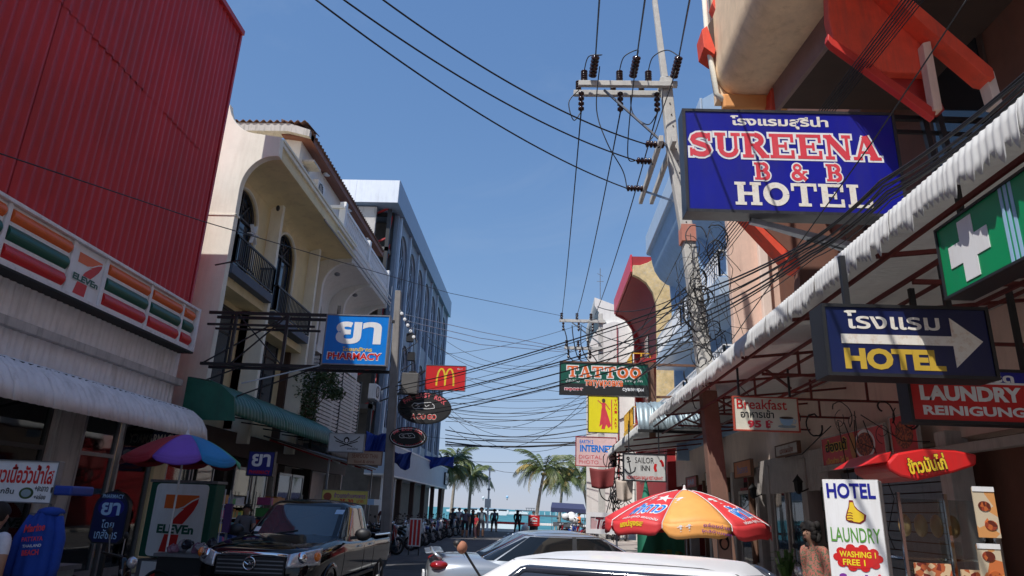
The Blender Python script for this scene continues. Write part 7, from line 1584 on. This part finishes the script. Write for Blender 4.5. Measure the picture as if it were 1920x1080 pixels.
    for sd in (-1, 1):
        MB(local=True).ball(hc + Vector((.082 * s, sd * .032 * s, -.002 * s)), (.008 * s, .013 * s, .006 * s), 8, 4).build('eye', black, t); MB(local=True).ball(hc + Vector((0, sd * .088 * s, -.02 * s)), (.018 * s, .01 * s, .028 * s), 8, 6).build('ear', skinm, t, smooth=True)
    MB(local=True).ball(hc + Vector((.086 * s, 0, -.068 * s)), (.006 * s, .022 * s, .006 * s), 8, 4).build('mouth', mat('lips', (.3, .1, .08), .5), t)
    if bag: MB(local=True).ball(Vector((-.14, 0, z0 + .3)) * s, (.09, .13, .19), 10, 8).build('backpack', bag, t, smooth=True)
    return t
cloth = lambda n_, c: mat(n_, c, .9, var=.12, scale=12)
person('woman with dark hair and a floral blouse walking past the shaded shops on the right', (3.42, 9.2), R(200), 1.7, mat('floral blouse', (.3, .15, .11), .9, speck=(70, (.42, .12, .09), (.1, .12, .07))), cloth('dark skirt', (.05, .04, .05)), 'stand', 'long', hair='bun')
person('walker in a dark shirt with a backpack crossing near the sunny road', (-3.35, 54.5), R(100), 1.72, cloth('slate shirt', (.05, .06, .09)), cloth('dark shorts', (.02, .02, .03)), 'walk', legs='short', bag=cloth('blue backpack', (.07, .09, .14)))
person('slim walker in black beside the walker with a backpack', (-1.6, 55.2), R(80), 1.7, cloth('black top', (.015, .015, .018)), cloth('black trousers', (.02, .02, .022)), 'walk2', 'long', hair='long')
person('rider in a white shirt near the white sacks at the sea end', (-.4, 57.5), R(270), 1.65, cloth('white shirt', (.7, .7, .68)), cloth('tan trousers', (.25, .2, .14)), 'stand')
person('delivery rider in orange behind the red delivery box', (3.0, 53.3), R(200), 1.7, cloth('orange jacket', (.75, .2, .05)), cloth('navy trousers', (.03, .035, .06)), 'sit', 'long', seatz=.82)
for i, (px, Y, sh, lg, hh, hr_, lab) in enumerate(((872, 43, (.12, .11, .16), (.02, .02, .03), 1.66, 'short', 'man in a grey patterned shirt at the front of the group by the motorcycles'), (886, 45, (.03, .03, .03), (.03, .03, .04), 1.6, 'long', 'person in black in the middle of the group'), (893, 42, (.35, .02, .03), (.05, .02, .03), 1.4, 'long', 'short person in a red top holding a bag'), (902, 44, (.18, .22, .25), (.15, .15, .16), 1.78, 'short', 'tall man in a pale grey shirt on the right of the group'), (848, 47, (.05, .06, .08), (.02, .02, .03), 1.65, 'short', 'man in a dark shirt standing behind the motorcycles'), (860, 52, (.6, .6, .6), (.1, .1, .12), 1.7, 'short', 'person in a white shirt at the back of the group'))):
    x = at(px, 980, Y=Y).x; person(lab, (x, Y), R(rnd.uniform(200, 340)), hh, cloth('shirt %d' % i, sh), cloth('trousers %d' % i, lg), 'stand', legs='short' if i in (3, 0) else 'long', hair=hr_)
person('person standing in the doorway shadow right of the grey pole', (-7.2, 33.5), R(-60), 1.7, cloth('dark red shirt', (.08, .02, .02)), cloth('dark trousers', (.02, .02, .02)), 'stand')
person('vendor bending over goods in the dark shop under the green awning', (-7.0, 17.0), R(-70), 1.6, cloth('grey shirt', (.12, .12, .13)), cloth('dark jeans', (.03, .03, .05)), 'reach')
person('person in a white shirt cut off by the left edge of the view', (at(-22, 1030, Y=6.5).x, 6.5), R(80), 1.6, cloth('white tee', (.62, .62, .66)), cloth('dark jeans', (.03, .03, .05)), 'stand')
for q in list(COL.objects):
    if q.get('category') == 'person' and q.location.y > 30: q.scale = (1.3, 1.25, 1.0)
# hooded sweatshirt on a stand
hx, hy = at(72, 1030, Y=6.8).x, 6.8
hs = thing('hooded_sweatshirt', 'blue hooded sweatshirt with red and white print hanging at the lower left', 'sweatshirt', (hx, hy, .75)); hb = cloth('blue sweatshirt', (.01, .05, .3))
def shirt_f(u, v):
    a = u * 2 * math.pi; w_ = .17 + .04 * v + (.012 * math.sin(a * 3) * v); z = 1.5 - .6 * v; q = .55 + .45 * min(1, v * 4)
    return Vector((hx + w_ * q * math.cos(a), hy + .1 * q * math.sin(a) + .01 * math.sin(9 * a), z - .03 * abs(math.cos(a)) * (1 - v)))
MB().grid(shirt_f, 40, 14).build('torso', hb, hs, smooth=True, thick=.01)
for sd in (-1, 1): MB().tube([(hx + sd * .13, hy, 1.45), (hx + sd * .2, hy - .02, 1.25), (hx + sd * .22, hy - .04, 1.0), (hx + sd * .2, hy - .06, .86)], [.04, .05, .045, .035], 10).build('sleeve', hb, hs, smooth=True)
MB().ball((hx + .03, hy + .02, 1.49), (.13, .1, .05)).build('hood', hb, hs, smooth=True)
fr = Fr((hx, hy - .115, 1.25))
txt(hs, fr, 'Marine', 0, .1, .2, .07, spink, .004, .03, .2, .15); txt(hs, fr, 'PATTAYA', 0, .0, .2, .04, spink, .004, .02, 0, .1); txt(hs, fr, 'THAILAND', .01, -.06, .18, .025, cleanw, .004, .01, 0, .1); txt(hs, fr, 'BEACH', .01, -.12, .16, .05, spink, .004, .04, 0, .1)
MB().bar((hx, hy, 0), (hx, hy, 1.52), .025).bar((hx - .16, hy, 1.47), (hx + .16, hy, 1.47), .02).build('hanging_stand', steelgr, hs)

# ================================================================== sea end
def palm(label, base, h, lean, seed, crown=3.2, group='palms along the beach'):
    rnd = random.Random(seed); t = thing('palm_tree', label, 'palm tree', base, 0, group); b = Vector(base)
    pts = [b + Vector((lean * (k / 10) ** 1.5, 0, h * k / 10)) for k in range(11)]; MB().tube(pts, [.19 - .008 * k + .006 * (k % 2) for k in range(11)], 8).build('trunk', trunkm, t, smooth=True)
    top = pts[-1]; meshes = []
    for q in range(3):
        mb = MB(local=True); L_ = crown; dr = (.5, .95, 1.4)[q]
        def P_(s): return Vector((L_ * s * (1 - .12 * dr * s), 0, L_ * (.34 * math.sin(s * 1.9) - dr * .52 * s * s)))
        mb.tube([P_(k / 8) for k in range(9)], [.035 - .0035 * k for k in range(9)], 4)
        for k in range(34):
            s = .12 + .88 * k / 34; p = P_(s); d = (P_(min(1, s + .02)) - p).normalized(); ll = .62 * crown / 2.9 * math.sin(.25 + s * 2.6) + .12
            for sd in (-1, 1):
                tip = p + Vector((d.x * ll * .55, sd * ll * (.62 - .2 * rnd.random()), d.z * ll * .5 - ll * (.45 + .35 * rnd.random()))); wv = d * .038
                mb.add([p - wv, p + wv, p.lerp(tip, .6) + wv * .9, tip, p.lerp(tip, .6) - wv * .5], [(0, 1, 2, 4), (4, 2, 3)])
        meshes.append(mb)
    n = 27; firsts = []
    for k in range(n):
        q = 0 if k < 8 else 1 if k < 18 else 2
        loc = top - b + Vector((0, 0, .05))
        if k in (0, 8, 18): o = meshes[q].build('frond', palmm, t, fixn=False); firsts.append(o)
        else: o = firsts[q].copy(); _link(o); o.parent = t
        o.location = loc; o.rotation_euler = (rnd.uniform(-.3, .3), rnd.uniform(-.65, -.1) if q == 0 else rnd.uniform(-.1, .35), k * 2.4 + rnd.uniform(-.3, .3)); sc = rnd.uniform(.8, 1.08); o.scale = (sc, sc, sc)
        if k in (12, 20, 24):
            o.data = o.data.copy(); o.data.materials.clear(); o.data.materials.append(palmy)
    for k in range(7): MB().ball(top + Vector((.2 * math.cos(k), .2 * math.sin(k), -.2)), (.11, .11, .14), 8, 6).build('coconut', mat('coconut', (.2, .16, .05), .6), t, smooth=True)
    return t
for i, (px, Y, py_top, lean, cr, lab) in enumerate(((1008, 66, 897, .7, 2.9, 'palm standing alone over the right end of the sea, slightly leaning'), (1102, 68, 905, -1.0, 2.9, 'leaning palm with a yellow frond beside the right shops'), (878, 69, 892, .1, 2.7, 'palm with a dark straight trunk left of the camera mast'), (826, 64, 880, .2, 3.0, 'palm crowding the end of the blue canopy'), (846, 72, 862, .3, 2.8, 'taller palm rising behind the blue tarpaulin'), (1050, 76, 912, .4, 2.6, 'smaller palm between the two right palms'), (1130, 74, 890, .2, 2.8, 'palm half hidden behind the script sign'))):
    p = at(px, 980, Y=Y); top = at(px, py_top, Y=Y); palm(lab, (p.x - lean * .3, Y, -.3), top.z + (.9 if i in (0, 1, 5) else .2), lean, 31 + i, cr + (.5 if i in (0, 1, 5) else 0))
st = thing('camera_mast', 'slim street mast with a white box and cameras on the promenade', 'mast', (at(914, 980, Y=62).x, 62, 0)); mx = at(914, 980, Y=62).x
MB().tube([(mx, 62, 0), (mx, 62, 5.2)], [.1, .07], 10).build('pole', white, st); MB().box(mx - .3, mx + .22, 61.8, 62.1, 1.75, 2.5).build('control_box', cleanw, st, bevel=.03)
for z in (3.2, 4.1, 4.9): MB().box(mx - .12, mx + .14, 61.7, 62, z, z + .16).build('camera_head', white if z > 3.5 else steelgr, st, bevel=.02)
fr_ = thing('kerb_barrier', 'low red and white painted barrier rail along the water edge', 'barrier', (-3, 65, 0))
for k in range(16):
    x = -22 + 2.6 * k; MB().box(x, x + 2.58, 64.9, 65.15, .42, .62).build('rail_section', sred if k % 2 else cleanw, fr_, bevel=.02); MB().box(x, x + .12, 64.95, 65.1, 0, .42).build('post', kerbm, fr_)
db = thing('delivery_box', 'red delivery box with white script on the back of a motorcycle', 'box', (at(1000, 980, Y=52).x, 52, .75)); bx = at(1001, 980, Y=52).x
MB().box(bx - .42, bx + .42, 51.7, 52.3, .6, 1.35).build('box', sred, db, bevel=.05); fr = Fr((bx, 51.69, 1.0)); strokes(db, fr, [[(-.25, .1), (0, .2), (.25, .1)]], cleanw, .004, .05); txt(db, fr, 'Pizza', 0, 0, .5, .18, cleanw, .004, .03, .2); txt(db, fr, 'Company', 0, -.2, .45, .08, cleanw, .004, .02)
MB().box(bx - .3, bx + .3, 51.75, 52.25, 0, .6).build('rack', steelbk, db)
for i, (px, lab) in enumerate(((985, 'pale plastic sack standing by the white shirted rider'), (1068, 'heap of white sacks under the navy market canopy'))):
    x = at(px, 985, Y=53).x; o = thing('sack_heap', lab, 'sacks', (x, 53, 0))
    for k in range(2 + 6 * i): MB().ball((x + rnd.uniform(-.5, .5) * i, 53 + rnd.uniform(-.2, .2), .35 + (.75 + rnd.uniform(0, .35)) * i), (.3, .25, .35 - .1 * i), 10, 7).build('sack', white, o, smooth=True)
cp = thing('market_canopy', 'small navy canopy over a cart at the sea end', 'canopy', (at(1066, 980, Y=56).x, 56, 0)); cx_ = at(1066, 980, Y=56).x
MB().prism([(cx_ - 1.4, 55.4, 1.9), (cx_ + 1.3, 55.4, 1.85), (cx_ + 1.2, 56.6, 2.25), (cx_ - 1.3, 56.6, 2.3)], (0, 0, .05)).build('canopy', cloth('navy canvas', (.04, .05, .12)), cp)
MB().grid(lambda u, v: Vector((cx_ - 1.4 + 2.7 * u, 55.38, 1.9 - .25 * v - .05 * abs(math.sin(u * 24)) * v)), 48, 2).build('valance', MATS['navy canvas'], cp)
for x in (-1.3, 1.2): MB().bar((cx_ + x, 55.5, 0), (cx_ + x, 55.5, 1.9), .04).build('post', steelgr, cp)
MB().box(cx_ - 1.2, cx_ + 1.1, 55.5, 56.4, .6, .9).build('cart_tray', steelgr, cp)
rl = thing('red_sign_stand', 'narrow red and white sign stand beside the parked motorcycles', 'sign', (at(778, 1000, Y=26).x, 26, 0)); rx = at(778, 1000, Y=26).x
MB().box(rx - .22, rx + .22, 25.97, 26.03, .3, 1.25).build('panel', cleanw, rl)
for k in range(3): MB().box(rx - .19 + .14 * k, rx - .1 + .14 * k, 25.955, 25.968, .34, 1.2).build('red_stripe', sred, rl)
for x in (-.18, .18): MB().bar((rx + x, 26, 0), (rx + x, 26, .3), .04).build('leg', steelbk, rl)
tb = thing('litter_bag', 'blue grey refuse bag beside the red sign stand', 'bag', (rx - .9, 26.2, 0)); MB().ball((rx - .9, 26.2, .3), (.35, .3, .32), 12, 8).build('sack', mat('refuse bag', (.03, .06, .1), .3), tb, smooth=True); MB().ball((rx - .9, 26.2, .66), (.08, .08, .08), 8, 5).build('knot', MATS['refuse bag'], tb)
# boats and pier
hull = cloth('boat white', (.75, .75, .75))
def boat(label, x, y, L_, nm='boat', cabin=True, m=None):
    t = thing(nm, label, 'boat', (x, y, -1.3), 0, 'boats out on the bay'); w_ = L_ * .14
    MB().prism([(x - L_ / 2, y, -.6), (x - L_ / 2 * .92, y, -1.25), (x + L_ / 2 * .8, y, -1.25), (x + L_ / 2, y, -.3), (x - L_ / 2, y, -.5)], (0, w_ * 2, 0)).build('hull', m or hull, t)
    if cabin:
        MB().box(x - L_ * .3, x + L_ * .15, y + .2, y + w_ * 1.8, -.55, .3).build('cabin', m or hull, t); MB().box(x - L_ * .26, x + L_ * .1, y + .15, y + .2, -.3, .1).build('window', darkgl, t); MB().box(x - L_ * .35, x + L_ * .2, y, y + w_ * 2, .3, .38).build('roof', sltblue, t)
    return t
q = at(928, 972, Y=110); boat('long white speedboat close inshore left of the walkers', at(932, 972, Y=110).x, 110, 6.5, cabin=False)
for i, (px, Y, L_, lab) in enumerate(((890, 420, 14, 'white boat farthest left behind the palm trunk'), (925, 360, 16, 'white tour boat just right of the camera mast'), (944, 450, 20, 'long low white boat behind the camera mast gap'), (976, 520, 12, 'small white boat left of the floating pier'), (1075, 480, 16, 'white boat right of the lone palm'), (1098, 420, 12, 'white boat at the far right of the bay'), (852, 500, 12, 'boat showing between the left palms'))):
    b_ = boat(lab, at(px, 965, Y=Y).x, Y, L_); b_.scale = (1, 1, 1.9); b_.location.z = -1.3
pr = thing('floating_pier', 'dark floating pier with a roofed platform out in the bay', 'pier', (at(1005, 965, Y=380).x, 380, -1.3)); px_ = at(1010, 965, Y=380).x
MB().box(px_ - 13, px_ + 14, 380, 384, -1.2, -.4).build('deck', mat('pier timber', (.1, .11, .13), .8), pr)
for k in range(9): MB().box(px_ - 12 + 3 * k, px_ - 11.7 + 3 * k, 380, 380.3, -.4, 1.2).build('post', white, pr)
MB().box(px_ - 12.5, px_ - 1, 379.5, 384.5, 1.2, 1.7).box(px_ - 7, px_ - 2, 380, 384, 2.6, 2.9).build('roof', MATS['pier timber'], pr)
for k in range(4): MB().bar((px_ - 6.5 + k * 1.3, 381, 1.7), (px_ - 6.5 + k * 1.3, 381, 2.6), .2).build('upper_post', MATS['pier timber'], pr)
for i, (px, py, Y, lab) in enumerate(((951, 932, 300, 'larger white moored balloon over the bay, right of the mast'), (906, 933, 330, 'small white balloon over the bay left of the mast'))):
    p = at(px, py, Y=Y); o = thing('parasail', lab, 'balloon', p); MB().ball(p, (.55, .55, .6), 12, 8).build('canopy', sltblue if i == 0 else white, o, smooth=True); MB().ball(p - Vector((0, 0, 1.0)), (.2, .2, .3)).build('rider', steelbk, o)
